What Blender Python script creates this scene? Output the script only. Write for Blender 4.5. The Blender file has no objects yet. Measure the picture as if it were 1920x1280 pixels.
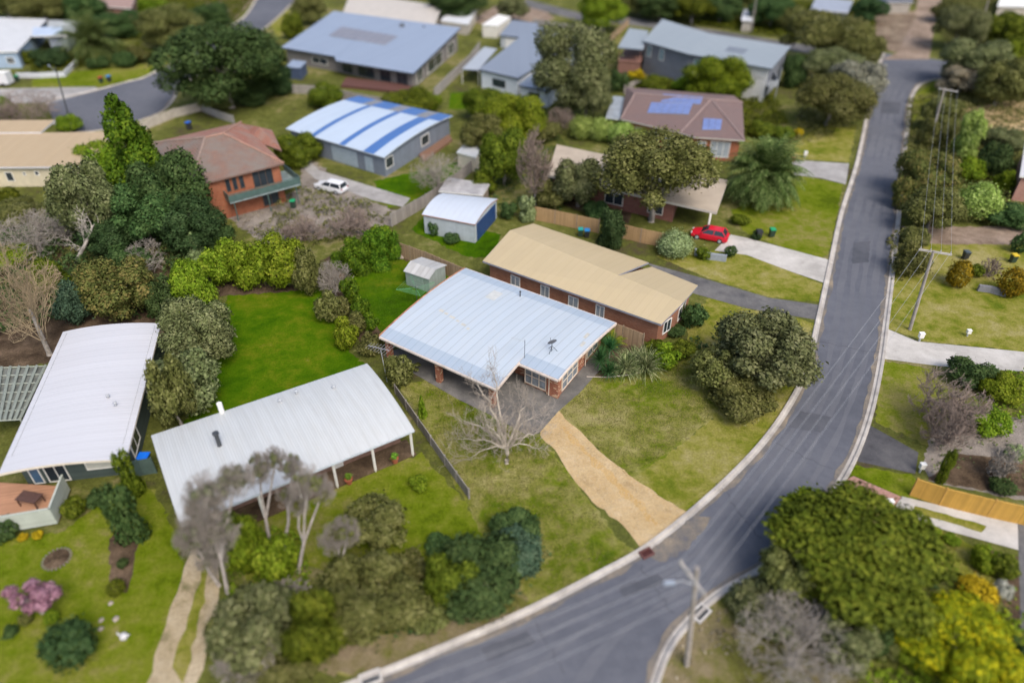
import bpy, math, random
import numpy as np
from mathutils import Vector, Matrix
R = math.radians
sc = bpy.context.scene
col = sc.collection

# ------------------------------------------------------------------ camera, sky, sun, exposure
FPX, HOR, CH = 1320.0, -345.0, 40.0           # focal length in photo pixels, horizon row, camera height
TH = math.atan((640 - HOR) / FPX)
CT, ST = math.cos(TH), math.sin(TH)
cam_d = bpy.data.cameras.new('camera')
cam = bpy.data.objects.new('camera', cam_d)
col.objects.link(cam)
cam.location = (0, 0, CH)
cam.rotation_euler = (math.pi / 2 - TH, 0, 0)
cam_d.sensor_width = 36.0
cam_d.lens = 36.0 * FPX / 1920.0
cam_d.clip_end = 2000
cam_d.dof.use_dof = True
cam_d.dof.focus_distance = 64.0
cam_d.dof.aperture_fstop = 0.035
sc.camera = cam

SUN_EL, SUN_AZ = R(52), R(150)                # azimuth clockwise from +Y
w = bpy.data.worlds.new('World')
sc.world = w
w.use_nodes = True
nt = w.node_tree
sky = nt.nodes.new('ShaderNodeTexSky')
sky.sky_type = 'NISHITA'
sky.sun_disc = False
sky.sun_elevation = SUN_EL
sky.sun_rotation = SUN_AZ
sky.air_density = 1.0
sky.dust_density = 4.0
bg = nt.nodes['Background']
nt.links.new(sky.outputs[0], bg.inputs[0])
bg.inputs[1].default_value = 0.15
sun_d = bpy.data.lights.new('sun', 'SUN')
sun_d.energy = 1.5
sun_d.angle = R(28)
sun_d.color = (1.0, 0.95, 0.88)
sun = bpy.data.objects.new('sun', sun_d)
col.objects.link(sun)
sd = Vector((math.sin(SUN_AZ) * math.cos(SUN_EL), math.cos(SUN_AZ) * math.cos(SUN_EL), math.sin(SUN_EL)))
sun.rotation_euler = sd.to_track_quat('Z', 'Y').to_euler()
sun.location = sd * 100
sc.view_settings.view_transform = 'Standard'
sc.view_settings.look = 'None'
sc.view_settings.exposure = 0.58
sc.view_settings.gamma = 1.0

rnd = random.Random(11)

# ------------------------------------------------------------------ helpers
def P(px, py, z=0.0):
    """world point at height z seen at photo pixel (px, py)"""
    u = (px - 960) / FPX
    v = (640 - py) / FPX
    dx, dy, dz = u, CT + v * ST, -ST + v * CT
    t = (CH - z) / -dz
    return Vector((dx * t, dy * t, z))

def depth(p):
    return p[1] * CT - (p[2] - CH) * ST

def tag(o, label=None, cat=None, group=None, kind=None):
    if label: o['label'] = label
    if cat: o['category'] = cat
    if group: o['group'] = group
    if kind: o['kind'] = kind
    return o

def empty(name, loc, label, cat, group=None, rz=0.0):
    o = bpy.data.objects.new(name, None)
    o.empty_display_size = 0.3
    o.location = loc
    o.rotation_euler = (0, 0, rz)
    col.objects.link(o)
    return tag(o, label, cat, group)

def copy_tree(o, parent=None):
    c = o.copy()
    col.objects.link(c)
    if parent: c.parent = parent
    for ch in o.children:
        copy_tree(ch, c)
    return c

class MB:
    """collects faces (world or local coordinates) and links them as one mesh object"""
    def __init__(s):
        s.v, s.f, s.uv, s.mi = [], [], [], []
    def face(s, pts, uv=None, mi=0):
        pts = [Vector(p) for p in pts]
        i = len(s.v)
        s.v += pts
        s.f.append(tuple(range(i, i + len(pts))))
        s.mi.append(mi)
        if uv is None:
            e = (pts[1] - pts[0])
            n = Vector((0, 0, 0))
            for a in range(len(pts)):
                n += (pts[a] - pts[0]).cross(pts[(a + 1) % len(pts)] - pts[0])
            if n.length < 1e-9: n = Vector((0, 0, 1))
            n.normalize()
            if abs(n.z) < .95:
                ux = Vector((0, 0, 1)).cross(n).normalized()
            else:
                ux = e.normalized() if e.length > 1e-9 else Vector((1, 0, 0))
            vx = n.cross(ux)
            o = Vector((0, 0, 0)) if abs(n.z) < .95 else pts[0]
            uv = [((p - o).dot(ux), (p - o).dot(vx)) for p in pts]
        s.uv.append(uv)
    def box(s, c, d, rz=0.0, M=None, mi=0):
        """box of full size d centred at c, turned rz about z (or by matrix M)"""
        M = M or (Matrix.Translation(c) @ Matrix.Rotation(rz, 4, 'Z'))
        x, y, z = d[0] / 2, d[1] / 2, d[2] / 2
        q = [M @ Vector(k) for k in ((-x,-y,-z),(x,-y,-z),(x,y,-z),(-x,y,-z),(-x,-y,z),(x,-y,z),(x,y,z),(-x,y,z))]
        for f in ((0,3,2,1),(4,5,6,7),(0,1,5,4),(1,2,6,5),(2,3,7,6),(3,0,4,7)):
            s.face([q[k] for k in f], mi=mi)
    def prism(s, pts, z0, z1, mi=0):
        """vertical prism over a plan polygon (counter-clockwise)"""
        n = len(pts)
        a = [Vector((p[0], p[1], z0)) for p in pts]
        b = [Vector((p[0], p[1], z1)) for p in pts]
        s.face(b, mi=mi)
        s.face(a[::-1], mi=mi)
        for i in range(n):
            j = (i + 1) % n
            s.face([a[i], a[j], b[j], b[i]], mi=mi)
    def tube(s, pts, rad, n=6, cap=True, mi=0):
        pts = [Vector(p) for p in pts]
        if not isinstance(rad, (list, tuple)): rad = [rad] * len(pts)
        rings = []
        for k, p in enumerate(pts):
            d = (pts[min(k + 1, len(pts) - 1)] - pts[max(k - 1, 0)]).normalized()
            a = d.cross(Vector((0, 0, 1)))
            if a.length < .05: a = d.cross(Vector((1, 0, 0)))
            a.normalize()
            b = d.cross(a)
            rings.append([p + (a * math.cos(2 * math.pi * q / n) + b * math.sin(2 * math.pi * q / n)) * rad[k] for q in range(n)])
        for k in range(len(pts) - 1):
            for q in range(n):
                r = (q + 1) % n
                s.face([rings[k][r], rings[k][q], rings[k + 1][q], rings[k + 1][r]], mi=mi)
        if cap:
            s.face(rings[0], mi=mi)
            s.face(rings[-1][::-1], mi=mi)
    def lathe(s, c, prof, n=14, mi=0):
        c = Vector(c)
        for k in range(len(prof) - 1):
            (r0, z0), (r1, z1) = prof[k], prof[k + 1]
            for q in range(n):
                a0, a1 = 2 * math.pi * q / n, 2 * math.pi * (q + 1) / n
                f = lambda r, a, z: c + Vector((r * math.cos(a), r * math.sin(a), z))
                pts = [f(r0, a0, z0), f(r0, a1, z0), f(r1, a1, z1), f(r1, a0, z1)]
                if r0 < 1e-6: pts = [pts[0], pts[2], pts[3]]
                elif r1 < 1e-6: pts = pts[:3]
                s.face(pts, mi=mi)
    def build(s, name, mat, parent=None, smooth=False, local=False):
        me = bpy.data.meshes.new(name)
        off = Vector((0, 0, 0))
        if parent is not None and not local:
            off = Vector(parent.location)
            if parent.parent is not None: off = off + Vector(parent.parent.location)
        me.from_pydata([tuple(p - off) for p in s.v], [], s.f)
        uvl = me.uv_layers.new(name='UVMap')
        flat = [c for f in s.uv for u in f for c in u]
        uvl.data.foreach_set('uv', flat)
        for m in (mat if isinstance(mat, (list, tuple)) else [mat]): me.materials.append(m)
        me.polygons.foreach_set('material_index', s.mi)
        if smooth: me.polygons.foreach_set('use_smooth', [True] * len(s.f))
        me.update()
        o = bpy.data.objects.new(name, me)
        col.objects.link(o)
        if parent is not None: o.parent = parent
        return o

def top(o, loc):
    """move a top-level mesh object's origin to loc"""
    loc = Vector(loc)
    o.data.transform(Matrix.Translation(-loc))
    o.location = loc
    return o

# ------------------------------------------------------------------ materials
def newmat(name):
    m = bpy.data.materials.new(name)
    m.use_nodes = True
    return m, m.node_tree.nodes, m.node_tree.links, m.node_tree.nodes['Principled BSDF']

def ramp(N, L, src, stops):
    r = N.new('ShaderNodeValToRGB')
    e = r.color_ramp.elements
    while len(e) > 1: e.remove(e[-1])
    e[0].position, e[0].color = stops[0][0], (*stops[0][1], 1)
    for p, c in stops[1:]:
        k = e.new(p)
        k.color = (*c, 1)
    L.new(src, r.inputs[0])
    return r.outputs[0]

def mixc(N, L, fac, a, b, mode='MIX'):
    m = N.new('ShaderNodeMix')
    m.data_type = 'RGBA'
    m.blend_type = mode
    for s, x in ((m.inputs[0], fac), (m.inputs[6], a), (m.inputs[7], b)):
        if isinstance(x, (int, float)): s.default_value = x
        elif isinstance(x, tuple): s.default_value = (*x, 1)
        else: L.new(x, s)
    return m.outputs[2]

def noise(N, L, vec, scale, detail=4, rough=.55):
    n = N.new('ShaderNodeTexNoise')
    n.inputs['Scale'].default_value = scale
    n.inputs['Detail'].default_value = detail
    n.inputs['Roughness'].default_value = rough
    L.new(vec, n.inputs['Vector'])
    return n.outputs['Fac']

def mathn(N, L, op, a, b=None):
    m = N.new('ShaderNodeMath')
    m.operation = op
    for s, x in zip(m.inputs, (a, b)):
        if x is None: continue
        if isinstance(x, (int, float)): s.default_value = x
        else: L.new(x, s)
    return m.outputs[0]

def bump(N, L, b, h, strength=.3, dist=.02):
    k = N.new('ShaderNodeBump')
    k.inputs['Strength'].default_value = strength
    k.inputs['Distance'].default_value = dist
    L.new(h, k.inputs['Height'])
    L.new(k.outputs[0], b.inputs['Normal'])

MC = {}
def plain(name, c, rough=.7, var=.25, scale=3.0, metal=0.0, bmp=.2):
    """slightly mottled paint, plastic, timber, concrete"""
    if name in MC: return MC[name]
    m, N, L, b = newmat(name)
    t = N.new('ShaderNodeTexCoord').outputs['Object']
    f = noise(N, L, t, scale, 6, .6)
    d = tuple(x * (1 - var) for x in c)
    u = tuple(min(1, x * (1 + var * .6)) for x in c)
    L.new(ramp(N, L, f, [(.3, d), (.7, u)]), b.inputs['Base Color'])
    b.inputs['Roughness'].default_value = rough
    b.inputs['Metallic'].default_value = metal
    if bmp: bump(N, L, b, noise(N, L, t, scale * 8), bmp, .01)
    MC[name] = m
    return m

def ground_mat(name, stops, scale=.12, fine=6.0, finevar=.35, bmp=.6, rough=.95, mid=.9):
    """grass, soil and gravel: broad patches, mid blotches and fine speckle"""
    if name in MC: return MC[name]
    m, N, L, b = newmat(name)
    t = N.new('ShaderNodeTexCoord').outputs['Object']
    n1 = noise(N, L, t, scale, 5, .6)
    n2 = noise(N, L, t, mid, 5, .65)
    n3 = noise(N, L, t, fine, 6, .75)
    f = mathn(N, L, 'ADD', mathn(N, L, 'MULTIPLY', n1, .6), mathn(N, L, 'MULTIPLY', n2, .4))
    f = mathn(N, L, 'ADD', mathn(N, L, 'MULTIPLY', f, 1.75), -.36)
    c = ramp(N, L, f, stops)
    sp = ramp(N, L, n3, [(.3, (1 - finevar,) * 3), (.7, (1 + finevar * .8,) * 3)])
    c = mixc(N, L, 1.0, c, sp, 'MULTIPLY')
    L.new(c, b.inputs['Base Color'])
    b.inputs['Roughness'].default_value = rough
    b.inputs['Specular IOR Level'].default_value = .04
    if bmp: bump(N, L, b, mathn(N, L, 'ADD', n3, mathn(N, L, 'MULTIPLY', n2, 1.5)), bmp, .12)
    MC[name] = m
    return m

def sheet_roof(name, c, pitch=.76, rib=.19, dirt=(.5, .47, .42), dirtf=.12, rough=.45, line=.72, metal=0.0, seam=.03):
    """corrugated or ribbed metal sheet: u runs along the eave in metres"""
    if name in MC: return MC[name]
    m, N, L, b = newmat(name)
    uvn = N.new('ShaderNodeUVMap').outputs[0]
    sp = N.new('ShaderNodeSeparateXYZ')
    L.new(uvn, sp.inputs[0])
    u = sp.outputs[0]
    su = mathn(N, L, 'DIVIDE', u, pitch)
    fl = mathn(N, L, 'FLOOR', su)
    wn = N.new('ShaderNodeTexWhiteNoise')
    wn.noise_dimensions = '1D'
    L.new(fl, wn.inputs['W'])
    fr = mathn(N, L, 'FRACT', su)
    ln = mathn(N, L, 'LESS_THAN', fr, .06)
    rib_h = mathn(N, L, 'SINE', mathn(N, L, 'MULTIPLY', u, 2 * math.pi / rib))
    t = N.new('ShaderNodeTexCoord').outputs['Object']
    st = N.new('ShaderNodeMapping')
    st.inputs['Scale'].default_value = (2.2, .35, 1)
    L.new(uvn, st.inputs[0])
    nz = noise(N, L, st.outputs[0], 1.0, 6, .6)
    nb = noise(N, L, t, .35, 4, .6)
    base = mixc(N, L, wn.outputs['Value'], tuple(x * (1 - seam) for x in c), tuple(min(1, x * (1 + seam * .6)) for x in c))
    base = mixc(N, L, mathn(N, L, 'MULTIPLY', ramp(N, L, nz, [(.42, (0, 0, 0)), (.8, (1, 1, 1))]), dirtf * 2), base, dirt)
    base = mixc(N, L, mathn(N, L, 'MULTIPLY', ramp(N, L, nb, [(.45, (0, 0, 0)), (.75, (1, 1, 1))]), dirtf), base, tuple(x * .75 for x in c))
    base = mixc(N, L, mathn(N, L, 'MULTIPLY', ln, 1 - line), base, tuple(x * .35 for x in c))
    rb = mathn(N, L, 'MULTIPLY', mathn(N, L, 'LESS_THAN', rib_h, -.55), .07)
    base = mixc(N, L, rb, base, tuple(x * .4 for x in c))
    L.new(base, b.inputs['Base Color'])
    b.inputs['Roughness'].default_value = rough
    b.inputs['Metallic'].default_value = metal
    bump(N, L, b, rib_h, .5, .012)
    MC[name] = m
    return m

def tile_roof(name, c1, c2, c3):
    if name in MC: return MC[name]
    m, N, L, b = newmat(name)
    uvn = N.new('ShaderNodeUVMap').outputs[0]
    bt = N.new('ShaderNodeTexBrick')
    bt.inputs['Scale'].default_value = 1.0
    bt.inputs['Brick Width'].default_value = .3
    bt.inputs['Row Height'].default_value = .33
    bt.inputs['Mortar Size'].default_value = .03
    bt.inputs['Color1'].default_value = (*c1, 1)
    bt.inputs['Color2'].default_value = (*c2, 1)
    bt.inputs['Mortar'].default_value = (*[x * .4 for x in c1], 1)
    L.new(uvn, bt.inputs['Vector'])
    t = N.new('ShaderNodeTexCoord').outputs['Object']
    n = noise(N, L, t, .5, 5, .65)
    L.new(mixc(N, L, ramp(N, L, n, [(.4, (0, 0, 0)), (.62, (.8, .8, .8))]), bt.outputs['Color'], c3), b.inputs['Base Color'])
    b.inputs['Roughness'].default_value = .85
    bump(N, L, b, bt.outputs['Fac'], -.6, .03)
    MC[name] = m
    return m

def brick_mat(name, c1, c2, mortar, pale=None, palef=.1):
    if name in MC: return MC[name]
    m, N, L, b = newmat(name)
    uvn = N.new('ShaderNodeUVMap').outputs[0]
    bt = N.new('ShaderNodeTexBrick')
    bt.inputs['Scale'].default_value = 1.0
    bt.inputs['Brick Width'].default_value = .29
    bt.inputs['Row Height'].default_value = .1
    bt.inputs['Mortar Size'].default_value = .008
    bt.inputs['Bias'].default_value = -.1
    bt.inputs['Color1'].default_value = (*c1, 1)
    bt.inputs['Color2'].default_value = (*c2, 1)
    bt.inputs['Mortar'].default_value = (*mortar, 1)
    L.new(uvn, bt.inputs['Vector'])
    c = bt.outputs['Color']
    if pale:
        b2 = N.new('ShaderNodeTexBrick')
        for k, v in (('Scale', 1.0), ('Brick Width', .29), ('Row Height', .1), ('Mortar Size', 0.0), ('Bias', 0.0)):
            b2.inputs[k].default_value = v
        b2.inputs['Color1'].default_value = (0, 0, 0, 1)
        b2.inputs['Color2'].default_value = (1, 1, 1, 1)
        L.new(uvn, b2.inputs['Vector'])
        s = mathn(N, L, 'GREATER_THAN', b2.outputs['Color'], 1 - palef)
        c = mixc(N, L, s, c, pale)
    t = N.new('ShaderNodeTexCoord').outputs['Object']
    c = mixc(N, L, ramp(N, L, noise(N, L, t, .8, 5), [(.35, (0, 0, 0)), (.75, (.5, .5, .5))]), c, tuple(x * .6 for x in c1))
    L.new(c, b.inputs['Base Color'])
    b.inputs['Roughness'].default_value = .9
    bump(N, L, b, bt.outputs['Fac'], -.3, .01)
    MC[name] = m
    return m

def board_mat(name, c, pitch=.1, dark=.55, vertical=True, var=.3):
    """palings, weatherboards, decking: boards of width pitch along u (vertical) or v"""
    if name in MC: return MC[name]
    m, N, L, b = newmat(name)
    uvn = N.new('ShaderNodeUVMap').outputs[0]
    sp = N.new('ShaderNodeSeparateXYZ')
    L.new(uvn, sp.inputs[0])
    u = sp.outputs[0 if vertical else 1]
    su = mathn(N, L, 'DIVIDE', u, pitch)
    wn = N.new('ShaderNodeTexWhiteNoise')
    wn.noise_dimensions = '1D'
    L.new(mathn(N, L, 'FLOOR', su), wn.inputs['W'])
    fr = mathn(N, L, 'FRACT', su)
    gap = mathn(N, L, 'LESS_THAN', fr, .14)
    base = mixc(N, L, wn.outputs['Value'], tuple(x * (1 - var) for x in c), tuple(min(1, x * (1 + var * .5)) for x in c))
    t = N.new('ShaderNodeTexCoord').outputs['Object']
    base = mixc(N, L, ramp(N, L, noise(N, L, t, 1.2, 5), [(.4, (0, 0, 0)), (.8, (.45, .45, .45))]), base, tuple(x * .6 for x in c))
    base = mixc(N, L, mathn(N, L, 'MULTIPLY', gap, dark), base, tuple(x * .3 for x in c))
    L.new(base, b.inputs['Base Color'])
    b.inputs['Roughness'].default_value = .85
    bump(N, L, b, gap, -.4, .02)
    MC[name] = m
    return m

def leaf_mat(name, c, c2=None, var=.5, trans=.22):
    if name in MC: return MC[name]
    c2 = c2 or tuple(x * 1.9 for x in c)
    c = (c[0] * 1.22, c[1] * 1.30, c[2] * 1.15); c2 = (c2[0] * 1.14, c2[1] * 1.20, c2[2] * 1.1)
    m, N, L, b = newmat(name)
    out = N['Material Output']
    tc = N.new('ShaderNodeTexCoord')
    geo = N.new('ShaderNodeNewGeometry')
    oi = N.new('ShaderNodeObjectInfo')
    vt = N.new('ShaderNodeVectorMath')
    vt.operation = 'ADD'
    L.new(tc.outputs['Object'], vt.inputs[0])
    cx = N.new('ShaderNodeCombineXYZ')
    L.new(mathn(N, L, 'MULTIPLY', oi.outputs['Random'], 40.0), cx.inputs[0])
    L.new(cx.outputs[0], vt.inputs[1])
    n = noise(N, L, vt.outputs[0], 2.6, 4, .6)
    f = mathn(N, L, 'ADD', mathn(N, L, 'MULTIPLY', n, .75), mathn(N, L, 'MULTIPLY', geo.outputs['Random Per Island'], .35))
    cc = ramp(N, L, f, [(.36, tuple(x * (1 - var) for x in c)), (.55, c), (.74, c2)])
    hs = N.new('ShaderNodeHueSaturation')
    L.new(cc, hs.inputs['Color'])
    L.new(mathn(N, L, 'ADD', mathn(N, L, 'MULTIPLY', oi.outputs['Random'], .03), .485), hs.inputs['Hue'])
    L.new(mathn(N, L, 'ADD', mathn(N, L, 'MULTIPLY', oi.outputs['Random'], .35), .85), hs.inputs['Value'])
    L.new(hs.outputs[0], b.inputs['Base Color'])
    b.inputs['Roughness'].default_value = .6
    b.inputs['Specular IOR Level'].default_value = .08
    tr = N.new('ShaderNodeBsdfTranslucent')
    L.new(hs.outputs[0], tr.inputs['Color'])
    mx = N.new('ShaderNodeMixShader')
    mx.inputs[0].default_value = trans
    L.new(b.outputs[0], mx.inputs[1])
    L.new(tr.outputs[0], mx.inputs[2])
    L.new(mx.outputs[0], out.inputs['Surface'])
    MC[name] = m
    return m

glass_dark = plain('window_glass', (.03, .04, .05), .08, .4, .6, bmp=0)
glass_pale = plain('curtained_glass', (.32, .36, .40), .12, .3, .8, bmp=0)
white_paint = plain('white_paint', (.75, .74, .70), .5, .12, 2, bmp=.05)
cream_paint = plain('cream_paint', (.66, .56, .45), .55, .15, 2, bmp=.05)
dark_metal = plain('dark_metal', (.05, .055, .06), .5, .3, 3, bmp=.05)
grey_metal = plain('grey_metal', (.38, .40, .42), .45, .2, 3, bmp=.05)
bark_grey = plain('grey_bark', (.30, .27, .24), .95, .45, 5, bmp=.6)
bark_dark = plain('dark_bark', (.09, .07, .05), .95, .45, 5, bmp=.6)
bark_pale = plain('pale_bark', (.44, .40, .35), .9, .35, 4, bmp=.5)
concrete = ground_mat('concrete', [(.3, (.34, .325, .30)), (.55, (.45, .43, .40)), (.75, (.52, .50, .47))], .25, 9, .12, .15, .9)
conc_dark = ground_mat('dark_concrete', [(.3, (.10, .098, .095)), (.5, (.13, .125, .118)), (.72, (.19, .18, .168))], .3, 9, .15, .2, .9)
conc_grey = ground_mat('grey_concrete', [(.3, (.24, .23, .22)), (.55, (.32, .31, .30)), (.75, (.38, .37, .355))], .25, 9, .12, .15, .9)
kerb_conc = ground_mat('kerb_concrete', [(.3, (.30, .28, .255)), (.55, (.42, .39, .355)), (.75, (.50, .47, .43))], .4, 9, .15, .15, .9)
# ------------------------------------------------------------------ the setting: ground, roads, lawns, drives
def jitter_poly(pts, step=.4, amp=.18, seed=0):
    r = random.Random(seed); amp *= .9
    o = []
    n = len(pts)
    for i in range(n):
        a, b = Vector(pts[i]), Vector(pts[(i + 1) % n])
        k = max(1, int((b - a).length / step))
        for q in range(k):
            p = a.lerp(b, q / k)
            o.append(p + Vector((r.uniform(-amp, amp), r.uniform(-amp, amp), 0)))
    return o

def smooth_line(pts, sub=6):
    pts = [Vector(p) for p in pts]
    o = []
    for i in range(len(pts) - 1):
        p0 = pts[max(i - 1, 0)]; p1 = pts[i]; p2 = pts[i + 1]; p3 = pts[min(i + 2, len(pts) - 1)]
        for k in range(sub):
            t = k / sub
            o.append(.5 * ((2 * p1) + (p2 - p0) * t + (2 * p0 - 5 * p1 + 4 * p2 - p3) * t * t + (3 * p1 - p0 - 3 * p2 + p3) * t ** 3))
    o.append(pts[-1])
    return o

def sheet(name, px, mat, z, jit=0.0, kind='structure', world=False, smooth=False, step=.4):
    pts = [Vector((q[0], q[1], 0)) for q in px] if world else [P(*q) for q in px]
    if smooth: pts = smooth_line(pts + [pts[0]], 4)[:-1]
    if jit: pts = jitter_poly(pts, step, jit, len(name) * 7 + len(px))
    area = sum(pts[i].x * pts[(i + 1) % len(pts)].y - pts[(i + 1) % len(pts)].x * pts[i].y for i in range(len(pts)))
    if area < 0: pts = pts[::-1]
    mb = MB()
    from mathutils.geometry import tessellate_polygon
    for t in tessellate_polygon([pts]):
        tri = [Vector((pts[i].x, pts[i].y, z)) for i in t]
        if (tri[1] - tri[0]).cross(tri[2] - tri[0]).z < 0: tri = tri[::-1]
        mb.face(tri, [(p.x, p.y) for p in tri])
    o = mb.build(name, mat)
    o['kind'] = kind
    return o

G_olive = ground_mat('rough_grass', [(.30, (.075, .062, .035)), (.42, (.085, .095, .022)), (.55, (.12, .13, .03)), (.68, (.20, .18, .075)), (.8, (.24, .205, .12))], .09, 5, .45, .8)
G_lawn = ground_mat('green_lawn', [(.30, (.065, .095, .004)), (.43, (.105, .145, .006)), (.56, (.15, .17, .018)), (.70, (.21, .19, .06))], .10, 6, .4, .7)
G_lush = ground_mat('lush_lawn', [(.22, (.024, .056, .001)), (.40, (.038, .095, .001)), (.55, (.062, .120, .002)), (.70, (.105, .135, .006)), (.85, (.15, .145, .03))], .12, 6, .3, .6)
G_straw = ground_mat('patchy_lawn', [(.30, (.075, .12, .006)), (.41, (.115, .15, .010)), (.50, (.18, .185, .038)), (.64, (.26, .24, .085)), (.8, (.30, .26, .12))], .13, 7, .45, .8)
G_verge = ground_mat('verge_grass', [(.30, (.09, .125, .010)), (.42, (.15, .165, .018)), (.55, (.23, .215, .05)), (.75, (.31, .27, .12))], .14, 6, .4, .8)
G_mulch = ground_mat('mulch', [(.3, (.055, .038, .025)), (.5, (.10, .07, .045)), (.7, (.17, .12, .08))], .4, 8, .5, .9)
G_grav = ground_mat('grey_gravel', [(.3, (.15, .13, .11)), (.5, (.24, .21, .18)), (.75, (.33, .29, .25))], .2, 9, .45, .8)
G_brown = ground_mat('brown_gravel', [(.3, (.16, .115, .085)), (.5, (.25, .19, .145)), (.75, (.36, .28, .22))], .2, 9, .4, .8)
G_sand = ground_mat('sandy_dirt', [(.2, (.43, .30, .145)), (.45, (.49, .355, .185)), (.6, (.53, .395, .22)), (.85, (.58, .45, .28))], .3, 7, .22, .9, mid=1.4)
G_dry = ground_mat('dry_verge', [(.25, (.085, .075, .03)), (.42, (.13, .13, .03)), (.55, (.20, .165, .085)), (.7, (.25, .20, .125)), (.8, (.20, .15, .10))], .16, 7, .45, .8)
G_track = ground_mat('pale_track', [(.3, (.18, .16, .08)), (.45, (.36, .29, .18)), (.7, (.48, .40, .28))], .35, 7, .4, .8)
asphalt = ground_mat('asphalt', [(.2, (.088, .094, .112)), (.38, (.100, .106, .126)), (.55, (.116, .122, .143)), (.8, (.134, .139, .158))], .08, 14, .14, .25, .85)
asph_old = ground_mat('old_asphalt', [(.3, (.085, .085, .09)), (.5, (.125, .123, .124)), (.72, (.175, .17, .165))], .15, 14, .2, .3, .9)
asph_dark = ground_mat('dark_asphalt', [(.3, (.06, .06, .066)), (.5, (.085, .084, .09)), (.72, (.12, .118, .12))], .3, 12, .2, .3, .9)

sheet('ground', [(-340, -60), (340, -60), (340, 520), (-340, 520)], G_olive, 0.0, world=True)

# main road between its two kerb lines
ROAD_W = [(1660, 100), (1652, 120), (1637, 180), (1613, 300), (1583, 400), (1562, 500), (1541, 600), (1521, 690), (1488, 760), (1440, 830), (1372, 903), (1292, 975), (1215, 1035), (1130, 1083), (1000, 1150), (860, 1212), (690, 1282), (480, 1362)]
ROAD_E = [(1925, 172), (1840, 158), (1772, 148), (1735, 152), (1714, 166), (1703, 192), (1697, 240), (1690, 300), (1680, 400), (1668, 500), (1655, 600), (1642, 690), (1621, 780), (1590, 860), (1545, 932), (1482, 1010), (1425, 1057), (1340, 1106), (1285, 1156), (1245, 1207), (1216, 1282), (1200, 1370)]
wl = smooth_line([P(*q) for q in ROAD_W])
el = smooth_line([P(*q) for q in ROAD_E])
mbr = [Vector((p.x, p.y, 0)) for p in wl] + [Vector((p.x, p.y, 0)) for p in el[::-1]] + [P(1925, 128), P(1790, 116)]
sheet('road', [(p.x, p.y) for p in mbr], asphalt, .008, world=True)
# side road over the top of the frame and the court at the upper left
sheet('side_road', [(985, -2), (1085, 24), (1180, 33), (1230, 40), (1330, 55), (1445, 74), (1560, 92), (1662, 101), (1660, 116), (1550, 106), (1438, 88), (1326, 69), (1226, 54), (1172, 46), (1080, 38), (985, 12)], asph_old, .006, smooth=False)
court_l = [(484, -4), (466, 25), (450, 40), (400, 75), (345, 112), (296, 134), (270, 147), (235, 156), (190, 168), (150, 178), (108, 186), (88, 196)]
court_r = [(556, -4), (528, 25), (497, 52), (450, 92), (390, 130), (345, 155), (332, 167), (325, 182), (312, 200), (292, 214), (265, 224), (225, 236), (170, 246), (128, 246), (100, 226)]
cl = smooth_line([P(*q) for q in court_l], 3)
cr = smooth_line([P(*q) for q in court_r], 3)
sheet('court_road', [(p.x, p.y) for p in cl] + [(p.x, p.y) for p in cr[::-1]], asphalt, .007, world=True)

def kerb(name, line, side, wd=.62, mat=None):
    """gutter and rolled kerb along a road edge; side +1 puts it left of the running direction"""
    mb = MB()
    prof = [(-.02, .004), (.26, .018), (.36, .11), (wd - .06, .125), (wd, .0)]
    rows = []
    for i, p in enumerate(line):
        a = line[max(i - 1, 0)]; b = line[min(i + 1, len(line) - 1)]
        d = (b - a); d.z = 0; d.normalize()
        nrm = Vector((-d.y, d.x, 0)) * side
        rows.append([Vector((p.x, p.y, 0)) + nrm * o + Vector((0, 0, z + .008)) for o, z in prof])
    for i in range(len(rows) - 1):
        for k in range(len(prof) - 1):
            q = [rows[i][k], rows[i + 1][k], rows[i + 1][k + 1], rows[i][k + 1]]
            if (q[1] - q[0]).cross(q[2] - q[0]).z < 0: q = q[::-1]
            mb.face(q)
    o = mb.build(name, mat or kerb_conc)
    o['kind'] = 'structure'
    return o
kerb('kerb', wl, -1)
kerb('kerb', el, 1)
kerb('kerb', cl, -1, .5)
kerb('kerb', cr, 1, .5)

# worn wheel paths, patches and dust on the asphalt
def resample(line, n):
    d = [0.0]
    for i in range(1, len(line)): d.append(d[-1] + (line[i] - line[i - 1]).length)
    o = []; j = 0
    for k in range(n):
        t = d[-1] * k / (n - 1)
        while j < len(line) - 2 and d[j + 1] < t: j += 1
        o.append(line[j].lerp(line[j + 1], (t - d[j]) / max(1e-6, d[j + 1] - d[j])))
    return o
wear_m = ground_mat('worn_asphalt', [(.2, (.104, .110, .128)), (.5, (.122, .127, .146)), (.8, (.142, .146, .162))], .12, 14, .14, .25, .85)
tar_m = ground_mat('tar_patch', [(.25, (.070, .074, .087)), (.5, (.086, .091, .106)), (.72, (.102, .106, .122))], .3, 14, .14, .25, .85)
dust_m = ground_mat('dusty_asphalt', [(.3, (.105, .108, .122)), (.5, (.16, .145, .13)), (.75, (.26, .215, .16))], .3, 9, .25, .25, .9)
rw, re = resample(wl[6:], 90), resample(el[14:], 90)
for f, wd in ((.22, .9), (.42, .8), (.60, .8), (.80, .9)):
    a, b = [], []
    for k in range(4, 88):
        c = rw[k].lerp(re[k], f + .02 * math.sin(k * .35)); d = (re[k] - rw[k]).normalized() * wd * (.5 + .12 * math.sin(k * 1.1 + f * 9))
        a.append(c - d); b.append(c + d)
    sheet('road_wear', [(p.x, p.y) for p in a + b[::-1]], wear_m, .012, .06, world=True, step=.6)
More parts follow.
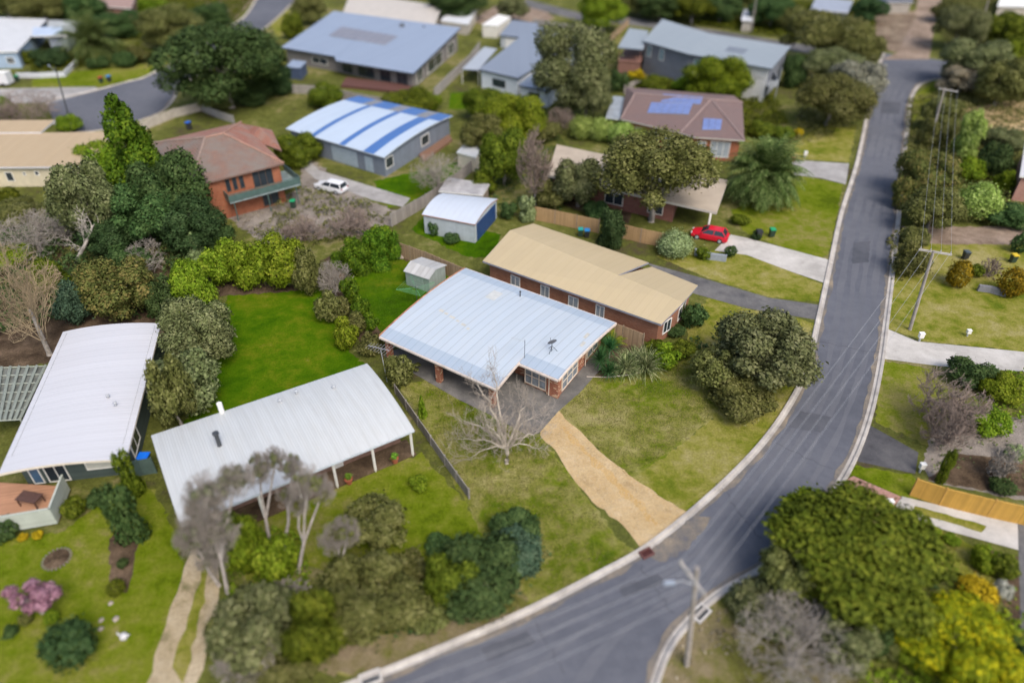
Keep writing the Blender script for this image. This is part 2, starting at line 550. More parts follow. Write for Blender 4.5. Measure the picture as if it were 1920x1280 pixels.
for q in ([(1600, 455), (1632, 452), (1628, 492), (1596, 494)], [(1500, 770), (1560, 782), (1540, 812), (1478, 800)], [(1160, 1100), (1235, 1075), (1250, 1092), (1170, 1120)], [(1655, 190), (1690, 192), (1686, 214), (1650, 212)], [(900, 1215), (990, 1182), (1005, 1205), (915, 1240)]):
    sheet('road_patch', q, tar_m, .017, .08)
for q in ([(1345, 905), (1425, 1010)], [(1530, 640), (1640, 660)], [(1575, 395), (1672, 402)], [(1000, 1165), (1060, 1262)], [(1455, 830), (1560, 880)], [(1200, 1060), (1262, 1150)]):
    a, b = P(*q[0]), P(*q[1]); n = Vector((-(b - a).y, (b - a).x, 0)).normalized()
    ln = [a.lerp(b, k / 12) + n * random.Random(k + int(q[0][0])).uniform(-.18, .18) for k in range(13)]
    sheet('road_crack', [(p.x, p.y) for p in [p + n * .035 for p in ln] + [p - n * .035 for p in ln][::-1]], tar_m, .021, world=True)
for ln_, sd_ in ((wl, 1), (el, -1), (cl, 1), (cr, -1)):
    a, b = [], []
    g_ = random.Random(len(ln_))
    pts_ = resample(ln_, 160)
    for i in range(len(pts_)):
        d = (pts_[min(i + 1, len(pts_) - 1)] - pts_[max(i - 1, 0)]); d.z = 0; d.normalize(); n = Vector((-d.y, d.x, 0)) * sd_
        a.append(pts_[i] - n * .05); b.append(pts_[i] + n * (.16 + .3 * g_.random() ** 2))
    sheet('gutter_grit', [(p.x, p.y) for p in a + b[::-1]], dust_m, .029, 0, world=True)
sheet('road_dust', [(1215, 1040), (1296, 972), (1330, 965), (1322, 992), (1290, 1025), (1240, 1056)], dust_m, .025, .25)

# verges and lawns
sheet('verge', [(1290, 968), (1372, 893), (1435, 822), (1482, 752), (1510, 690), (1390, 690), (1330, 790), (1240, 860), (1165, 898)], G_verge, .004, .25)
sheet('front_lawn', [(1045, 770), (1110, 705), (1140, 690), (1250, 672), (1300, 650), (1400, 690), (1330, 790), (1240, 862), (1172, 900), (1120, 840)], G_straw, .009, .18)
sheet('front_lawn', [(748, 720), (800, 712), (865, 752), (985, 812), (1010, 812), (1062, 880), (1140, 985), (1192, 1040), (1120, 1086), (1000, 1140), (900, 1000), (830, 860)], G_straw, .009, .2)
sheet('back_lawn', [(600, 500), (720, 440), (870, 505), (850, 560), (800, 600), (720, 640), (660, 560)], G_lush, .009, .15)
sheet('verge', [(1192, 1040), (1130, 1072), (1000, 1140), (860, 1202), (690, 1270), (560, 1250), (760, 1190), (960, 1100), (1110, 1020)], G_verge, .004, .25)
sheet('verge', [(1010, 1128), (1000, 1085), (900, 1120), (760, 1180), (600, 1225), (560, 1260), (690, 1266), (860, 1200)], G_dry, .007, .25)
sheet('verge', [(1262, 1210), (1300, 1165), (1390, 1110), (1500, 1140), (1660, 1290), (1235, 1300)], G_dry, .007, .25)
sheet('lawn', [(425, 545), (590, 530), (620, 580), (660, 665), (690, 690), (480, 760), (340, 800), (400, 690)], G_lush, .006, .3)
sheet('lawn', [(560, 930), (700, 880), (790, 850), (840, 900), (930, 1010), (760, 1090), (560, 1060), (470, 1120), (440, 980)], G_lawn, .005, .3)
sheet('lawn', [(-60, 1020), (120, 1000), (250, 880), (290, 920), (330, 1000), (350, 1090), (280, 1300), (-80, 1320)], G_lawn, .005, .3)
sheet('lawn', [(1370, 395), (1500, 330), (1580, 345), (1556, 470), (1540, 487), (1400, 440)], G_lawn, .005, .2)
sheet('lawn', [(1490, 270), (1560, 220), (1606, 235), (1592, 305), (1490, 298)], G_verge, .005, .2)
sheet('lawn', [(1230, 480), (1330, 470), (1400, 475), (1540, 532), (1538, 567), (1440, 556), (1330, 522)], G_verge, .005, .2)
sheet('lawn', [(1330, 560), (1400, 578), (1526, 605), (1505, 680), (1380, 690), (1290, 640), (1290, 590)], G_verge, .005, .2)
sheet('lawn', [(1700, 455), (1925, 458), (1925, 660), (1730, 638), (1662, 615), (1680, 500)], G_verge, .005, .2)
sheet('lawn', [(1655, 677), (1740, 690), (1800, 760), (1740, 835), (1640, 790)], G_lawn, .005, .2)
sheet('lawn', [(1585, 870), (1710, 890), (1730, 930), (1700, 945), (1600, 905)], G_lawn, .005, .15)
sheet('lawn', [(1560, 920), (1690, 965), (1800, 1010), (1870, 1060), (1860, 1110), (1640, 1010), (1540, 960)], G_verge, .005, .2)
sheet('lawn', [(430, 190), (550, 180), (600, 195), (660, 180), (560, 240), (520, 250), (440, 225)], G_olive, .005, .3)
sheet('lawn', [(140, 135), (300, 118), (330, 120), (268, 146), (190, 162), (60, 165), (60, 150)], G_lawn, .005, .2)
sheet('lawn', [(700, 340), (870, 300), (880, 330), (780, 375), (730, 390)], G_lush, .005, .2)
sheet('lawn', [(770, 430), (800, 400), (940, 440), (920, 485), (870, 480)], G_lush, .005, .2)
sheet('lawn', [(500, 30), (540, 20), (560, 60), (520, 70)], G_verge, .005, .2)
sheet('lawn', [(845, 175), (895, 170), (895, 205), (840, 205)], G_lush, .005, .1)
sheet('lawn', [(1715, 180), (1755, 150), (1765, 170), (1730, 200), (1712, 230)], G_lawn, .005, .1)
sheet('lawn', [(1240, 75), (1440, 92), (1560, 108), (1560, 116), (1440, 100)], G_verge, .005, .1)

# concrete, gravel and dirt
sheet('driveway', [(1045, 770), (1086, 808), (1130, 850), (1178, 890), (1236, 928), (1296, 965), (1206, 1030), (1168, 985), (1110, 940), (1064, 882), (1034, 836), (1010, 814)], G_sand, .013, .12, smooth=False, step=.5)
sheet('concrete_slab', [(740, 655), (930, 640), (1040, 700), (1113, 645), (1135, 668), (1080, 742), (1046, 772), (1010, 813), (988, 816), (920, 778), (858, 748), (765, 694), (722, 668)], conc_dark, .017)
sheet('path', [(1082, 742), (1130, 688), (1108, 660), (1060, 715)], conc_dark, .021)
sheet('garden_bed', [(1108, 700), (1128, 665), (1165, 640), (1260, 650), (1290, 655), (1245, 690), (1180, 703), (1120, 708)], G_mulch, .015, .08)
sheet('driveway', [(1488, 300), (1592, 307), (1586, 346), (1540, 334), (1488, 328)], conc_grey, .012)
sheet('driveway', [(1340, 470), (1370, 440), (1400, 446), (1554, 487), (1544, 530), (1480, 508), (1400, 478)], concrete, .012)
sheet('driveway', [(1210, 492), (1330, 525), (1440, 558), (1540, 572), (1534, 600), (1400, 578), (1300, 550)], asph_old, .012)
sheet('driveway', [(1660, 615), (1720, 640), (1925, 660), (1925, 697), (1760, 686), (1652, 672)], concrete, .012)
sheet('driveway', [(1622, 792), (1722, 848), (1716, 888), (1596, 862)], asph_dark, .012)
sheet('parking_area', [(1730, 870), (1745, 800), (1820, 780), (1925, 780), (1925, 940), (1740, 900)], G_grav, .008, .2)
sheet('driveway', [(1690, 930), (1925, 985), (1925, 1035), (1670, 965)], concrete, .012)
sheet('lawn', [(1715, 948), (1850, 985), (1840, 997), (1712, 960)], G_verge, .016, .05)
sheet('brick_paving', [(1577, 905), (1600, 892), (1692, 932), (1672, 952)], plain('pink_paver', (.34, .19, .15), .9, .3, 6), .012)
sheet('path', [(1908, 980), (1925, 984), (1925, 1180), (1914, 1180)], asph_old, .02)
sheet('driveway', [(1690, 425), (1925, 425), (1925, 458), (1720, 458)], G_brown, .010, .2)
sheet('driveway', [(1800, 205), (1925, 185), (1925, 245), (1800, 240)], G_sand, .010, .2)
sheet('gravel_track', [(1654, 112), (1684, 98), (1716, 30), (1722, -10), (1768, -10), (1752, 50), (1742, 112)], G_brown, .010, .2)
sheet('bare_ground', [(1590, 30), (1720, 20), (1690, 100), (1640, 92)], ground_mat('dry_earth', [(.3, (.12, .085, .06)), (.5, (.2, .15, .11)), (.75, (.3, .24, .17))], .2, 8, .4, .8), .008, .3)
sheet('concrete_drive', [(-60, 168), (178, 163), (188, 170), (98, 192), (-60, 196)], conc_grey, .012)
sheet('gravel_yard', [(430, 410), (560, 355), (570, 290), (700, 380), (760, 400), (720, 440), (640, 440), (500, 460)], G_grav, .007, .4)
sheet('driveway', [(520, 270), (545, 268), (600, 320), (770, 372), (755, 388), (700, 376), (590, 335)], conc_grey, .012, .05)
sheet('gravel_yard', [(365, -5), (480, -5), (440, 38), (400, 30)], G_brown, .007, .2)
sheet('gravel_yard', [(880, 40), (960, -5), (1010, 10), (1040, 35), (960, 60)], G_brown, .004, .2)
sheet('sandy_track', [(274, 1290), (300, 1200), (330, 1110), (358, 1040), (372, 985), (400, 985), (414, 1040), (410, 1120), (388, 1200), (368, 1290)], G_track, .010, .18, step=.9)
sheet('track_grass', [(326, 1250), (350, 1160), (376, 1090), (386, 1030), (394, 1030), (386, 1110), (366, 1190), (346, 1280)], G_verge, .014, .2, step=.7)
def rut(px, wd, mat, z):
    ln = smooth_line([P(*q) for q in px], 6)
    a, b = [], []
    for i, p in enumerate(ln):
        d = (ln[min(i + 1, len(ln) - 1)] - ln[max(i - 1, 0)]).normalized(); n = Vector((-d.y, d.x, 0))
        k = wd * (.4 + .6 * math.sin(math.pi * min(1, max(0, i / (len(ln) - 1))))) * (1 + .4 * math.sin(i * 1.7))
        off = n * (.12 * math.sin(i * .9))
        a.append(p + n * k / 2 + off); b.append(p - n * k / 2 + off)
    sheet('driveway_rut', [(p.x, p.y) for p in a + b[::-1]], mat, z, .05, world=True, step=.25)
G_rut = ground_mat('orange_dirt', [(.2, (.45, .29, .115)), (.5, (.51, .345, .15)), (.8, (.56, .40, .2))], .3, 8, .25, .9, mid=1.6)
G_pale = ground_mat('washed_grit', [(.3, (.38, .27, .14)), (.5, (.50, .37, .20)), (.75, (.60, .46, .28))], .3, 9, .3, .9, mid=1.6)
rut([(1050, 800), (1085, 832), (1120, 868), (1165, 915), (1205, 955), (1230, 985)], .7, G_rut, .017)
rut([(1040, 812), (1060, 845), (1100, 898), (1150, 950), (1190, 1005)], .55, G_pale, .021)
rut([(1075, 815), (1120, 855), (1170, 900), (1230, 945), (1270, 965)], .55, G_pale, .025)
sheet('garden_bed', [(205, 1010), (240, 985), (262, 1000), (240, 1110), (205, 1110)], G_mulch, .009, .1)
sheet('garden_bed', [(790, 1120), (1000, 1000), (1050, 1020), (1040, 1075), (900, 1140), (800, 1150)], G_mulch, .008, .25)
sheet('garden_bed', [(1740, 900), (1800, 850), (1925, 860), (1925, 930), (1780, 910)], G_mulch, .010, .15)
sheet('garden_bed', [(1845, 1030), (1925, 1050), (1925, 1180), (1890, 1180), (1880, 1110)], G_mulch, .009, .15)
sheet('garden_bed', [(600, 490), (640, 470), (668, 560), (716, 622), (690, 660), (640, 600)], G_mulch, .014, .15)
sheet('garden_bed', [(742, 458), (775, 470), (765, 492), (738, 480)], G_mulch, .015, .08)
sheet('deck', [(1000, 300), (1190, 370), (1180, 420), (1000, 370)], G_mulch, .006, .1)
sheet('garden_bed', [(385, 500), (560, 500), (600, 530), (560, 545), (425, 555), (390, 560)], G_mulch, .010, .2)
sheet('garden_bed', [(-40, 420), (280, 400), (420, 440), (420, 520), (320, 640), (-40, 700)], G_mulch, .006, .3)

# gutter pits let into the kerb
def pit(px, py, label, dark=(.05, .055, .065), rim=(.46, .44, .41), rz=0.0, sc_=.85):
    c = P(px, py)
    e = empty('drain_pit', c, label, 'drain')
    mb = MB()
    M = Matrix.Translation(c) @ Matrix.Rotation(rz, 4, 'Z') @ Matrix.Diagonal((sc_, sc_, 1, 1))
    for dx, dy, sx, sy in ((0, .42, 1.5, .16), (0, -.42, 1.5, .16), (.67, 0, .16, .68), (-.67, 0, .16, .68)):
        mb.box(None, (sx, sy, .17), M=M @ Matrix.Translation((dx, dy, .085)))
    mb.build('rim', plain('pit_rim%d' % px, rim, .9, .2, 4), e)
    mb = MB()
    for k in range(8):
        mb.box(None, (.06, .68, .03), M=M @ Matrix.Translation((-.52 + .15 * k, 0, .1)))
    mb.box(None, (1.18, .68, .02), M=M @ Matrix.Translation((0, 0, .04)))
    mb.build('grate', plain('pit_grate%d' % px, dark, .6, .3, 4), e)
pit(695, 1272, 'pale concrete framed gutter pit in the kerb below the big rounded olive bush', rz=R(22))
pit(1313, 1150, 'concrete framed gutter pit beside the pole with the street lamp', rz=R(42))
pit(1212, 1038, 'dark red gutter grate where the sandy driveway meets the road', (.10, .03, .025), (.12, .05, .045), rz=R(28), sc_=.62)
# ------------------------------------------------------------------ buildings
def cen(pts):
    c = sum((Vector(p) for p in pts), Vector((0, 0, 0))) / len(pts)
    return Vector((c.x, c.y, 0))

def ccw(pts):
    a = sum(pts[i].x * pts[(i + 1) % len(pts)].y - pts[(i + 1) % len(pts)].x * pts[i].y for i in range(len(pts)))
    return pts if a > 0 else pts[::-1]

def inset(pts, d):
    """move every edge of a counter-clockwise plan polygon inwards by d (z is kept)"""
    o = []
    n = len(pts)
    for i in range(n):
        p0, p1, p2 = pts[i - 1], pts[i], pts[(i + 1) % n]
        a = Vector((p1.x - p0.x, p1.y - p0.y)).normalized()
        b = Vector((p2.x - p1.x, p2.y - p1.y)).normalized()
        na, nb = Vector((-a.y, a.x)), Vector((-b.y, b.x))
        m = na + nb
        k = m.dot(na)
        m = m * (d / max(k, .35))
        o.append(Vector((p1.x + m.x, p1.y + m.y, p1.z)))
    return o

def roof_mesh(mb, faces, thick=.16, axis=None, mi=0, flat_uv=False):
    """top faces, a fascia round the free edges and a soffit. faces: lists of world points"""
    edges = {}
    key = lambda p: (round(p.x, 3), round(p.y, 3), round(p.z, 3))
    for f in faces:
        n = Vector((0, 0, 0))
        for i in range(1, len(f) - 1): n += (f[i] - f[0]).cross(f[i + 1] - f[0])
        if n.z < 0:
            f = f[::-1]; n = -n
        n.normalize()
        if axis is not None:
            ax = Vector(axis).normalized()
        else:
            ax = Vector((0, 0, 1)).cross(n)
            ax = ax.normalized() if ax.length > .02 else Vector((1, 0, 0))
        vx = n.cross(ax)
        mb.face(f, [(p.dot(ax), p.dot(vx)) for p in f], mi=mi)
        mb.face([p - Vector((0, 0, thick)) for p in f[::-1]], mi=1)
        for i in range(len(f)):
            a, b = f[i], f[(i + 1) % len(f)]
            k = (key(a), key(b))
            if (k[1], k[0]) in edges: del edges[(k[1], k[0])]
            else: edges[k] = (a, b)
    d = Vector((0, 0, thick))
    for a, b in edges.values():
        mb.face([a - d, b - d, b, a], mi=1)

def arch_faces(A, B, C, D, rise, n=14, f=None):
    """curved roof over corners A-B (near eave) and D-C (far eave)"""
    f = f or (lambda v: 4 * rise * v * (1 - v))
    rows = []
    for k in range(n + 1):
        v = k / n
        z = Vector((0, 0, f(v)))
        rows.append((A.lerp(D, v) + z, B.lerp(C, v) + z))
    return rows, [[rows[k][0], rows[k][1], rows[k + 1][1], rows[k + 1][0]] for k in range(n)]

class House:
    def __init__(s, name, label, cat, base_pts):
        s.root = empty(name, cen(base_pts), label, cat)
    def roof(s, faces, mat, thick=.16, edge=None, axis=None, name='roof', mat2=None):
        mb = MB()
        roof_mesh(mb, faces, thick, axis)
        s.r = mb.build(name, [mat, edge or white_paint], s.root)
        return s.r
    def walls(s, outline, ins, mat, z0=0.0, name='wall', drop=.14):
        """outline: roof perimeter (world, z = roof surface); walls run from z0 to just under it"""
        o = ccw([Vector(p) for p in outline])
        w = inset(o, ins)
        s.W = w
        s.wz0 = z0
        mb = MB()
        n = len(w)
        for i in range(n):
            a, b = w[i], w[(i + 1) % n]
            za, zb = a.z - drop, b.z - drop
            if za - z0 < .05 and zb - z0 < .05: continue
            mb.face([Vector((a.x, a.y, z0)), Vector((b.x, b.y, z0)), Vector((b.x, b.y, zb)), Vector((a.x, a.y, za))])
        s.wall = mb.build(name, mat, s.root)
        return w
    def edge(s, px, py):
        """index of the wall whose middle looks nearest to photo pixel (px, py)"""
        best, bi = 1e9, 0
        for i in range(len(s.W)):
            a, b = s.W[i], s.W[(i + 1) % len(s.W)]
            m = (a + b) / 2
            m = Vector((m.x, m.y, (m.z + s.wz0) / 2))
            d = depth(m)
            qx = 960 + FPX * m.x / d
            qy = 640 - FPX * (m.y * ST + (m.z - CH) * CT) / d
            e = (qx - px) ** 2 + (qy - py) ** 2
            if e < best: best, bi = e, i
        return bi
    def window(s, i, t0, t1, z0, z1, frame=None, glass=None, bars=1, name='window', fr=.08, hbar=None):
        a, b = s.W[i], s.W[(i + 1) % len(s.W)]
        a = Vector((a.x, a.y, 0)); b = Vector((b.x, b.y, 0))
        panel(a.lerp(b, t0), a.lerp(b, t1), z0, z1, s.root, frame, glass, bars, name, fr, hbar)
    def door(s, i, t0, t1, z0, z1, mat, frame=None, name='door', handle=True, glass=None):
        a, b = s.W[i], s.W[(i + 1) % len(s.W)]
        a = Vector((a.x, a.y, 0)); b = Vector((b.x, b.y, 0))
        p, q = a.lerp(b, t0), a.lerp(b, t1)
        d = (q - p).normalized(); nrm = Vector((d.y, -d.x, 0))
        M = frame_matrix(p, q, (z0 + z1) / 2)
        L = (q - p).length
        mb = MB()
        mb.box(None, (L, .06, z1 - z0), M=M)
        for k in range(1, 5):
            mb.box(None, (L * .96, .02, .03), M=M @ Matrix.Translation((0, -.045, (z1 - z0) * (k / 5 - .5))))
        o = mb.build(name, mat, s.root)
        if handle:
            mb = MB()
            mb.box(None, (.14, .06, .05), M=M @ Matrix.Translation((L * .38 if L < 1.5 else 0, -.08, -.1 if L < 1.5 else -.6)))
            mb.build('handle', grey_metal, o)
        return o

def frame_matrix(p, q, z):
    d = (q - p); d.z = 0; d.normalize()
    c = (p + q) / 2
    M = Matrix(((d.x, -d.y, 0, c.x), (d.y, d.x, 0, c.y), (0, 0, 1, z), (0, 0, 0, 1)))
    return M

def panel(p, q, z0, z1, root, frame=None, glass=None, bars=1, name='window', fr=.08, hbar=None):
    """a framed window standing 4 cm proud of the wall line p-q (outside lies to the right of p-q)"""
    frame = frame or white_paint
    glass = glass or glass_dark
    M = frame_matrix(p, q, (z0 + z1) / 2)
    L, H = (q - p).length, z1 - z0
    mb = MB()
    for sx in (-1, 1): mb.box(None, (fr, .10, H), M=M @ Matrix.Translation((sx * (L - fr) / 2, -.03, 0)))
    for sz in (-1, 1): mb.box(None, (L - 2 * fr, .10, fr), M=M @ Matrix.Translation((0, -.03, sz * (H - fr) / 2)))
    for k in range(1, bars + 1):
        mb.box(None, (fr * .8, .08, H - 2 * fr), M=M @ Matrix.Translation((L * (k / (bars + 1) - .5), -.03, 0)))
    if hbar is not None:
        for k in range(bars + 1):
            w0 = L / (bars + 1)
            mb.box(None, (w0 - fr * .9, .07, fr * .8), M=M @ Matrix.Translation((w0 * (k + .5) - L / 2, -.03, H * (hbar - .5))))
    f = mb.build(name, frame, root)
    mb = MB()
    mb.box(None, (L - fr, .03, H - fr), M=M @ Matrix.Translation((0, -.02, 0)))
    mb.build('pane', glass, f)
    return f

# ---- the main house: curved metal roof, red brick, carport under the left half
A0 = Vector((-11.87, 50.92, 0))
EX = Vector((.8265, -.563, 0)); EY = Vector((.512, .859, 0))
def UR(v): return 17.4 - .062 * (13.75 - v)          # the right gable edge runs slightly out of square
def hp(u, v, z=0.0): return A0 + EX * u + EY * v + Vector((0, 0, z))
HL, HD, NU, NV = 17.35, 13.75, 12.85, 3.55
def prof(v):
    t = v / HD
    z = 2.62 + 1.8 * t * (1 - t)
    return z
def prof2(v):
    return prof(v) if v > NV + 1.3 else prof(NV + 1.3) - .13 * (NV + 1.3 - v)
main = House('brick_house', 'red brick house with a wide curved pale blue metal roof beside the sandy driveway', 'house', [hp(0, 0), hp(HL, HD)])
mroof = sheet_roof('main_roof_sheet', (.43, .49, .55), .76, .19, (.55, .53, .47), .10, .42, .45, seam=.05)
mband = sheet_roof('eave_band_sheet', (.33, .40, .48), .76, .19, (.5, .5, .48), .10, .42, .6)  # outer strips of the roof along the eaves, coloured bluer and darker
fascia = plain('fascia_paint', (.62, .50, .42), .6, .2, 2.5, bmp=.1)
def strip_faces(u0, u1, v0, v1, pf, n):
    o = []
    for k in range(n):
        a, b = v0 + (v1 - v0) * k / n, v0 + (v1 - v0) * (k + 1) / n
        ua, ub = (UR(a), UR(b)) if u1 == HL else (u1, u1)
        o.append([hp(u0, a, pf(a)), hp(ua, a, pf(a)), hp(ub, b, pf(b)), hp(u0, b, pf(b))])
    return o
main.roof(strip_faces(0, NU, 1.3, HD - 1.2, prof, 14) + strip_faces(NU, HL, NV + 1.3, HD - 1.2, prof2, 10), mroof, .2, fascia, axis=EX)
rf = main.r
mb = MB(); roof_mesh(mb, strip_faces(0, NU, 0, 1.3, lambda v: prof(v) - .04 + .03 * v, 3), .2, EX); mb.build('eave_band', [mband, fascia], main.root)
mb = MB(); roof_mesh(mb, strip_faces(NU, HL, NV, NV + 1.3, prof2, 2), .2, EX); mb.build('eave_band', [mband, fascia], main.root)
mb = MB(); roof_mesh(mb, strip_faces(0, HL, HD - 1.2, HD, prof, 3), .2, EX); mb.build('eave_band', [mband, fascia], main.root)
# gutters and barge boards a little proud of the sheets
mb = MB()
def gut(p, q, w=.13, h=.16, dz=-.12, off=.07):
    M = frame_matrix(p, q, p.z + dz)
    L = (q - p).length
    sl = math.atan2(q.z - p.z, (Vector((q.x - p.x, q.y - p.y, 0))).length)
    M = M @ Matrix.Translation((0, 0, (q.z - p.z) / 2)) @ Matrix.Rotation(-sl, 4, 'Y')
    mb.box(None, (L, w, h), M=M @ Matrix.Translation((0, -off, 0)))
gut(hp(0, 0, prof(0) - .03), hp(NU, 0, prof(0) - .03))
gut(hp(NU, NV, prof2(NV)), hp(UR(NV), NV, prof2(NV)))
gut(hp(UR(HD), HD, prof(HD)), hp(0, HD, prof(HD)))
mb.build('gutter', plain('gutter_paint', (.60, .53, .47), .5, .2, 2, bmp=.05), main.root)
mb = MB()
def barge(u, v0, v1, pf, n, rev):
    for k in range(n):
        a, b = v0 + (v1 - v0) * k / n, v0 + (v1 - v0) * (k + 1) / n
        p, q = hp(UR(a) if u == HL else u, a, pf(a)), hp(UR(b) if u == HL else u, b, pf(b))
        if rev: p, q = q, p
        gut(p, q, .09, .24, -.07, .06)
barge(NU, 0, NV, prof, 4, False)
mb.build('barge_board', plain('barge_paint', (.68, .58, .50), .55, .2, 2, bmp=.1), main.root)
mb = MB()
barge(HL, NV, HD, prof2, 8, False)
mb.build('barge_board', plain('barge_paint', (.68, .58, .50), .55, .2, 2, bmp=.1), main.root)
mb = MB()
barge(0, 0, HD, prof, 12, True)
mb.build('barge_board', plain('rusty_barge', (.42, .20, .11), .7, .5, 2.5, bmp=.1), main.root)['label'] = 'weathered rusty red barge board'
bk = brick_mat('red_brick', (.27, .075, .035), (.36, .12, .06), (.34, .25, .19), (.60, .42, .27), .17)
# walls: house body behind the carport and living wing at the right
mb = MB()
WT = 2.5
u0, u1, v0, v1 = .6, 16.35, 5.2, 13.1
pts = [(u0, v0), (12.9, v0), (12.9, 4.45), (16.35, 4.45), (16.35, v1), (u0, v1)]
for i in range(len(pts)):
    a, b = pts[i], pts[(i + 1) % len(pts)]
    n = 8 if abs(a[0] - b[0]) < .1 and abs(a[1] - b[1]) > 2 else 1
    for k in range(n):
        ua, va = a[0] + (b[0] - a[0]) * k / n, a[1] + (b[1] - a[1]) * k / n
        ub, vb = a[0] + (b[0] - a[0]) * (k + 1) / n, a[1] + (b[1] - a[1]) * (k + 1) / n
        mb.face([hp(ua, va, 0), hp(ub, vb, 0), hp(ub, vb, (prof2 if ub > NU else prof)(vb) - .19), hp(ua, va, (prof2 if ua > NU else prof)(va) - .19)])
mb.build('wall', bk, main.root)
def pier(u, v, su, sv, zt):
    mb = MB()
    q = [hp(u - su / 2, v - sv / 2), hp(u + su / 2, v - sv / 2), hp(u + su / 2, v + sv / 2), hp(u - su / 2, v + sv / 2)]
    mb.prism(q, 0, zt)
    mb.build('brick_pier', bk, main.root)
pier(15.85, 4.5, 1.14, .42, 2.66)
pier(6.35, .48, .5, .5, 2.5)
pier(12.1, .48, .48, .48, 2.5)
pier(.55, .48, .48, .48, 2.5)
pan = lambda ua, va, ub, vb, z0, z1, bars, hb, g: panel(hp(ua, va), hp(ub, vb), z0, z1, main.root, cream_paint, g, bars, 'window', .09, hb)
gl2 = plain('blind_glass', (.22, .25, .28), .1, .5, 1.2, bmp=0)
pan(13.0, 4.42, 15.2, 4.42, .25, 2.5, 2, .42, gl2)
pan(16.38, 5.0, 16.38, 8.0, .3, 2.5, 2, .42, gl2)
pan(16.38, 9.9, 16.38, 12.2, .5, 2.5, 1, .42, gl2)
pan(2.2, 5.17, 4.2, 5.17, .9, 2.2, 1, None, glass_dark)
pan(7.2, 5.17, 9.0, 5.17, .9, 2.2, 1, None, glass_dark)
mb = MB(); M = frame_matrix(hp(10.6, 5.17), hp(11.5, 5.17), 1.05); mb.box(None, (.9, .06, 2.05), M=M); dr = mb.build('door', plain('door_paint', (.12, .07, .05), .5, .2, 3), main.root)
mb = MB(); mb.box(None, (.12, .07, .05), M=M @ Matrix.Translation((.33, -.06, 0))); mb.build('handle', grey_metal, dr)
mb = MB()
mb.tube([hp(15.55, 4.22, .05), hp(15.55, 4.22, 2.6)], .045, 6)
mb.tube([hp(16.47, 9.55, .05), hp(16.47, 9.55, 2.8)], .045, 6)
mb.build('downpipe', cream_paint, main.root)
# repaired sheets and stains on the roof, laid on the sheets
def on_roof(u, v, dz=0.0): return hp(u, v, prof(v) + dz)
mb = MB()
mb.face([on_roof(5.0, 10.0, .02), on_roof(6.1, 10.0, .02), on_roof(6.1, 11.7, .02), on_roof(5.0, 11.7, .02)])
mb.build('skylight', plain('skylight_sheet', (.50, .51, .49), .5, .1, 2, bmp=.05), main.root)
pm = plain('sealant_patch', (.50, .48, .42), .7, .2, 2, bmp=.05)
for k, (u, v, a, b) in enumerate(((2.6, 5.6, .5, .35), (3.3, 5.5, .4, .3), (4.0, 5.35, .6, .3), (4.9, 5.2, .35, .25), (5.6, 5.0, .5, .3), (6.4, 4.75, .3, .3), (16.3, 8.3, .3, .8), (16.0, 9.6, .3, .9))):
    mb = MB(); mb.face([on_roof(u, v, .02), on_roof(u + a, v, .02), on_roof(u + a, v + b, .02), on_roof(u, v + b, .02)]); mb.build('roof_patch', pm, main.root)
# TV mast, vent pipe
mb = MB()
mb.tube([on_roof(2.6 + 5.1, 12.3, 0), on_roof(7.7, 12.3, .5)], .06, 7)
mb.tube([on_roof(7.7, 12.3, .5), on_roof(7.7, 12.3, .58)], .10, 7)
mb.build('vent_pipe', dark_metal, main.root)
# satellite dish and two-way antenna stand on the roof: things of their own
dish_p = on_roof(14.6, 6.3)
dish = empty('satellite_dish', dish_p, 'small dark satellite dish on a tripod near the right end of the curved roof', 'satellite dish')
mb = MB()
for a in (0, 2.1, 4.2):
    mb.tube([dish_p + Vector((.5 * math.cos(a), .5 * math.sin(a), -.02)), dish_p + Vector((0, 0, .55))], .022, 5)
mb.tube([dish_p, dish_p + Vector((0, 0, .8))], .03, 6)
mb.build('mast', dark_metal, dish)
mb = MB()
M = Matrix.Translation(dish_p + Vector((.05, .05, .85))) @ Matrix.Rotation(R(200), 4, 'Z') @ Matrix.Rotation(R(62), 4, 'X')
n = 16
for k in range(n):
    a0, a1 = 2 * math.pi * k / n, 2 * math.pi * (k + 1) / n
    r = [(0, 0), (.2, .02), (.42, .10)]
    for j in range(2):
        q = [(r[j][0], a0, r[j][1]), (r[j][0], a1, r[j][1]), (r[j + 1][0], a1, r[j + 1][1]), (r[j + 1][0], a0, r[j + 1][1])]
        pts = [M @ Vector((rr * math.cos(a), rr * math.sin(a), z)) for rr, a, z in q]
        mb.face(pts[1:] if j == 0 else pts)
mb.build('dish', plain('dish_paint', (.10, .105, .12), .5, .2, 4, bmp=0), dish)
mb = MB(); mb.tube([M @ Vector((0, -.4, .1)), M @ Vector((0, -.1, .55))], .02, 5); mb.build('feed_arm', dark_metal, dish)
ap = hp(13.0, 4.3, prof2(4.3))
ant = empty('roof_aerial', ap, 'thin television aerial mast standing at the inner corner of the curved roof', 'aerial')
mb = MB(); mb.tube([ap, ap + Vector((0, 0, 1.9))], .025, 5); mb.build('mast', dark_metal, ant)
mb = MB()
t = ap + Vector((0, 0, 1.75))
mb.tube([t, t + Vector((-1.2, .5, .05))], .015, 4)
for k in range(6):
    c = t + Vector((-.15 - .18 * k, .06 + .075 * k, .02))
    mb.tube([c + Vector((.1, .24, 0)), c - Vector((.1, .24, 0))], .008, 4)
mb.build('boom', grey_metal, ant)

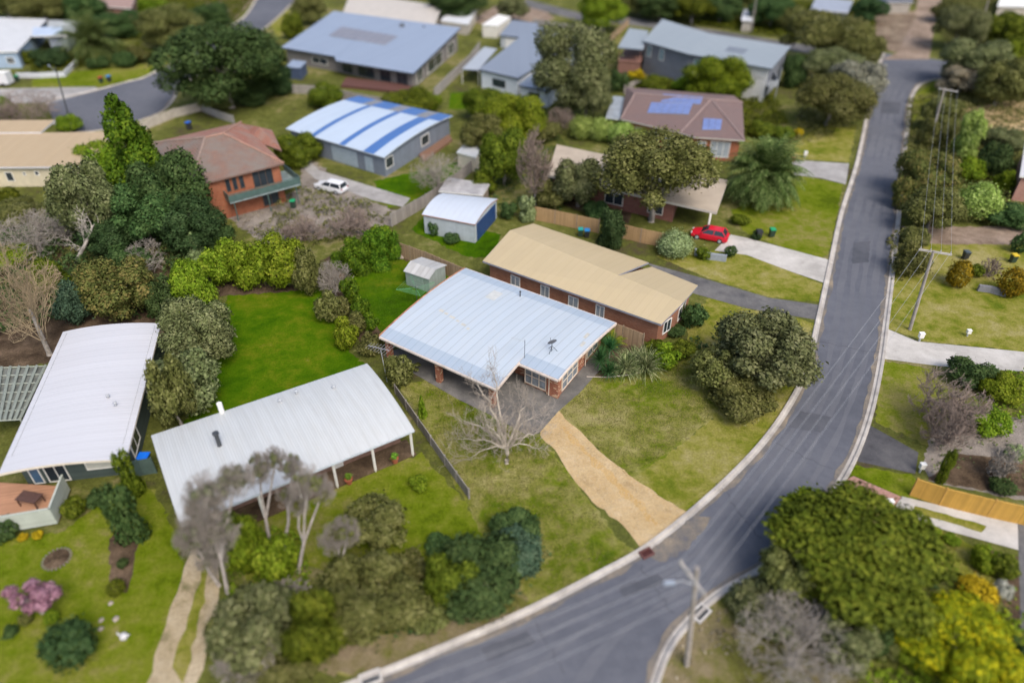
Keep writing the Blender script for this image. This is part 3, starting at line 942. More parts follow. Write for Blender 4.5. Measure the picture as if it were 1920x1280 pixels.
# ---- garden shed
sp0 = [P(762, 534), P(806, 549), P(834, 524)]
su = (sp0[1] - sp0[0]).normalized(); sv = Vector((-su.y, su.x, 0))
SL, SD = (sp0[1] - sp0[0]).length, abs((sp0[2] - sp0[1]).dot(sv))
sh = lambda a, b, z=0: sp0[0] + su * a + sv * b + Vector((0, 0, z))
shed = House('garden_shed', 'small pale green grey metal garden shed with a white ribbed roof on the back lawn', 'shed', [sh(0, 0), sh(SL, SD)])
SE, SR = 1.75, 2.3
m_shed = board_mat('shed_wall_sheet', (.30, .35, .32), .2, .4, True, .10)
r_shed = sheet_roof('shed_roof_sheet', (.45, .45, .44), .6, .2, (.26, .24, .21), .3, .5, .5, seam=.12)
o = .12
shed.roof([[sh(-o, -o, SE), sh(SL + o, -o, SE), sh(SL + o, SD * .38, SR), sh(-o, SD * .38, SR)],
           [sh(-o, SD * .38, SR), sh(SL + o, SD * .38, SR), sh(SL + o, SD + o, SE + .1), sh(-o, SD + o, SE + .1)]], r_shed, .07, plain('shed_trim', (.52, .55, .53), .5, .1, 3))
shed.walls([sh(0, 0, SE + .12), sh(SL, 0, SE + .12), sh(SL, SD * .38, SR), sh(SL, SD, SE + .15), sh(0, SD, SE + .15), sh(0, SD * .38, SR)], .02, m_shed, drop=.1)
shed.door(0, .2, .75, .05, 1.62, plain('shed_door', (.30, .36, .33), .5, .15, 2))

# ---- rotary clothesline
cp = P(782, 566)
clo = empty('clothes_line', cp, 'rotary clothesline with green wires on the back lawn in front of the shed', 'clothesline')
mb = MB(); mb.tube([cp, cp + Vector((0, 0, 1.9))], .035, 6); mb.build('post', dark_metal, clo)
mb = MB(); mw = MB()
for k in range(4):
    a = R(20 + 90 * k)
    e = cp + Vector((2.0 * math.cos(a), 2.0 * math.sin(a), 1.95))
    mb.tube([cp + Vector((0, 0, 1.7)), e], .02, 5)
    a2 = R(110 + 90 * k)
    for q in (.4, .55, .7, .85, 1):
        p0 = (cp + Vector((0, 0, 1.7))).lerp(e, q)
        p1 = (cp + Vector((0, 0, 1.7))).lerp(cp + Vector((2.0 * math.cos(a2), 2.0 * math.sin(a2), 1.95)), q)
        mw.tube([p0, p1], .014, 3, cap=False)
mb.build('arm', plain('green_arm', (.10, .30, .16), .5, .2, 3), clo)
mw.build('line', plain('green_wire', (.12, .34, .15), .5, .2, 3), clo)

# ---- tan roofed brick neighbour
z0 = 2.9
A, B_ = P(905, 489, z0), P(1240, 608, z0)
ridL, ridR = P(956, 432, z0 + .9), P(1282, 566, z0 + .9)
bl, bm_ = P(1000, 419, z0 + .1), P(1216, 492, z0 + .1)
brk = ridL.lerp(ridR, .80)
brr = P(1309, 534, z0 + .1)
bms = P(1178, 508, z0 + .45)
tan = House('brick_house', 'long red brick house with a plain tan metal roof next to the back fence', 'house', [A, B_, brr, bl])
m_tan = sheet_roof('tan_roof_sheet', (.44, .355, .215), .76, .19, (.5, .42, .3), .10, .6, .85)
mid_b = (P(1195, 500, z0 + .25))
tan.roof([[A, B_, ridR, ridL]], m_tan, .2, plain('grey_gutter', (.24, .25, .30), .5, .2, 2))
mb = MB(); roof_mesh(mb, [[ridL, ridL.lerp(ridR, .66), bm_, bl]], .2); mb.build('roof', [m_tan, MC['grey_gutter']], tan.root)
lo = Vector((0, 0, -.2))
mb = MB(); roof_mesh(mb, [[ridL.lerp(ridR, .662) + lo * .2, ridR + lo * .2, brr + lo * .3, P(1222, 500, z0 - .1)]], .2); mb.build('roof', [m_tan, MC['grey_gutter']], tan.root)
bk2 = brick_mat('brown_brick', (.25, .09, .045), (.33, .14, .075), (.3, .22, .17))
tan.walls([A, B_, ridR, brr, P(1216, 498, z0), bl, ridL], .55, bk2, drop=.2)
i = tan.edge(1050, 570)
for t0, t1, a, b in ((.14, .2, .9, 2.1), (.33, .385, .1, 2.2), (.50, .56, .9, 2.1), (.66, .71, .1, 2.2)):
    tan.window(i, t0, t1, a, b, white_paint, glass_pale, 1)
i = tan.edge(1262, 600)
tan.window(i, .3, .75, .8, 2.2, white_paint, glass_dark, 1)
i = tan.edge(1295, 560)
tan.window(i, .2, .7, .8, 2.2, white_paint, glass_dark, 1)

# ---- white roofed house with verandah, lower left
z0 = 2.8
A, B_, C_, D_ = P(338, 985, z0), P(777, 806, z0), P(688, 681, z0 + .1), P(283, 816, z0 + .1)
wh = House('verandah_house', 'long house with a white curved metal roof and white verandah posts', 'house', [A, B_, C_, D_])
rows, fc = arch_faces(A, B_, C_, D_, .45, 12)
m_white = sheet_roof('white_roof_sheet', (.48, .50, .505), .76, .19, (.36, .34, .30), .16, .5, .80)
wh.roof(fc, m_white, .2, plain('pale_gutter', (.50, .56, .62), .5, .2, 2), axis=(B_ - A))
ins_pts = [A.lerp(D_, .16), B_.lerp(C_, .16), C_, D_]
wh.walls([p for p in ins_pts], .5, plain('timber_cladding', (.20, .12, .09), .85, .3, 2), drop=.0)
i = wh.edge(650, 860)
for t0, t1 in ((.30, .42), (.52, .62), (.72, .80), (.86, .95)):
    wh.window(i, t0, t1, .7, 2.2, white_paint, glass_dark, 1)
wh.door(i, .655, .70, .05, 2.1, plain('white_door', (.6, .6, .58), .5, .1, 3))
for t in (.30, .46, .62, .80, .985):
    p = A.lerp(B_, t) + (D_ - A).normalized() * .25
    mb = MB(); mb.box(Vector((p.x, p.y, 1.3)), (.14, .14, 2.6), rz=-.4); mb.build('post', white_paint, wh.root)
mb = MB()
q = [A.lerp(D_, .02), B_.lerp(C_, .02), B_.lerp(C_, .22), A.lerp(D_, .22)]
mb.prism([(p.x, p.y) for p in ccw(q)], 0, .12); mb.build('verandah_floor', G_mulch, wh.root)
for (px, py, hh, dk) in ((413, 838, 1.3, True),):
    p = P(px, py, z0 + .35)
    mb = MB(); mb.tube([p - Vector((0, 0, .2)), p + Vector((0, 0, hh))], .16, 10); mb.tube([p + Vector((0, 0, hh)), p + Vector((0, 0, hh + .15))], .24, 10)
    mb.build('flue', dark_metal, wh.root)
p = P(416, 772, z0 + .2)
mb = MB(); mb.tube([p + Vector((0, 0, -2.7)), p + Vector((0, 0, .9))], .2, 10); mb.build('flue', white_paint, wh.root)
for px, py in ((525, 752), (626, 727), (556, 735)):
    p = P(px, py, z0 + .4)
    mb = MB(); mb.lathe(p, [(.12, -.1), (.12, .15), (.18, .16), (.0, .26)], 9); mb.build('roof_vent', grey_metal, wh.root)

# ---- long white roofed house at the left edge, with deck
z0 = 3.0
A, B_, C_, D_ = P(-4, 889, z0), P(236, 862, z0), P(302, 606, z0), P(118, 622, z0)
lg = House('weatherboard_house', 'dark green weatherboard house with a long white curved roof and a timber deck in front', 'house', [A, B_, C_, D_])
rows, fc = arch_faces(A, D_, C_, B_, .38, 14)
m_white2 = sheet_roof('white_rib_roof', (.52, .525, .555), .9, .3, (.5, .48, .48), .06, .45, .80)
lg.roof(fc, m_white2, .2, plain('cream_edge', (.66, .6, .5), .5, .15, 2), axis=(D_ - A))
outl = []
for k in range(9): outl.append(A.lerp(B_, k / 8) + Vector((0, 0, 2.2 * (k / 8) * (1 - k / 8))))
for k in range(9): outl.append(C_.lerp(D_, k / 8) + Vector((0, 0, 2.2 * (k / 8) * (1 - k / 8))))
m_green = board_mat('green_weatherboard', (.060, .085, .08), .18, .4, False, .15)
wq = [A + (D_ - A).normalized() * 1.2, B_ + (C_ - B_).normalized() * 1.2, C_, D_]
lg.walls(wq, .45, m_green, drop=-.1)
i = lg.edge(120, 905)
lg.window(i, .06, .16, .1, 2.2, white_paint, plain('blue_blind', (.06, .12, .2), .5, .2, 2), 0)
lg.window(i, .20, .40, .1, 2.2, white_paint, glass_dark, 1)
lg.window(i, .58, .92, .9, 2.3, white_paint, plain('white_blind', (.58, .58, .52), .6, .1, 2), 0)
i = lg.edge(262, 760)
lg.window(i, .05, .2, .8, 2.2, white_paint, glass_dark, 1)
lg.window(i, .5, .6, .8, 2.2, white_paint, glass_dark, 1)
for px, py in ((202, 743), (216, 757)):
    p = P(px, py, z0 + .45); mb = MB(); mb.lathe(p, [(.1, -.1), (.1, .12), (.16, .13), (0, .22)], 8); mb.build('roof_vent', grey_metal, lg.root)
dk = [P(-30, 985, .7), P(104, 965, .7), P(122, 912, .7), P(0, 905, .7), P(-30, 905, .7)]
dk = ccw(dk)
mb = MB(); mb.prism([(p.x, p.y) for p in dk], .0, .75); mb.build('deck', board_mat('deck_boards', (.40, .21, .12), .14, .35, False, .2), lg.root)
mb = MB()
for a, b in ((P(-30, 990, 1), P(100, 968, 1)), (P(100, 968, 1), P(124, 905, 1))):
    M = frame_matrix(a, b, 1.05); mb.box(None, ((b - a).length, .08, 1.5), M=M)
    mb.box(None, ((b - a).length + .05, .14, .06), M=M @ Matrix.Translation((0, 0, .78)))
mb.build('deck_screen', board_mat('pale_screen', (.42, .46, .41), .15, .3, False, .1), lg.root)
# table on the deck
tb = P(62, 944, .75)
t_ = empty('outdoor_table', tb, 'brown timber table on the deck of the green weatherboard house', 'table')
mb = MB(); mb.box(tb + Vector((0, 0, .74)), (1.6, .9, .05), rz=-.2); mb.build('tabletop', plain('teak', (.08, .04, .03), .6, .3, 4), t_)
for sx in (-.7, .7):
    for sy in (-.36, .36):
        q = Matrix.Rotation(-.2, 4, 'Z') @ Vector((sx, sy, 0)); mb = MB(); mb.box(tb + q + Vector((0, 0, .36)), (.07, .07, .71)); mb.build('leg', MC['teak'], t_)
# pergola with sheet panels
pg = [P(-30, 790, 2.4), P(38, 786, 2.4), P(86, 686, 2.4), P(-30, 690, 2.4)]
per = empty('pergola', cen(pg), 'pale green pergola with a gridded sheet roof against the long white roofed house', 'pergola')
mb = MB(); mb2 = MB()
for k in range(7):
    a, b = pg[0].lerp(pg[3], k / 6), pg[1].lerp(pg[2], k / 6)
    mb.tube([a, b], .06, 4)
for k in range(8):
    a, b = pg[0].lerp(pg[1], k / 7), pg[3].lerp(pg[2], k / 7)
    mb.tube([a + Vector((0, 0, .08)), b + Vector((0, 0, .08))], .12, 4)
mb.build('rafters', plain('pale_green_paint', (.26, .29, .25), .6, .2, 2), per)
for q in pg[:3]:
    mb2 = MB(); mb2.tube([Vector((q.x, q.y, 0)), q], .06, 5); mb2.build('post', MC['pale_green_paint'], per)
mb = MB(); mb.face([p + Vector((0, 0, -.09)) for p in ccw(pg)]); mb.build('roof_sheet', plain('mossy_sheet', (.16, .17, .15), .5, .6, .9), per)
# ---- cream house with tan roof at the left edge
z0 = 3.0
tl = House('cream_house', 'cream walled house with a flat tan roof behind the tall yellow green conifer', 'house', [P(0, 330), P(180, 330)])
m_tan2 = sheet_roof('pale_tan_roof', (.40, .30, .18), .76, .19, (.5, .42, .3), .08, .6, .9)
ta = [P(-120, 314, z0), P(178, 312, z0), P(207, 247, z0 + .3), P(-120, 252, z0 + .3)]
tl.roof([ta], m_tan2, .22, plain('grey_white_trim', (.55, .55, .58), .5, .1, 2))
tbk = [P(-120, 249, z0 + .5), P(76, 248, z0 + .5), P(103, 225, z0 + .7), P(-120, 226, z0 + .7)]
mb = MB(); roof_mesh(mb, [tbk], .22); mb.build('roof', [m_tan2, MC['grey_white_trim']], tl.root)
tl.walls([ta[0], ta[1], ta[2], ta[3]], .5, plain('cream_wall', (.56, .50, .36), .8, .15, 1.2), drop=.2)
i = tl.edge(30, 345)
for t0, t1, a, b in ((.40, .45, .8, 2.1), (.52, .54, 1.6, 2.1), (.60, .63, 1.6, 2.2), (.72, .75, 1.2, 2.2), (.80, .84, .1, 2.2), (.3, .34, .8, 2.1)):
    tl.window(i, t0, t1, a, b, white_paint, glass_dark, 0)

# ---- two storey orange brick house with tiled hip roof
z0 = 5.3
FL, FR, BR, BL = P(356, 350, z0), P(532, 306, z0), P(452, 229, z0), P(283, 268, z0)
hip = House('tiled_house', 'two storey orange brick house with a mossy terracotta hip roof and a green balcony', 'house', [FL, FR, BR, BL])
c1 = (FL + BL) / 2; c2 = (FR + BR) / 2
ap1 = c1.lerp(c2, .42) + Vector((0, 0, 2.1)); ap2 = c1.lerp(c2, .62) + Vector((0, 0, 2.1))
m_terra = tile_roof('mossy_terracotta', (.20, .125, .10), (.25, .145, .105), (.165, .145, .125))
m_terra2 = tile_roof('red_terracotta', (.30, .125, .085), (.36, .15, .10), (.24, .17, .135))
hip.roof([[FL, FR, ap2, ap1], [BL, ap1, BR] if False else [FL, ap1, BL]], m_terra, .2, plain('brown_gutter', (.16, .10, .08), .6, .2, 2))
mb = MB(); roof_mesh(mb, [[FR, BR, ap2], [BR, BL, ap1, ap2]], .2); mb.build('roof', [m_terra2, MC['brown_gutter']], hip.root)
def ridge_caps(house, lines, mat):
    mb = MB()
    for a, b in lines: mb.tube([a + Vector((0, 0, .04)), b + Vector((0, 0, .04))], .13, 6)
    mb.build('ridge_capping', mat, house.root)
ridge_caps(hip, [(FL, ap1)], plain('ridge_mossy', (.27, .20, .165), .85, .3, 3))
ridge_caps(hip, [(FR, ap2)], plain('ridge_red', (.33, .19, .14), .85, .3, 3))
ridge_caps(hip, [(ap1, ap2)], MC['ridge_red'])
ridge_caps(hip, [(BR, ap2)], MC['ridge_red'])
ridge_caps(hip, [(BL, ap1)], MC['ridge_mossy'])
wgd = Vector((0, 0, -.3))
w1, w2, w3, w4 = P(470, 262, z0 - .3), P(528, 282, z0 - .3), P(510, 244, z0 - .3), P(455, 232, z0 - .3)
wa = (w3 + w4) / 2 * .5 + (w1 + w2) / 2 * .5 + Vector((0, 0, 1.2))
mb = MB(); roof_mesh(mb, [[w1, w2, wa], [w2, w3, wa], [w3, w4, wa], [w4, w1, wa]], .2); mb.build('roof', [m_terra2, MC['brown_gutter']], hip.root)
bk3 = brick_mat('orange_brick', (.27, .075, .032), (.34, .11, .05), (.27, .18, .12))
hip.walls([FL, FR, BR, BL], .5, bk3, drop=.2)
fi = hip.edge(450, 380)
for t0 in (.34, .42, .50): hip.window(fi, t0, t0 + .055, 3.3, 4.9, plain('dark_frame', (.10, .06, .04), .5, .2, 3), glass_dark, 0)
hip.window(fi, .66, .9, 2.9, 5.0, MC['dark_frame'], glass_dark, 2)
hip.window(fi, .72, .92, .2, 2.2, MC['dark_frame'], glass_dark, 1)
a, b = hip.W[fi], hip.W[(fi + 1) % 4]
dirw = (b - a); dirw.z = 0; L = dirw.length; dirw.normalize(); out = Vector((dirw.y, -dirw.x, 0))
a0 = Vector((a.x, a.y, 0))
gp = plain('green_balcony_paint', (.07, .12, .11), .45, .25, 2)
mb = MB()
q = [a0 + dirw * L * .30, a0 + dirw * L * .30 + out * 1.7, a0 + dirw * (L + 1.7) + out * 1.7, a0 + dirw * (L + 1.7) - out * 3.5, a0 + dirw * L - out * 3.5, a0 + dirw * L]
mb.prism([(p.x, p.y) for p in ccw(q)], 2.45, 2.65)
bal = mb.build('balcony', plain('balcony_floor', (.20, .25, .25), .5, .3, 2), hip.root)
mb = MB()
for i in (0, 1, 2):
    p0, p1 = q[i], q[i + 1]
    M = frame_matrix(p0, p1, 3.1); LL = (p1 - p0).length
    mb.box(None, (LL, .06, .08), M=M @ Matrix.Translation((0, 0, .5)))
    mb.box(None, (LL, .05, .75), M=M)
mb.build('railing', gp, bal)
mb = MB()
for t in (.35, .75, 1.1): 
    p = a0 + dirw * L * t + out * 1.5; mb.tube([p, p + Vector((0, 0, 2.45))], .07, 6)
mb.build('post', gp, hip.root)

# ---- house with blue and white striped curved roof
z0 = 3.1
A, B_, C_, D_ = P(536, 241, z0), P(720, 295, z0), P(849, 217, z0), P(672, 180, z0)
bl = House('striped_roof_house', 'grey blue house with a curved roof striped in white and bright blue', 'house', [A, B_, C_, D_])
rows, fc = arch_faces(A, B_, C_, D_, .55, 14)
blue = sheet_roof('blue_roof_sheet', (.05, .135, .36), .76, .19, (.2, .3, .5), .1, .5, .8)
whit = sheet_roof('frosted_roof_sheet', (.42, .50, .60), .76, .19, (.42, .5, .62), .16, .5, .85)
cuts = [(0, .26, 0), (.26, .31, 1), (.31, .56, 0), (.56, .615, 1), (.615, .80, 0), (.80, .90, 1), (.90, 1.0, 0)]
wf, bf, gf = [], [], []
lift = .0
for k, f in enumerate(fc):
    for a, b, m in cuts:
        q = [f[0].lerp(f[1], a), f[0].lerp(f[1], b), f[3].lerp(f[2], b), f[3].lerp(f[2], a)]
        if k < 11: (bf if m else wf).append(q)
    if k >= 11:
        for a, b, m in ((0, .20, 0), (.20, .29, 1), (.29, .48, 0), (.48, .59, 1), (.59, .76, 0), (.76, .86, 1), (.86, 1.0, 0)):
            (gf if m else bf).append([f[0].lerp(f[1], a), f[0].lerp(f[1], b), f[3].lerp(f[2], b), f[3].lerp(f[2], a)])
bl.roof(wf, whit, .15, plain('blue_white_trim', (.5, .56, .62), .5, .1, 2), axis=(B_ - A))
mb = MB(); roof_mesh(mb, bf, .15, axis=(B_ - A)); mb.build('roof', [blue, MC['blue_white_trim']], bl.root)
for k in range(3):
    mb = MB(); roof_mesh(mb, gf[k::3], .15, axis=(B_ - A)); mb.build('roof_sheet', [plain('dull_gap_sheet', (.20, .21, .23), .7, .3, 2), MC['blue_white_trim']], bl.root)
outl = [A, B_] + [B_.lerp(C_, k / 6) + Vector((0, 0, 2.2 * (k / 6) * (1 - k / 6))) for k in range(1, 6)] + [C_, D_] + [D_.lerp(A, k / 6) + Vector((0, 0, 2.2 * (k / 6) * (1 - k / 6))) for k in range(1, 6)]
bl.walls(outl, .45, board_mat('blue_grey_board', (.17, .20, .25), .2, .3, True, .1), drop=.14)
i = bl.edge(640, 310)
bl.window(i, .12, .22, .8, 2.2, white_paint, glass_dark, 1)
bl.door(i, .45, .72, .1, 2.4, plain('pale_blue_door', (.32, .39, .45), .5, .15, 2), name='garage_door')
bl.door(i, .80, .88, .1, 2.2, plain('pale_blue_door', (.32, .39, .45), .5, .15, 2))
for px, py, t0, t1 in ((735, 320, .1, .8), (800, 290, .2, .9)):
    j = bl.edge(px, py); bl.window(j, t0, t1, 1.0, 2.5, white_paint, glass_dark, 0)
vr = [P(795, 300, .3), P(848, 262, .3), P(842, 252, .3), P(785, 290, .3)]
mb = MB(); mb.prism([(p.x, p.y) for p in ccw(vr)], 0, .35); mb.build('deck', plain('brown_deck', (.2, .11, .07), .7, .3, 3), bl.root)

# ---- big grey blue skillion roof with panels
zf, zb = 3.1, 4.5
A, M1, M2, B_ = P(527, 89, zf), P(627, 106, zf), P(630, 114, zf), P(775, 138, zf)
C_, D_ = P(864, 52, zb), P(626, 21, zb)
big = House('skillion_house', 'large dark grey house with a broad blue grey sloping roof carrying a solar array', 'house', [A, B_, C_, D_])
m_bg = sheet_roof('blue_grey_roof', (.235, .285, .375), .76, .25, (.3, .36, .45), .05, .5, .9)
mt = D_.lerp(C_, .40)
big.roof([[A, M1, mt, D_], [M1, M2, B_, C_, mt]], m_bg, .28, plain('dark_fascia', (.07, .08, .10), .5, .2, 2))
big.walls([A, M1, B_, C_, D_], .7, plain('grey_render', (.19, .175, .165), .8, .2, 1.5), drop=.28)
i = big.edge(700, 150)
for t0, t1 in ((.06, .2), (.28, .5), (.58, .72), (.8, .94)): big.window(i, t0, t1, .3, 2.4, dark_metal, glass_dark, 1)
i = big.edge(820, 120)
for t0, t1 in ((.08, .2), (.30, .62), (.76, .90)): big.window(i, t0, t1, .3, 2.7, white_paint, glass_dark, 1)
i = big.edge(575, 115)
big.window(i, .5, .8, .9, 2.2, white_paint, glass_dark, 1)
def on_plane(q, A, B_, D_):
    """point of the roof plane A, B_, D_ seen at pixel q"""
    n = (B_ - A).cross(D_ - A)
    p0 = Vector((0, 0, CH)); d = P(*q) - p0
    return p0 + d * ((A - p0).dot(n) / d.dot(n))
def solar(house, quad, A, B_, D_, nu, nv, mat, name='solar_panel'):
    q = [on_plane(k, A, B_, D_) for k in quad]
    n = (q[1] - q[0]).cross(q[3] - q[0]).normalized()
    if n.z < 0: n = -n
    for i in range(nu):
        for j in range(nv):
            mb = MB()
            f = lambda u, v: q[0].lerp(q[1], u).lerp(q[3].lerp(q[2], u), v)
            e = .012
            pts = [f(i / nu + e / nu * 2, j / nv + e), f((i + 1) / nu - e / nu * 2, j / nv + e), f((i + 1) / nu - e / nu * 2, (j + 1) / nv - e), f(i / nu + e / nu * 2, (j + 1) / nv - e)]
            if (pts[1] - pts[0]).cross(pts[2] - pts[0]).z < 0: pts = pts[::-1]
            roof_mesh(mb, [[p + n * .12 for p in pts]], .05)
            mb.build(name, [mat, grey_metal], house.root)
pv_dark = plain('dark_pv', (.19, .185, .215), .35, .15, 1.0, bmp=0)
pv_blue = plain('blue_pv', (.15, .20, .40), .3, .2, 1.0, bmp=0)
solar(big, [(616, 68), (722, 86), (747, 69), (641, 51)], A, B_, C_, 8, 2, pv_dark)
p = P(754, 50, 4.3); mb = MB(); mb.box(p + Vector((0, 0, .2)), (.9, .8, .7)); mb.build('chimney', plain('chimney_paint', (.10, .11, .13), .6, .2, 3), big.root)
p = P(795, 52, 4.3); mb = MB(); mb.tube([p - Vector((0, 0, .3)), p + Vector((0, 0, .4))], .15, 8); mb.build('vent_pipe', dark_metal, big.root)
dq = [P(640, 165), P(770, 178), P(778, 165), P(650, 150)]
mb = MB(); mb.prism([(p.x, p.y) for p in ccw(dq)], 0, .5); mb.build('deck', board_mat('red_deck', (.11, .045, .035), .14, .4, False, .2), big.root)
tk = [P(541, 148), P(566, 150), P(577, 138), P(553, 135)]
tank = empty('storage_shed', cen(tk), 'small navy blue shed against the left end of the solar roofed grey house', 'shed')
mb = MB(); mb.prism([(p.x, p.y) for p in ccw(tk)], 0, 2.1); mb.build('wall', board_mat('navy_sheet', (.05, .075, .14), .2, .3, True, .1), tank)
mb = MB(); mb.prism([(p.x, p.y) for p in ccw(inset(ccw(tk), -.12))], 2.103, 2.2); mb.build('roof', plain('pale_navy', (.24, .29, .38), .5, .15, 2), tank)

# ---- white walled house with grey gable roofs
z0 = 3.3
wg = House('white_house', 'white walled house with two grey gabled roofs behind the big grey gum tree', 'house', [P(900, 198), P(1100, 120)])
m_gr = sheet_roof('mid_grey_roof', (.19, .22, .275), .76, .25, (.3, .33, .38), .05, .5, .9)
e1, e2 = P(898, 130, z0), P(971, 147, z0)
r1 = P(1002, 48, z0 + .1); r2 = P(1095, 70, z0 + .1)
wg.roof([[e1, e2, r2, r1]], m_gr, .25, plain('charcoal_trim', (.06, .065, .075), .5, .2, 2))
wg.walls([e1, e2, r2, r1], .35, board_mat('white_board', (.66, .70, .73), .18, .2, False, .05), drop=.25)
i = wg.edge(935, 170)
wg.window(i, .32, .68, .9, 2.2, dark_metal, glass_dark, 1)
g = [P(971, 160, 2.9), P(1030, 172, 2.9), P(1135, 85, 2.9), P(1080, 75, 2.9)]
mb = MB(); roof_mesh(mb, [g], .25); mb.build('roof', [m_gr, MC['charcoal_trim']], wg.root)
gw = inset(ccw(g), .4)
mb = MB()
for i in range(4):
    a, b = gw[i], gw[(i + 1) % 4]
    mb.face([Vector((a.x, a.y, 0)), Vector((b.x, b.y, 0)), Vector((b.x, b.y, 2.62)), Vector((a.x, a.y, 2.62))])
mb.build('wall', MC['white_board'], wg.root)
panel(gw[0].lerp(gw[1], .3) * 1.0 - Vector((0, 0, gw[0].z)), gw[0].lerp(gw[1], .7) - Vector((0, 0, gw[0].z)), .9, 2.1, wg.root, dark_metal, glass_dark, 1)
cpt = [P(866, 130, 2.7), P(897, 132, 2.7), P(932, 92, 2.7), P(908, 88, 2.7)]
mb = MB(); roof_mesh(mb, [cpt], .15); mb.build('awning', [plain('pale_grey_awning', (.33, .36, .40), .5, .1, 2), MC['charcoal_trim']], wg.root)
for q in cpt[:2]:
    mb = MB(); mb.tube([Vector((q.x, q.y, 0)), q - Vector((0, 0, .1))], .06, 5); mb.build('post', white_paint, wg.root)
bx = [P(905, 70), P(932, 72), P(957, 55), P(935, 50)]
ws = empty('white_shed', cen(bx), 'white box shed with a pale roof behind the grey gabled white house', 'shed')
mb = MB(); mb.prism([(p.x, p.y) for p in ccw(bx)], 0, 2.5); mb.build('wall', plain('cream_white', (.62, .60, .54), .7, .12, 1), ws)
mb = MB(); mb.prism([(p.x, p.y) for p in ccw(inset(ccw(bx), -.12))], 2.503, 2.62); mb.build('roof', white_paint, ws)
bx = [P(936, 66, 2.6), P(985, 72, 2.6), P(1010, 44, 2.6), P(960, 38, 2.6)]
gs = House('grey_garage', 'low grey roofed garage next to the white box shed', 'garage', bx)
gs.roof([bx], m_gr, .2, MC['charcoal_trim'])
gs.walls(bx, .3, plain('pale_garage_wall', (.45, .48, .5), .7, .15, 1.5), drop=.2)
gs.door(gs.edge(955, 78), .2, .8, .05, 2.2, white_paint, name='garage_door')

# ---- two storey grey house with pale grey roof
z0 = 6.0
ts = House('two_storey_house', 'two storey grey and white house with a pale grey metal roof and upper balcony', 'house', [P(1205, 150), P(1440, 200)])
m_lg = sheet_roof('light_grey_roof', (.25, .285, .31), .76, .25, (.4, .43, .46), .05, .5, .9)
ta, tb_, tc, td = P(1205, 77, z0), P(1289, 101, z0), P(1447, 129, z0), P(1483, 87, z0)
te, tf = P(1330, 63, z0 + .6), P(1242, 36, z0 + .9)
ts.roof([[ta, tb_, te, tf], [tb_, tc, td, te]], m_lg, .25, plain('slate_trim', (.16, .18, .21), .5, .2, 2))
wll = ts.walls([ta, tb_, tc, td, te, tf], .5, board_mat('slate_board', (.17, .185, .215), .2, .25, False, .08), drop=.25)
i = ts.edge(1245, 125)
ts.window(i, .06, .16, 3.4, 5.4, white_paint, plain('teal_glass', (.15, .26, .30), .15, .3, 1, bmp=0), 0)
ts.window(i, .36, .46, 3.4, 5.4, white_paint, MC['teal_glass'], 0)
i = ts.edge(1370, 160)
ts.window(i, .08, .25, 4.0, 5.3, white_paint, MC['teal_glass'], 1)
ts.window(i, .45, .6, 4.0, 5.3, white_paint, MC['teal_glass'], 1)
ts.window(i, .86, .97, 4.0, 5.3, white_paint, MC['teal_glass'], 1)
a, b = ts.W[i], ts.W[(i + 1) % len(ts.W)]
a = Vector((a.x, a.y, 0)); b = Vector((b.x, b.y, 0))
mb = MB(); M = frame_matrix(a.lerp(b, .70), b, 2.9); mb.box(None, ((b - a).length * .30 + .02, .06, 5.7), M=M @ Matrix.Translation((0, -.01, 0))); mb.build('render_panel', plain('white_render', (.62, .63, .62), .7, .1, 1), ts.root)
ts.window(i, .86, .97, 4.0, 5.3, white_paint, MC['teal_glass'], 1)
mb = MB()
q = [b + Vector((.2, -1.3, 0)), b + Vector((2.2, .4, 0)), b + Vector((2.6, 5.0, 0)), b + Vector((.6, 5.0, 0))]
mb.prism([(p.x, p.y) for p in ccw(q)], 2.7, 2.95)
bal2 = mb.build('balcony', plain('balcony_grey', (.28, .30, .32), .6, .2, 2), ts.root)
mb = MB()
for k in (0, 1):
    M = frame_matrix(q[k], q[k + 1], 3.45); mb.box(None, ((q[k + 1] - q[k]).length, .05, .95), M=M)
mb.build('railing', plain('grey_rail', (.30, .33, .36), .4, .2, 2), bal2)
for p in (q[1], q[2]):
    mb = MB(); mb.tube([p, p + Vector((0, 0, 5.7))], .08, 6); mb.build('post', plain('grey_rail', (.3, .33, .36), .4, .2, 2), ts.root)
lw = [P(1158, 89, 5.4), P(1206, 93, 5.4), P(1216, 58, 5.6), P(1180, 53, 5.6)]
mb = MB(); roof_mesh(mb, [lw], .2); mb.build('roof', [m_lg, MC['slate_trim']], ts.root)
lwi = inset(ccw(lw), .35); mb = MB()
for i in range(4):
    a, b = lwi[i], lwi[(i + 1) % 4]; mb.face([Vector((a.x, a.y, 0)), Vector((b.x, b.y, 0)), Vector((b.x, b.y, 2.9)), Vector((a.x, a.y, 2.9))])
mb.build('wall', plain('brown_board', (.20, .10, .075), .8, .2, 2), ts.root)
mb = MB(); mb.prism([(p.x, p.y) for p in inset(ccw(lw), .2)], 2.9, 3.0)
for p in inset(ccw(lw), .4): mb.tube([Vector((p.x, p.y, 3)), Vector((p.x, p.y, 5.25))], .07, 6)
mb.build('deck', plain('red_brown_deck', (.24, .12, .09), .7, .2, 2), ts.root)

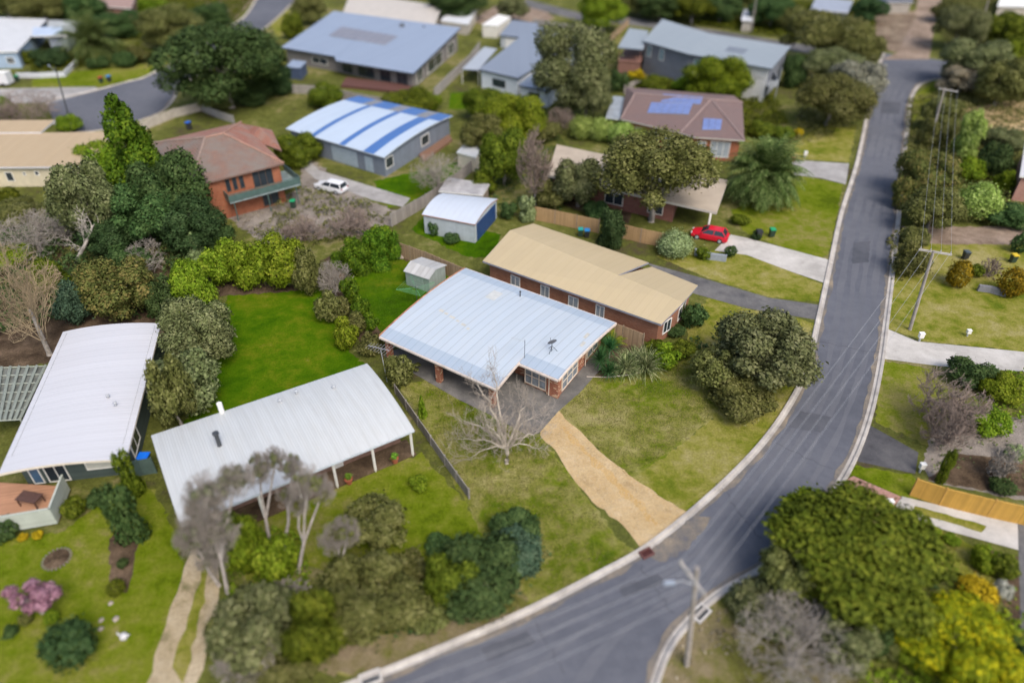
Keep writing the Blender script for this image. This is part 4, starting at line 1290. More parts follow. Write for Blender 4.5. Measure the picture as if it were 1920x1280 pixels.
# ---- brown tiled hip roof with blue solar panels
z0 = 3.4
bh = House('hip_roof_house', 'brick house with a brown tiled hip roof and bright blue solar panels', 'house', [P(1170, 240), P(1390, 280)])
m_brt = tile_roof('brown_tile', (.175, .115, .105), (.215, .14, .125), (.14, .10, .095))
e0, e1, e2, e3, e4 = P(1164, 223, z0), P(1276, 249, z0), P(1303, 257, z0), P(1396, 263, z0), P(1392, 192, z0 + .2)
rd0, rd1 = P(1190, 176, z0 + 1.5), P(1333, 187, z0 + 1.8)
bq = P(1172, 176, z0 + .1)
hb1, hb0 = P(1380, 182, z0 + .6), P(1178, 172, z0 + .4)
bh.roof([[e0, e1, rd1, rd0], [e0, rd0, bq], [e1, e2, rd1], [e2, e3, rd1], [e3, e4, rd1]], m_brt, .2, plain('cream_gutter', (.5, .46, .42), .5, .1, 2))
back = [bq, rd0, rd1, e4]
bb0 = bq + Vector((.6, 3.4, 0)); bb1 = e4 + Vector((-.5, 3.4, 0))
mb = MB(); roof_mesh(mb, [[bq, rd0, rd1, bb1, bb0], [rd1, e4, bb1]], .2); mb.build('roof', [m_brt, MC['cream_gutter']], bh.root)
bh.walls([e0, e1, e2, e3, e4, Vector((bb1.x, bb1.y, z0)), Vector((bb0.x, bb0.y, z0))], .5, bk3, drop=.2)
i = bh.edge(1220, 260)
for t0, t1 in ((.22, .32), (.50, .62), (.72, .9)): bh.window(i, t0, t1, .6, 2.6, white_paint, glass_pale, 1)
i = bh.edge(1350, 290)
bh.window(i, .06, .26, .6, 2.7, white_paint, glass_pale, 1)
bh.window(i, .36, .8, .5, 2.8, white_paint, glass_pale, 2)
solar(bh, [(1213, 213), (1291, 216), (1299, 196), (1221, 193)], e0, e1, rd1, 6, 1, pv_blue)
solar(bh, [(1239, 193), (1313, 197), (1319, 183), (1243, 177)], e0, e1, rd1, 6, 1, pv_blue)
solar(bh, [(1316, 245), (1351, 245), (1354, 225), (1319, 223)], e2, e3, rd1, 3, 1, pv_blue)
for q in ((e1, rd1), (e0, rd0), (e3, rd1), (rd0, rd1), (e4, rd1)): ridge_caps(bh, [q], plain('ridge_brown', (.26, .19, .175), .85, .3, 3))
ln = [P(1135, 222, 2.7), P(1162, 224, 2.8), P(1173, 182, 2.9), P(1150, 180, 2.7)]
mb = MB(); roof_mesh(mb, [ln], .1); mb.build('awning', [plain('grey_sheet', (.30, .33, .36), .4, .3, 1), white_paint], bh.root)
for q in (ln[0], ln[3]):
    mb = MB(); mb.tube([Vector((q.x, q.y, 0)), q - Vector((0, 0, .1))], .06, 5); mb.build('post', white_paint, bh.root)

# ---- low cream flat roof behind the big olive tree
z0 = 2.9
A, B_, C_, D_ = P(1026, 328, z0), P(1344, 398, z0), P(1365, 338, z0), P(1044, 271, z0)
ch = House('flat_roof_house', 'low brick house with a flat cream roof half hidden under the big olive tree', 'house', [A, B_, C_, D_])
ch.roof([[A, B_, C_, D_]], plain('cream_roof', (.40, .335, .26), .8, .15, .5), .3, plain('pale_edge', (.5, .47, .42), .6, .1, 2))
ch.walls([A, A.lerp(B_, .8), D_.lerp(C_, .8), D_], .7, brick_mat('dark_brick', (.17, .05, .04), (.24, .09, .06), (.25, .2, .17)), drop=.3)
i = ch.edge(1180, 400)
for t0, t1 in ((.1, .2), (.45, .6), (.8, .92)): ch.window(i, t0, t1, .6, 2.2, white_paint, glass_dark, 1)
for q in (B_.lerp(A, .03), C_.lerp(D_, .03)):
    mb = MB(); mb.box(Vector((q.x, q.y, 1.3)), (.2, .2, 2.6)); mb.build('post', white_paint, ch.root)

# ---- garage with a pale rolled roof and blue door
z0 = 2.5
A, B_, C_, D_ = P(791, 402, z0), P(891, 421, z0), P(934, 373, z0), P(830, 362, z0)
rg = House('metal_garage', 'pale metal garage with a rounded white roof, orange trim and a deep blue roller door', 'garage', [A, B_, C_, D_])
rows, fc = arch_faces(A, B_, C_, D_, .5, 8)
rg.roof(fc, sheet_roof('pale_shed_roof', (.48, .53, .60), .76, .2, (.4, .4, .4), .12, .5, .85), .12, plain('orange_trim', (.38, .17, .10), .6, .2, 2), axis=(B_ - A))
rg.walls([A, B_, B_.lerp(C_, .25) + Vector((0, 0, .37)), B_.lerp(C_, .5) + Vector((0, 0, .5)), B_.lerp(C_, .75) + Vector((0, 0, .37)), C_, D_], .15, board_mat('pale_garage_sheet', (.42, .47, .50), .2, .25, True, .06), drop=.1)
wA, wB = rg.W[1], rg.W[5]
pA, pB = Vector((wA.x, wA.y, 0)), Vector((wB.x, wB.y, 0))
M = frame_matrix(pA.lerp(pB, .08), pA.lerp(pB, .92), 1.1)
mb = MB(); mb.box(None, ((pB - pA).length * .84, .08, 2.2), M=M @ Matrix.Translation((0, -.03, 0)))
for k in range(9): mb.box(None, ((pB - pA).length * .84, .03, .04), M=M @ Matrix.Translation((0, -.08, -.95 + .24 * k)))
mb.build('roller_door', plain('deep_blue_door', (.02, .055, .16), .45, .2, 2), rg.root)

# ---- smaller and farther buildings
def simple(name, label, cat, quad, z, wallm, roofm, edge=None, ins=.35, rise=0.0, wins=(), thick=.18):
    p = [P(x, y, z) for x, y in quad]
    h = House(name, label, cat, p)
    if rise:
        rows, fc = arch_faces(*p, rise, 8)
        h.roof(fc, roofm, thick, edge, axis=(p[1] - p[0]))
    else: h.roof([p], roofm, thick, edge)
    h.walls(p, ins, wallm, drop=thick)
    for (px, py, t0, t1, a, b) in wins: h.window(h.edge(px, py), t0, t1, a, b, white_paint, glass_dark, 1)
    return h
m_cr = plain('cream_sheet', (.47, .43, .38), .6, .12, .8)
simple('cream_roof_house', 'house with a long cream curved roof behind the solar roofed grey house', 'house', [(640, 33), (815, 45), (832, 12), (660, -14)], 3.0, plain('beige_wall', (.45, .41, .35), .8, .15, 1), m_cr, white_paint, .4, .4, ((720, 45, .3, .5, .8, 2),))
simple('small_shed', 'small shed with a pale grey white roof right of the cream curved roof', 'shed', [(826, 39), (878, 46), (895, 18), (848, 11)], 2.4, plain('beige_wall', (.45, .41, .35), .8, .15, 1), plain('pale_white_sheet', (.58, .60, .62), .5, .12, 1), white_paint, .15)
simple('lean_to', 'low grey lean to shed behind the rounded white garage', 'shed', [(822, 358), (905, 366), (918, 345), (840, 332)], 2.1, plain('weathered_timber', (.24, .19, .15), .9, .3, 2), plain('old_grey_sheet', (.38, .37, .37), .6, .4, .8), None, .15)
simple('cream_shed', 'little cream shed with a grey roof beside the striped roof house', 'shed', [(856, 285), (892, 295), (908, 275), (872, 268)], 2.2, plain('cream_shed_wall', (.50, .46, .37), .8, .15, 2), plain('grey_shed_roof', (.42, .44, .45), .5, .15, 1), None, .12)
tw = simple('blue_house', 'pale blue house with a flat white roof at the upper left above the boundary wall', 'house', [(-90, 99), (32, 97), (88, 36), (-90, 30)], 3.2, plain('sky_blue_wall', (.32, .42, .55), .7, .12, 1), plain('white_flat_roof', (.52, .53, .54), .6, .12, .6), white_paint, .4, 0, ((30, 120, .8, .92, .9, 2.1),))
q = [P(60, 68, 3.4), P(116, 66, 3.4), P(118, 50, 3.4), P(62, 52, 3.4)]
mb = MB(); roof_mesh(mb, [q], .2); mb.build('roof', [plain('pale_blue_roof', (.42, .50, .62), .5, .1, 1), white_paint], tw.root)
q = [P(86, 70, 3.0), P(125, 68, 3.0), P(165, 40, 3.0), P(90, 38, 3.0)]
mb = MB(); roof_mesh(mb, [q], .2); mb.build('roof', [plain('grey_flat_roof', (.36, .38, .38), .6, .15, 1), white_paint], tw.root)
mb = MB(); qi = inset(ccw(q), .3)
for i in range(4):
    a, b = qi[i], qi[(i + 1) % 4]; mb.face([Vector((a.x, a.y, 0)), Vector((b.x, b.y, 0)), Vector((b.x, b.y, 2.8)), Vector((a.x, a.y, 2.8))])
mb.build('wall', plain('slate_wall', (.22, .25, .30), .7, .15, 1), tw.root)
simple('brick_building', 'reddish brown building at the top edge left of the court road', 'building', [(176, 12), (246, 16), (256, -12), (180, -16)], 3.0, plain('red_wall', (.24, .12, .10), .8, .2, 1), plain('brown_roof', (.30, .20, .17), .8, .2, 1))
simple('grey_building', 'far blue grey building among trees at the top edge near the gravel track', 'building', [(1520, 18), (1590, 24), (1600, 2), (1530, -6)], 3.0, plain('blue_grey_wall', (.2, .22, .27), .7, .15, 1), plain('blue_grey_sheet', (.28, .31, .37), .6, .15, 1))
simple('grey_roof_house', 'grey flat roofed building behind the olive tree by the road intersection', 'building', [(1566, 52), (1604, 56), (1606, 38), (1570, 36)], 3.0, plain('brown_wall', (.25, .18, .14), .8, .2, 1), plain('grey_flat', (.33, .35, .38), .6, .15, 1))
simple('dark_roof_house', 'dark blue roofed house at the top edge beside the gravel track', 'house', [(1640, 4), (1712, 4), (1712, -14), (1640, -16)], 2.8, plain('pale_far_wall', (.35, .32, .28), .8, .2, 1), plain('navy_roof', (.05, .06, .10), .5, .2, 1))
simple('white_roof_house', 'white roofed house at the top right corner', 'house', [(1870, 12), (1960, 14), (1960, -14), (1880, -16)], 3.0, plain('beige_wall', (.45, .41, .35), .8, .15, 1), white_paint)
simple('brick_building', 'pinkish brick house cut by the right edge of the picture', 'house', [(1912, 330), (1990, 340), (1990, 270), (1922, 268)], 3.4, brick_mat('pink_brick', (.36, .17, .13), (.44, .24, .19), (.4, .32, .28)), plain('pale_roof', (.5, .5, .5), .6, .1, 1), white_paint, .3)
simple('white_shed', 'small white roofed structure next to the power pole at the top edge', 'shed', [(1390, 38), (1412, 40), (1416, 20), (1394, 18)], 2.6, plain('beige_wall', (.45, .41, .35), .8, .15, 1), plain('pale_white_sheet', (.58, .60, .62), .5, .12, 1))
# ------------------------------------------------------------------ fences and walls
def fence(name, label, px, h, mat, th=.06, post=2.4, post_mat=None, rail=True, cat='fence', zs=None, rails_only=False):
    pts = [P(*q) for q in px]
    f = empty(name, cen(pts), label, cat)
    mb, mp, ml = MB(), MB(), MB()
    posts = []
    for i in range(len(pts) - 1):
        a, b = pts[i], pts[i + 1]
        L = (b - a).length
        n = max(1, round(L / post))
        for k in range(n):
            p, q = a.lerp(b, k / n), a.lerp(b, (k + 1) / n)
            dz = rnd.uniform(-.025, .025)
            M = frame_matrix(p, q, h / 2 + dz)
            mb.box(None, ((q - p).length - .02, th, h), M=M)
            if rail:
                for zz in (.25, .75):
                    ml.box(None, ((q - p).length - .12, .05, .08), M=M @ Matrix.Translation((0, th / 2 + .03, h * (zz - .5))))
            posts.append(p)
    posts.append(pts[-1])
    mb.build('panel', mat, f)
    if rail: ml.build('rail', post_mat or mat, f)
    if post_mat:
        for p in posts:
            mp = MB(); mp.box(Vector((p.x, p.y, (h + .08) / 2)), (.11, .11, h + .08)); mp.build('post', post_mat, f)
    return f
pal = board_mat('paling_timber', (.36, .25, .15), .13, .6, True, .3)
pal2 = board_mat('honey_paling', (.42, .27, .13), .13, .5, True, .2)
palg = board_mat('grey_paling', (.27, .245, .22), .13, .5, True, .25)
palw = board_mat('silvered_paling', (.34, .32, .30), .13, .5, True, .25)
ptim = plain('fence_post', (.24, .18, .12), .9, .3, 3)
pgry = plain('grey_post', (.28, .26, .24), .9, .3, 3)
fence('paling_fence', 'tall timber paling fence behind the garden shed at the back of the brick house', [(742, 478), (800, 500), (878, 534)], 1.85, pal, post_mat=ptim)
fence('paling_fence', 'short run of timber paling fence beside the spiky plants', [(1140, 632), (1166, 640), (1204, 655)], 1.8, pal, post_mat=ptim)
fence('boundary_fence', 'low grey paling fence along the left side of the front lawn with the bare tree', [(742, 738), (785, 800), (835, 872), (880, 935)], 1.05, palg, post_mat=pgry)
fence('paling_fence', 'honey coloured paling fence left of the dark column shrub behind the tan roof', [(1000, 412), (1040, 420), (1122, 437)], 1.8, pal2, post_mat=ptim)
fence('paling_fence', 'honey coloured paling fence between the dark column shrub and the round pale shrub', [(1168, 447), (1200, 455), (1244, 464)], 1.8, pal2, post_mat=ptim)
fence('grey_fence', 'grey paling fence running back from the left of the rounded white garage', [(735, 425), (800, 387), (850, 352), (885, 322)], 1.7, palg, post_mat=pgry)
fence('grey_fence', 'grey paling fence between the solar roofed grey house and the white house', [(815, 185), (850, 150), (880, 122), (900, 95)], 1.8, palw, post_mat=pgry)
fence('grey_fence', 'long low silver fence in front of the deck of the solar roofed grey house', [(548, 175), (600, 178), (700, 198), (770, 205)], 1.6, palw, post_mat=pgry)
fence('concrete_wall', 'pale panelled wall along the edge of the court road behind the tiled house', [(268, 245), (330, 220), (378, 208)], 1.4, plain('pale_panel', (.42, .38, .33), .85, .2, 1.5), th=.12, post_mat=plain('pale_pillar', (.46, .42, .37), .85, .2, 2), rail=False, cat='wall')
fence('timber_fence', 'weathered fence running down from the pale panelled wall to the tiled house', [(378, 208), (410, 222), (440, 232)], 1.3, palw, post_mat=pgry)
fence('bamboo_fence', 'bright orange tan fence beside the concrete driveway at the right edge', [(1706, 928), (1760, 946), (1850, 968), (1940, 988)], 1.75, board_mat('orange_bamboo', (.52, .30, .055), .11, .4, True, .2), th=.1, post_mat=plain('orange_post', (.42, .24, .06), .8, .2, 3))
fence('retaining_wall', 'low grey block wall between the two golden round shrubs', [(1832, 545), (1855, 548), (1884, 556)], .7, plain('grey_block', (.20, .20, .22), .9, .2, 3), th=.3, post_mat=MC['grey_block'], rail=False, cat='wall')
fence('retaining_wall', 'low blue grey wall below the red car', [(1302, 478), (1330, 486), (1360, 490)], .8, plain('blue_grey_block', (.26, .29, .33), .9, .2, 3), th=.3, post_mat=MC['blue_grey_block'], rail=False, cat='wall')
fence('garden_wall', 'white rendered garden wall in front of the pale blue house by the court road', [(34, 146), (80, 146), (122, 144), (146, 120)], .9, plain('white_garden_wall', (.52, .54, .58), .8, .15, 2), th=.25, post_mat=MC['white_garden_wall'], rail=False, cat='wall')
fence('timber_fence', 'brown fence leading up to the left corner of the two storey grey house', [(1120, 108), (1140, 85), (1178, 48)], 1.6, pal, post_mat=ptim)
fence('grey_fence', 'dark grey fence between the bright green bushes and the brown tiled roof', [(1170, 176), (1190, 168), (1222, 172)], 1.6, palg, post_mat=pgry)
fence('paling_fence', 'pale long fence along the far side road above the white house', [(1000, 50), (1045, 58), (1110, 66)], 1.7, palw, post_mat=pgry)
fence('green_fence', 'dark green fence with a gate between the two white roofed houses', [(246, 895), (268, 890), (294, 886)], 1.6, plain('green_sheet', (.07, .11, .10), .6, .2, 2), post_mat=MC['green_sheet'])
# garden edging and low stakes
ed = empty('garden_edging', P(1150, 708), 'low pale timber edging around the spiky plant bed', 'edging')
mb = MB(); mb.tube([P(1100, 706, .06), P(1140, 707, .07), P(1185, 702, .07), P(1232, 690, .06)], .06, 5); mb.build('sleeper', plain('pale_timber', (.36, .32, .27), .9, .3, 3), ed)

# ------------------------------------------------------------------ vehicles
def loft(mb, secs):
    for i in range(len(secs) - 1):
        a, b = secs[i], secs[i + 1]
        n = len(a)
        for k in range(n):
            j = (k + 1) % n
            mb.face([a[k], a[j], b[j], b[k]])
    mb.face(secs[0][::-1]); mb.face(secs[-1])
def car(loc, rz, label, paint, L=4.2, W=1.72, wagon=False):
    e = empty('parked_car', loc, label, 'car', 'parked cars', rz)
    def sec(x, zb, zt, w, r=.12):
        return [Vector((x, s * ww, z)) for s, ww, z in ((-1, w - .06, zb), (1, w - .06, zb), (1, w, zb + .12), (1, w, zt - .22), (1, w - .05, zt - .06), (1, w - .2, zt), (-1, w - .2, zt), (-1, w - .05, zt - .06), (-1, w, zt - .22), (-1, w, zb + .12))]
    h = W / 2
    mb = MB()
    loft(mb, [sec(-L / 2, .42, .72, h * .82), sec(-L / 2 + .1, .25, .86, h * .93), sec(-L * .33, .2, .95, h), sec(0, .18, .97, h), sec(L * .2, .2, .95, h), sec(L * .36, .22, .84, h * .97), sec(L / 2 - .12, .25, .72, h * .9), sec(L / 2, .36, .58, h * .78)])
    body = mb.build('body', paint, e, local=True)
    # glasshouse with roof
    xr = -L * (.47 if wagon else .43)
    bx = [(xr, .92), (L * .24, .92)]
    rx = [(xr + (.18 if wagon else .42), 1.46), (L * .06, 1.46)]
    mb = MB(); mg = MB()
    wb, wt = h * .93, h * .72
    q = lambda x, y, z: Vector((x, y, z))
    b4 = [q(bx[0][0], -wb, .92), q(bx[1][0], -wb, .92), q(bx[1][0], wb, .92), q(bx[0][0], wb, .92)]
    t4 = [q(rx[0][0], -wt, 1.42), q(rx[1][0], -wt, 1.42), q(rx[1][0], wt, 1.42), q(rx[0][0], wt, 1.42)]
    for i in range(4):
        j = (i + 1) % 4
        mg.face([b4[i], b4[j], t4[j], t4[i]])
    mg.build('window', glass_dark, e, local=True)
    c = [q(rx[0][0] + .08, 0, 1.49), q(rx[1][0] - .08, 0, 1.49)]
    t5 = [p + Vector((0, 0, .015)) for p in t4]
    t6 = [q(rx[0][0] + .12, -wt * .75, 1.49), q(rx[1][0] - .12, -wt * .75, 1.49), q(rx[1][0] - .12, wt * .75, 1.49), q(rx[0][0] + .12, wt * .75, 1.49)]
    mb.face(t6)
    for i in range(4):
        j = (i + 1) % 4; mb.face([t5[i], t5[j], t6[j], t6[i]])
    for sy in (-1, 1):
        mb.tube([q(bx[0][0], sy * wb, .93), q(rx[0][0], sy * wt, 1.43)], .07, 4)
        mb.tube([q(bx[1][0], sy * wb, .93), q(rx[1][0], sy * wt, 1.43)], .05, 4)
        mb.tube([q(-L * .1, sy * wb, .93), q(-L * .12, sy * wt, 1.43)], .05, 4)
    mb.build('roof', paint, e, local=True)
    for x in (-L * .30, L * .31):
        for sy in (-1, 1):
            mb = MB(); mb.tube([q(x, sy * (h - .2), .31), q(x, sy * (h + .01), .31)], .31, 14)
            wv = mb.build('wheel', plain('tyre', (.02, .02, .022), .8, .2, 4), e, local=True)
            mb = MB(); mb.tube([q(x, sy * (h - .05), .31), q(x, sy * (h + .02), .31)], .19, 10); mb.build('rim', grey_metal, wv, local=True)
    for sy in (-1, 1):
        mb = MB(); mb.box(Vector((L / 2 - .08, sy * h * .62, .66)), (.16, .3, .12)); mb.build('headlight', plain('lamp_glass', (.6, .62, .65), .15, .1, 3), e, local=True)
        mb = MB(); mb.box(Vector((-L / 2 + .06, sy * h * .70, .78)), (.12, .24, .14)); mb.build('tail_light', plain('tail_lens', (.3, .01, .01), .2, .1, 3), e, local=True)
        mb = MB(); mb.box(Vector((L * .2, sy * (h + .06), .98)), (.1, .16, .12)); mb.build('mirror', paint, e, local=True)
    for ch in e.children: ch.location = (0, 0, 0)
    return e
def heading(a, b):
    d = P(*b) - P(*a); return math.atan2(d.y, d.x)
car(P(622, 357), heading((650, 362), (590, 348)), 'white station wagon parked on the gravel yard by the tiled brick house', plain('white_car_paint', (.66, .67, .69), .25, .05, 1, bmp=0), 4.6, 1.78, True)
car(P(1330, 447), heading((1366, 452), (1294, 438)), 'bright red hatchback parked at the end of the concrete driveway', plain('red_car_paint', (.55, .012, .03), .22, .08, 1, bmp=0), 4.3, 1.76, False)
tp = P(6, 160)
van = empty('box_trailer', tp, 'white enclosed trailer parked on the concrete at the left edge by the court road', 'trailer')
mb = MB(); mb.box(tp + Vector((0, 0, 1.35)), (3.4, 2.0, 1.9), rz=.05); mb.build('body', plain('trailer_paint', (.62, .63, .65), .4, .08, 1), van)
mb = MB(); mb.box(tp + Vector((0, 0, 2.34)), (3.5, 2.1, .06), rz=.05); mb.build('roof', white_paint, van)
for sx in (-.7, .7):
    for sy in (-.95, .95):
        c = tp + Vector((sx, sy, .33)); mb = MB(); mb.tube([c - Vector((0, .1, 0)), c + Vector((0, .1, 0))], .33, 12); mb.build('wheel', plain('tyre', (.02, .02, .022)), van)
mb = MB(); mb.tube([tp + Vector((-1.7, 0, .45)), tp + Vector((-2.9, 0, .45))], .05, 5); mb.build('drawbar', dark_metal, van)

# ------------------------------------------------------------------ bins, posts, pots
def bin_(px, py, label, body, lid, s=1.0):
    p = P(px, py)
    e = empty('wheelie_bin', p, label, 'bin', 'wheelie bins')
    mb = MB(); a, b = .24 * s, .29 * s
    q0 = [p + Vector((x * a, y * a, .12)) for x, y in ((-1, -1), (1, -1), (1, 1), (-1, 1))]
    q1 = [p + Vector((x * b, y * b * 1.15, .95 * s)) for x, y in ((-1, -1), (1, -1), (1, 1), (-1, 1))]
    for i in range(4):
        j = (i + 1) % 4; mb.face([q0[i], q0[j], q1[j], q1[i]])
    mb.face(q0[::-1])
    mb.build('body', body, e)
    mb = MB(); mb.box(p + Vector((0, 0, .99 * s)), (b * 2.15, b * 2.5, .08)); mb.box(p + Vector((0, 0, 1.04 * s)), (b * 1.7, b * 2.0, .05)); mb.build('lid', lid, e)
    for sx in (-1, 1):
        mb = MB(); c = p + Vector((sx * a * .95, a, .11)); mb.tube([c - Vector((.03, 0, 0)), c + Vector((.03, 0, 0))], .1, 8); mb.build('wheel', MC['tyre'], e)
bgr = plain('bin_green', (.025, .05, .035), .5, .2, 2); bdk = plain('bin_black', (.03, .032, .035), .5, .2, 2)
lg_, lr_, lb_, ly_, lt_ = (plain('lid_' + n, c, .45, .1, 2, bmp=0) for n, c in (('green', (.02, .30, .13)), ('red', (.42, .05, .03)), ('blue', (.03, .24, .55)), ('yellow', (.62, .45, .03)), ('teal', (.02, .30, .28))))
bin_(1421, 448, 'dark wheelie bin beside the green lidded bin on the lawn right of the red car', bdk, bdk, 1.1)
bin_(1446, 444, 'green lidded wheelie bin on the lawn right of the red car', bgr, lg_, 1.05)
bin_(191, 156, 'red lidded wheelie bin on the verge of the court road', bgr, lr_, 1.1)
bin_(206, 154, 'blue lidded wheelie bin on the verge of the court road', bdk, lb_, 1.1)
bin_(34, 153, 'green bin beside the white enclosed trailer', bgr, lg_, 1.05)
bin_(1088, 443, 'teal lidded bin in front of the honey coloured fence behind the tan roof', bgr, lt_, 1.0)
bin_(1100, 445, 'blue lidded bin in front of the honey coloured fence behind the tan roof', bdk, lb_, 1.0)
bin_(551, 390, 'green bin standing by the balcony of the tiled brick house', bgr, lg_, 1.05)
bin_(277, 878, 'bright blue lidded bin by the dark green gate between the white roofs', bgr, plain('lid_bright_blue', (.01, .16, .75), .4, .1, 2, bmp=0), 1.3)
bin_(356, 243, 'blue bin behind the pale panelled wall near the tiled house', bdk, plain('lid_deep_blue', (.02, .11, .48), .4, .1, 2, bmp=0), 1.2)
bin_(1808, 486, 'dark bin on the lawn behind the left golden round shrub', bdk, plain('lid_slate', (.06, .08, .09), .5, .2, 2), 1.0)
bin_(1897, 492, 'yellow lidded bin behind the right golden round shrub', bgr, ly_, 1.0)
bin_(1386, 345, 'green bin half hidden beside the big olive tree and the palm', bgr, lg_, 1.0)
def box_thing(px, py, label, name, cat, d, mat, capm=None, rz=0.0):
    p = P(px, py)
    e = empty(name, p, label, cat)
    mb = MB(); mb.tube([p, p + Vector((0, 0, d[2] * .55))], d[0] * .22, 6); mb.build('post', grey_metal, e)
    mb = MB(); mb.box(p + Vector((0, 0, d[2] * .75)), (d[0], d[1], d[2] * .5), rz=rz); mb.box(p + Vector((0, 0, d[2] * 1.03)), (d[0] * 1.15, d[1] * 1.15, d[2] * .06), rz=rz); mb.build('box', mat, e)
    return e
box_thing(1508, 297, 'white letterbox at the driveway entrance by the canary palm', 'letterbox', 'letterbox', (.4, .34, 1.0), white_paint)
box_thing(1723, 640, 'white letterbox beside the leaning power pole on the right verge', 'letterbox', 'letterbox', (.42, .34, .95), white_paint)
box_thing(1813, 630, 'tiny white meter post on the wide lawn at the right', 'meter_post', 'post', (.35, .3, .7), white_paint)
box_thing(1662, 955, 'white letterbox at the end of the pink brick paving', 'letterbox', 'letterbox', (.42, .34, .95), white_paint)
box_thing(1724, 885, 'white letterbox at the left end of the orange tan fence', 'letterbox', 'letterbox', (.36, .3, .9), white_paint)
box_thing(1486, 307, 'small red letterbox right of the canary palm', 'letterbox', 'letterbox', (.45, .4, .9), plain('red_box', (.4, .04, .04), .5, .1, 3))
def pot(px, py, label, zz=.12):
    p = P(px, py, zz)
    e = empty('potted_plant', p, label, 'potted plant', 'potted plants under the verandah')
    mb = MB(); mb.lathe(p, [(0, 0), (.2, 0), (.3, .45), (.33, .46), (.27, .43), (0, .42)], 12); mb.build('pot', plain('terracotta_pot', (.34, .10, .05), .8, .2, 4), e)
    mb = MB()
    r = random.Random(px)
    for k in range(90):
        a, el = r.uniform(0, 6.28), r.uniform(.2, 1.5)
        d = Vector((math.cos(a) * math.cos(el), math.sin(a) * math.cos(el), math.sin(el)))
        c = p + Vector((0, 0, .55)) + d * r.uniform(.12, .4)
        s = d.orthogonal().normalized() * .07; t = d.cross(s).normalized() * .12
        mb.face([c - s, c - t, c + s, c + t])
    mb.build('leaves', leaf_mat('leaf_pot', (.09, .17, .02)), e)
pot(655, 905, 'terracotta pot with a green plant between the middle verandah posts')
pot(741, 866, 'terracotta pot with a green plant near the right end of the verandah')
# white garden ornament and pale stepping rocks on the lawn at lower left
gp_ = P(234, 1196)
orn = empty('garden_ornament', gp_, 'white bird shaped garden ornament on the lawn near the sandy track', 'ornament')
mb = MB(); mb.lathe(gp_, [(0, 0), (.16, .02), (.25, .18), (.21, .36), (.09, .45), (0, .46)], 12)
mb.tube([gp_ + Vector((-.16, 0, .32)), gp_ + Vector((-.28, 0, .52)), gp_ + Vector((-.24, 0, .64))], [.06, .05, .045], 7); mb.build('body', plain('ornament_white', (.5, .5, .52), .5, .1, 3), orn)
mb = MB(); mb.tube([gp_ + Vector((.16, 0, .28)), gp_ + Vector((.42, .03, .38))], [.10, .02], 6); mb.build('tail', MC['ornament_white'], orn)
def rock(px, py, s, label, c=(.45, .40, .36)):
    p = P(px, py); r = random.Random(px * 3 + py)
    mb = MB(); n = 9
    prof = [(0, -.1), (s, 0), (s * .85, s * .4), (s * .4, s * .62), (0, s * .66)]
    jit = [[r.uniform(.8, 1.2) for _ in range(n)] for _ in prof]
    pts = [[p + Vector((pr * jit[k][i] * math.cos(6.283 * i / n), pr * jit[k][i] * math.sin(6.283 * i / n), z)) for i in range(n)] for k, (pr, z) in enumerate(prof)]
    for k in range(len(prof) - 1):
        for i in range(n):
            j = (i + 1) % n; mb.face([pts[k][i], pts[k][j], pts[k + 1][j], pts[k + 1][i]])
    top(tag(mb.build('rock', plain('pale_rock', (.34, .29, .25), .9, .3, 3)), label, 'rock', 'rocks in the gardens'), p)
rock(208, 1130, .16, 'small pale rock directly below the small round lawn shrub')
rock(217, 1160, .2, 'pale rock on the lawn between the round lawn shrub and the white ornament')
rock(190, 1162, .17, 'pale rock on the lawn at the left of a pair')
rock(189, 1178, .17, 'pale rock just under another on the lawn above the dark round shrub')
rock(750, 482, .5, 'large pale rock at the end of the clipped green hedge behind the shed')
ring = empty('garden_ring', P(107, 1048), 'small round stone edged garden ring on the lower left lawn', 'garden bed')
mb = MB()
c = P(107, 1048)
for k in range(22):
    a = 6.283 * k / 22; mb.box(c + Vector((.85 * math.cos(a), .85 * math.sin(a), .04)), (.18, .12, .1), rz=a)
mb.build('stones', plain('ring_stone', (.17, .15, .11), .9, .3, 3), ring)
mb = MB(); mb.prism([(c.x + .78 * math.cos(6.283 * k / 20), c.y + .78 * math.sin(6.283 * k / 20)) for k in range(20)], 0, .09); mb.build('soil', G_mulch, ring)

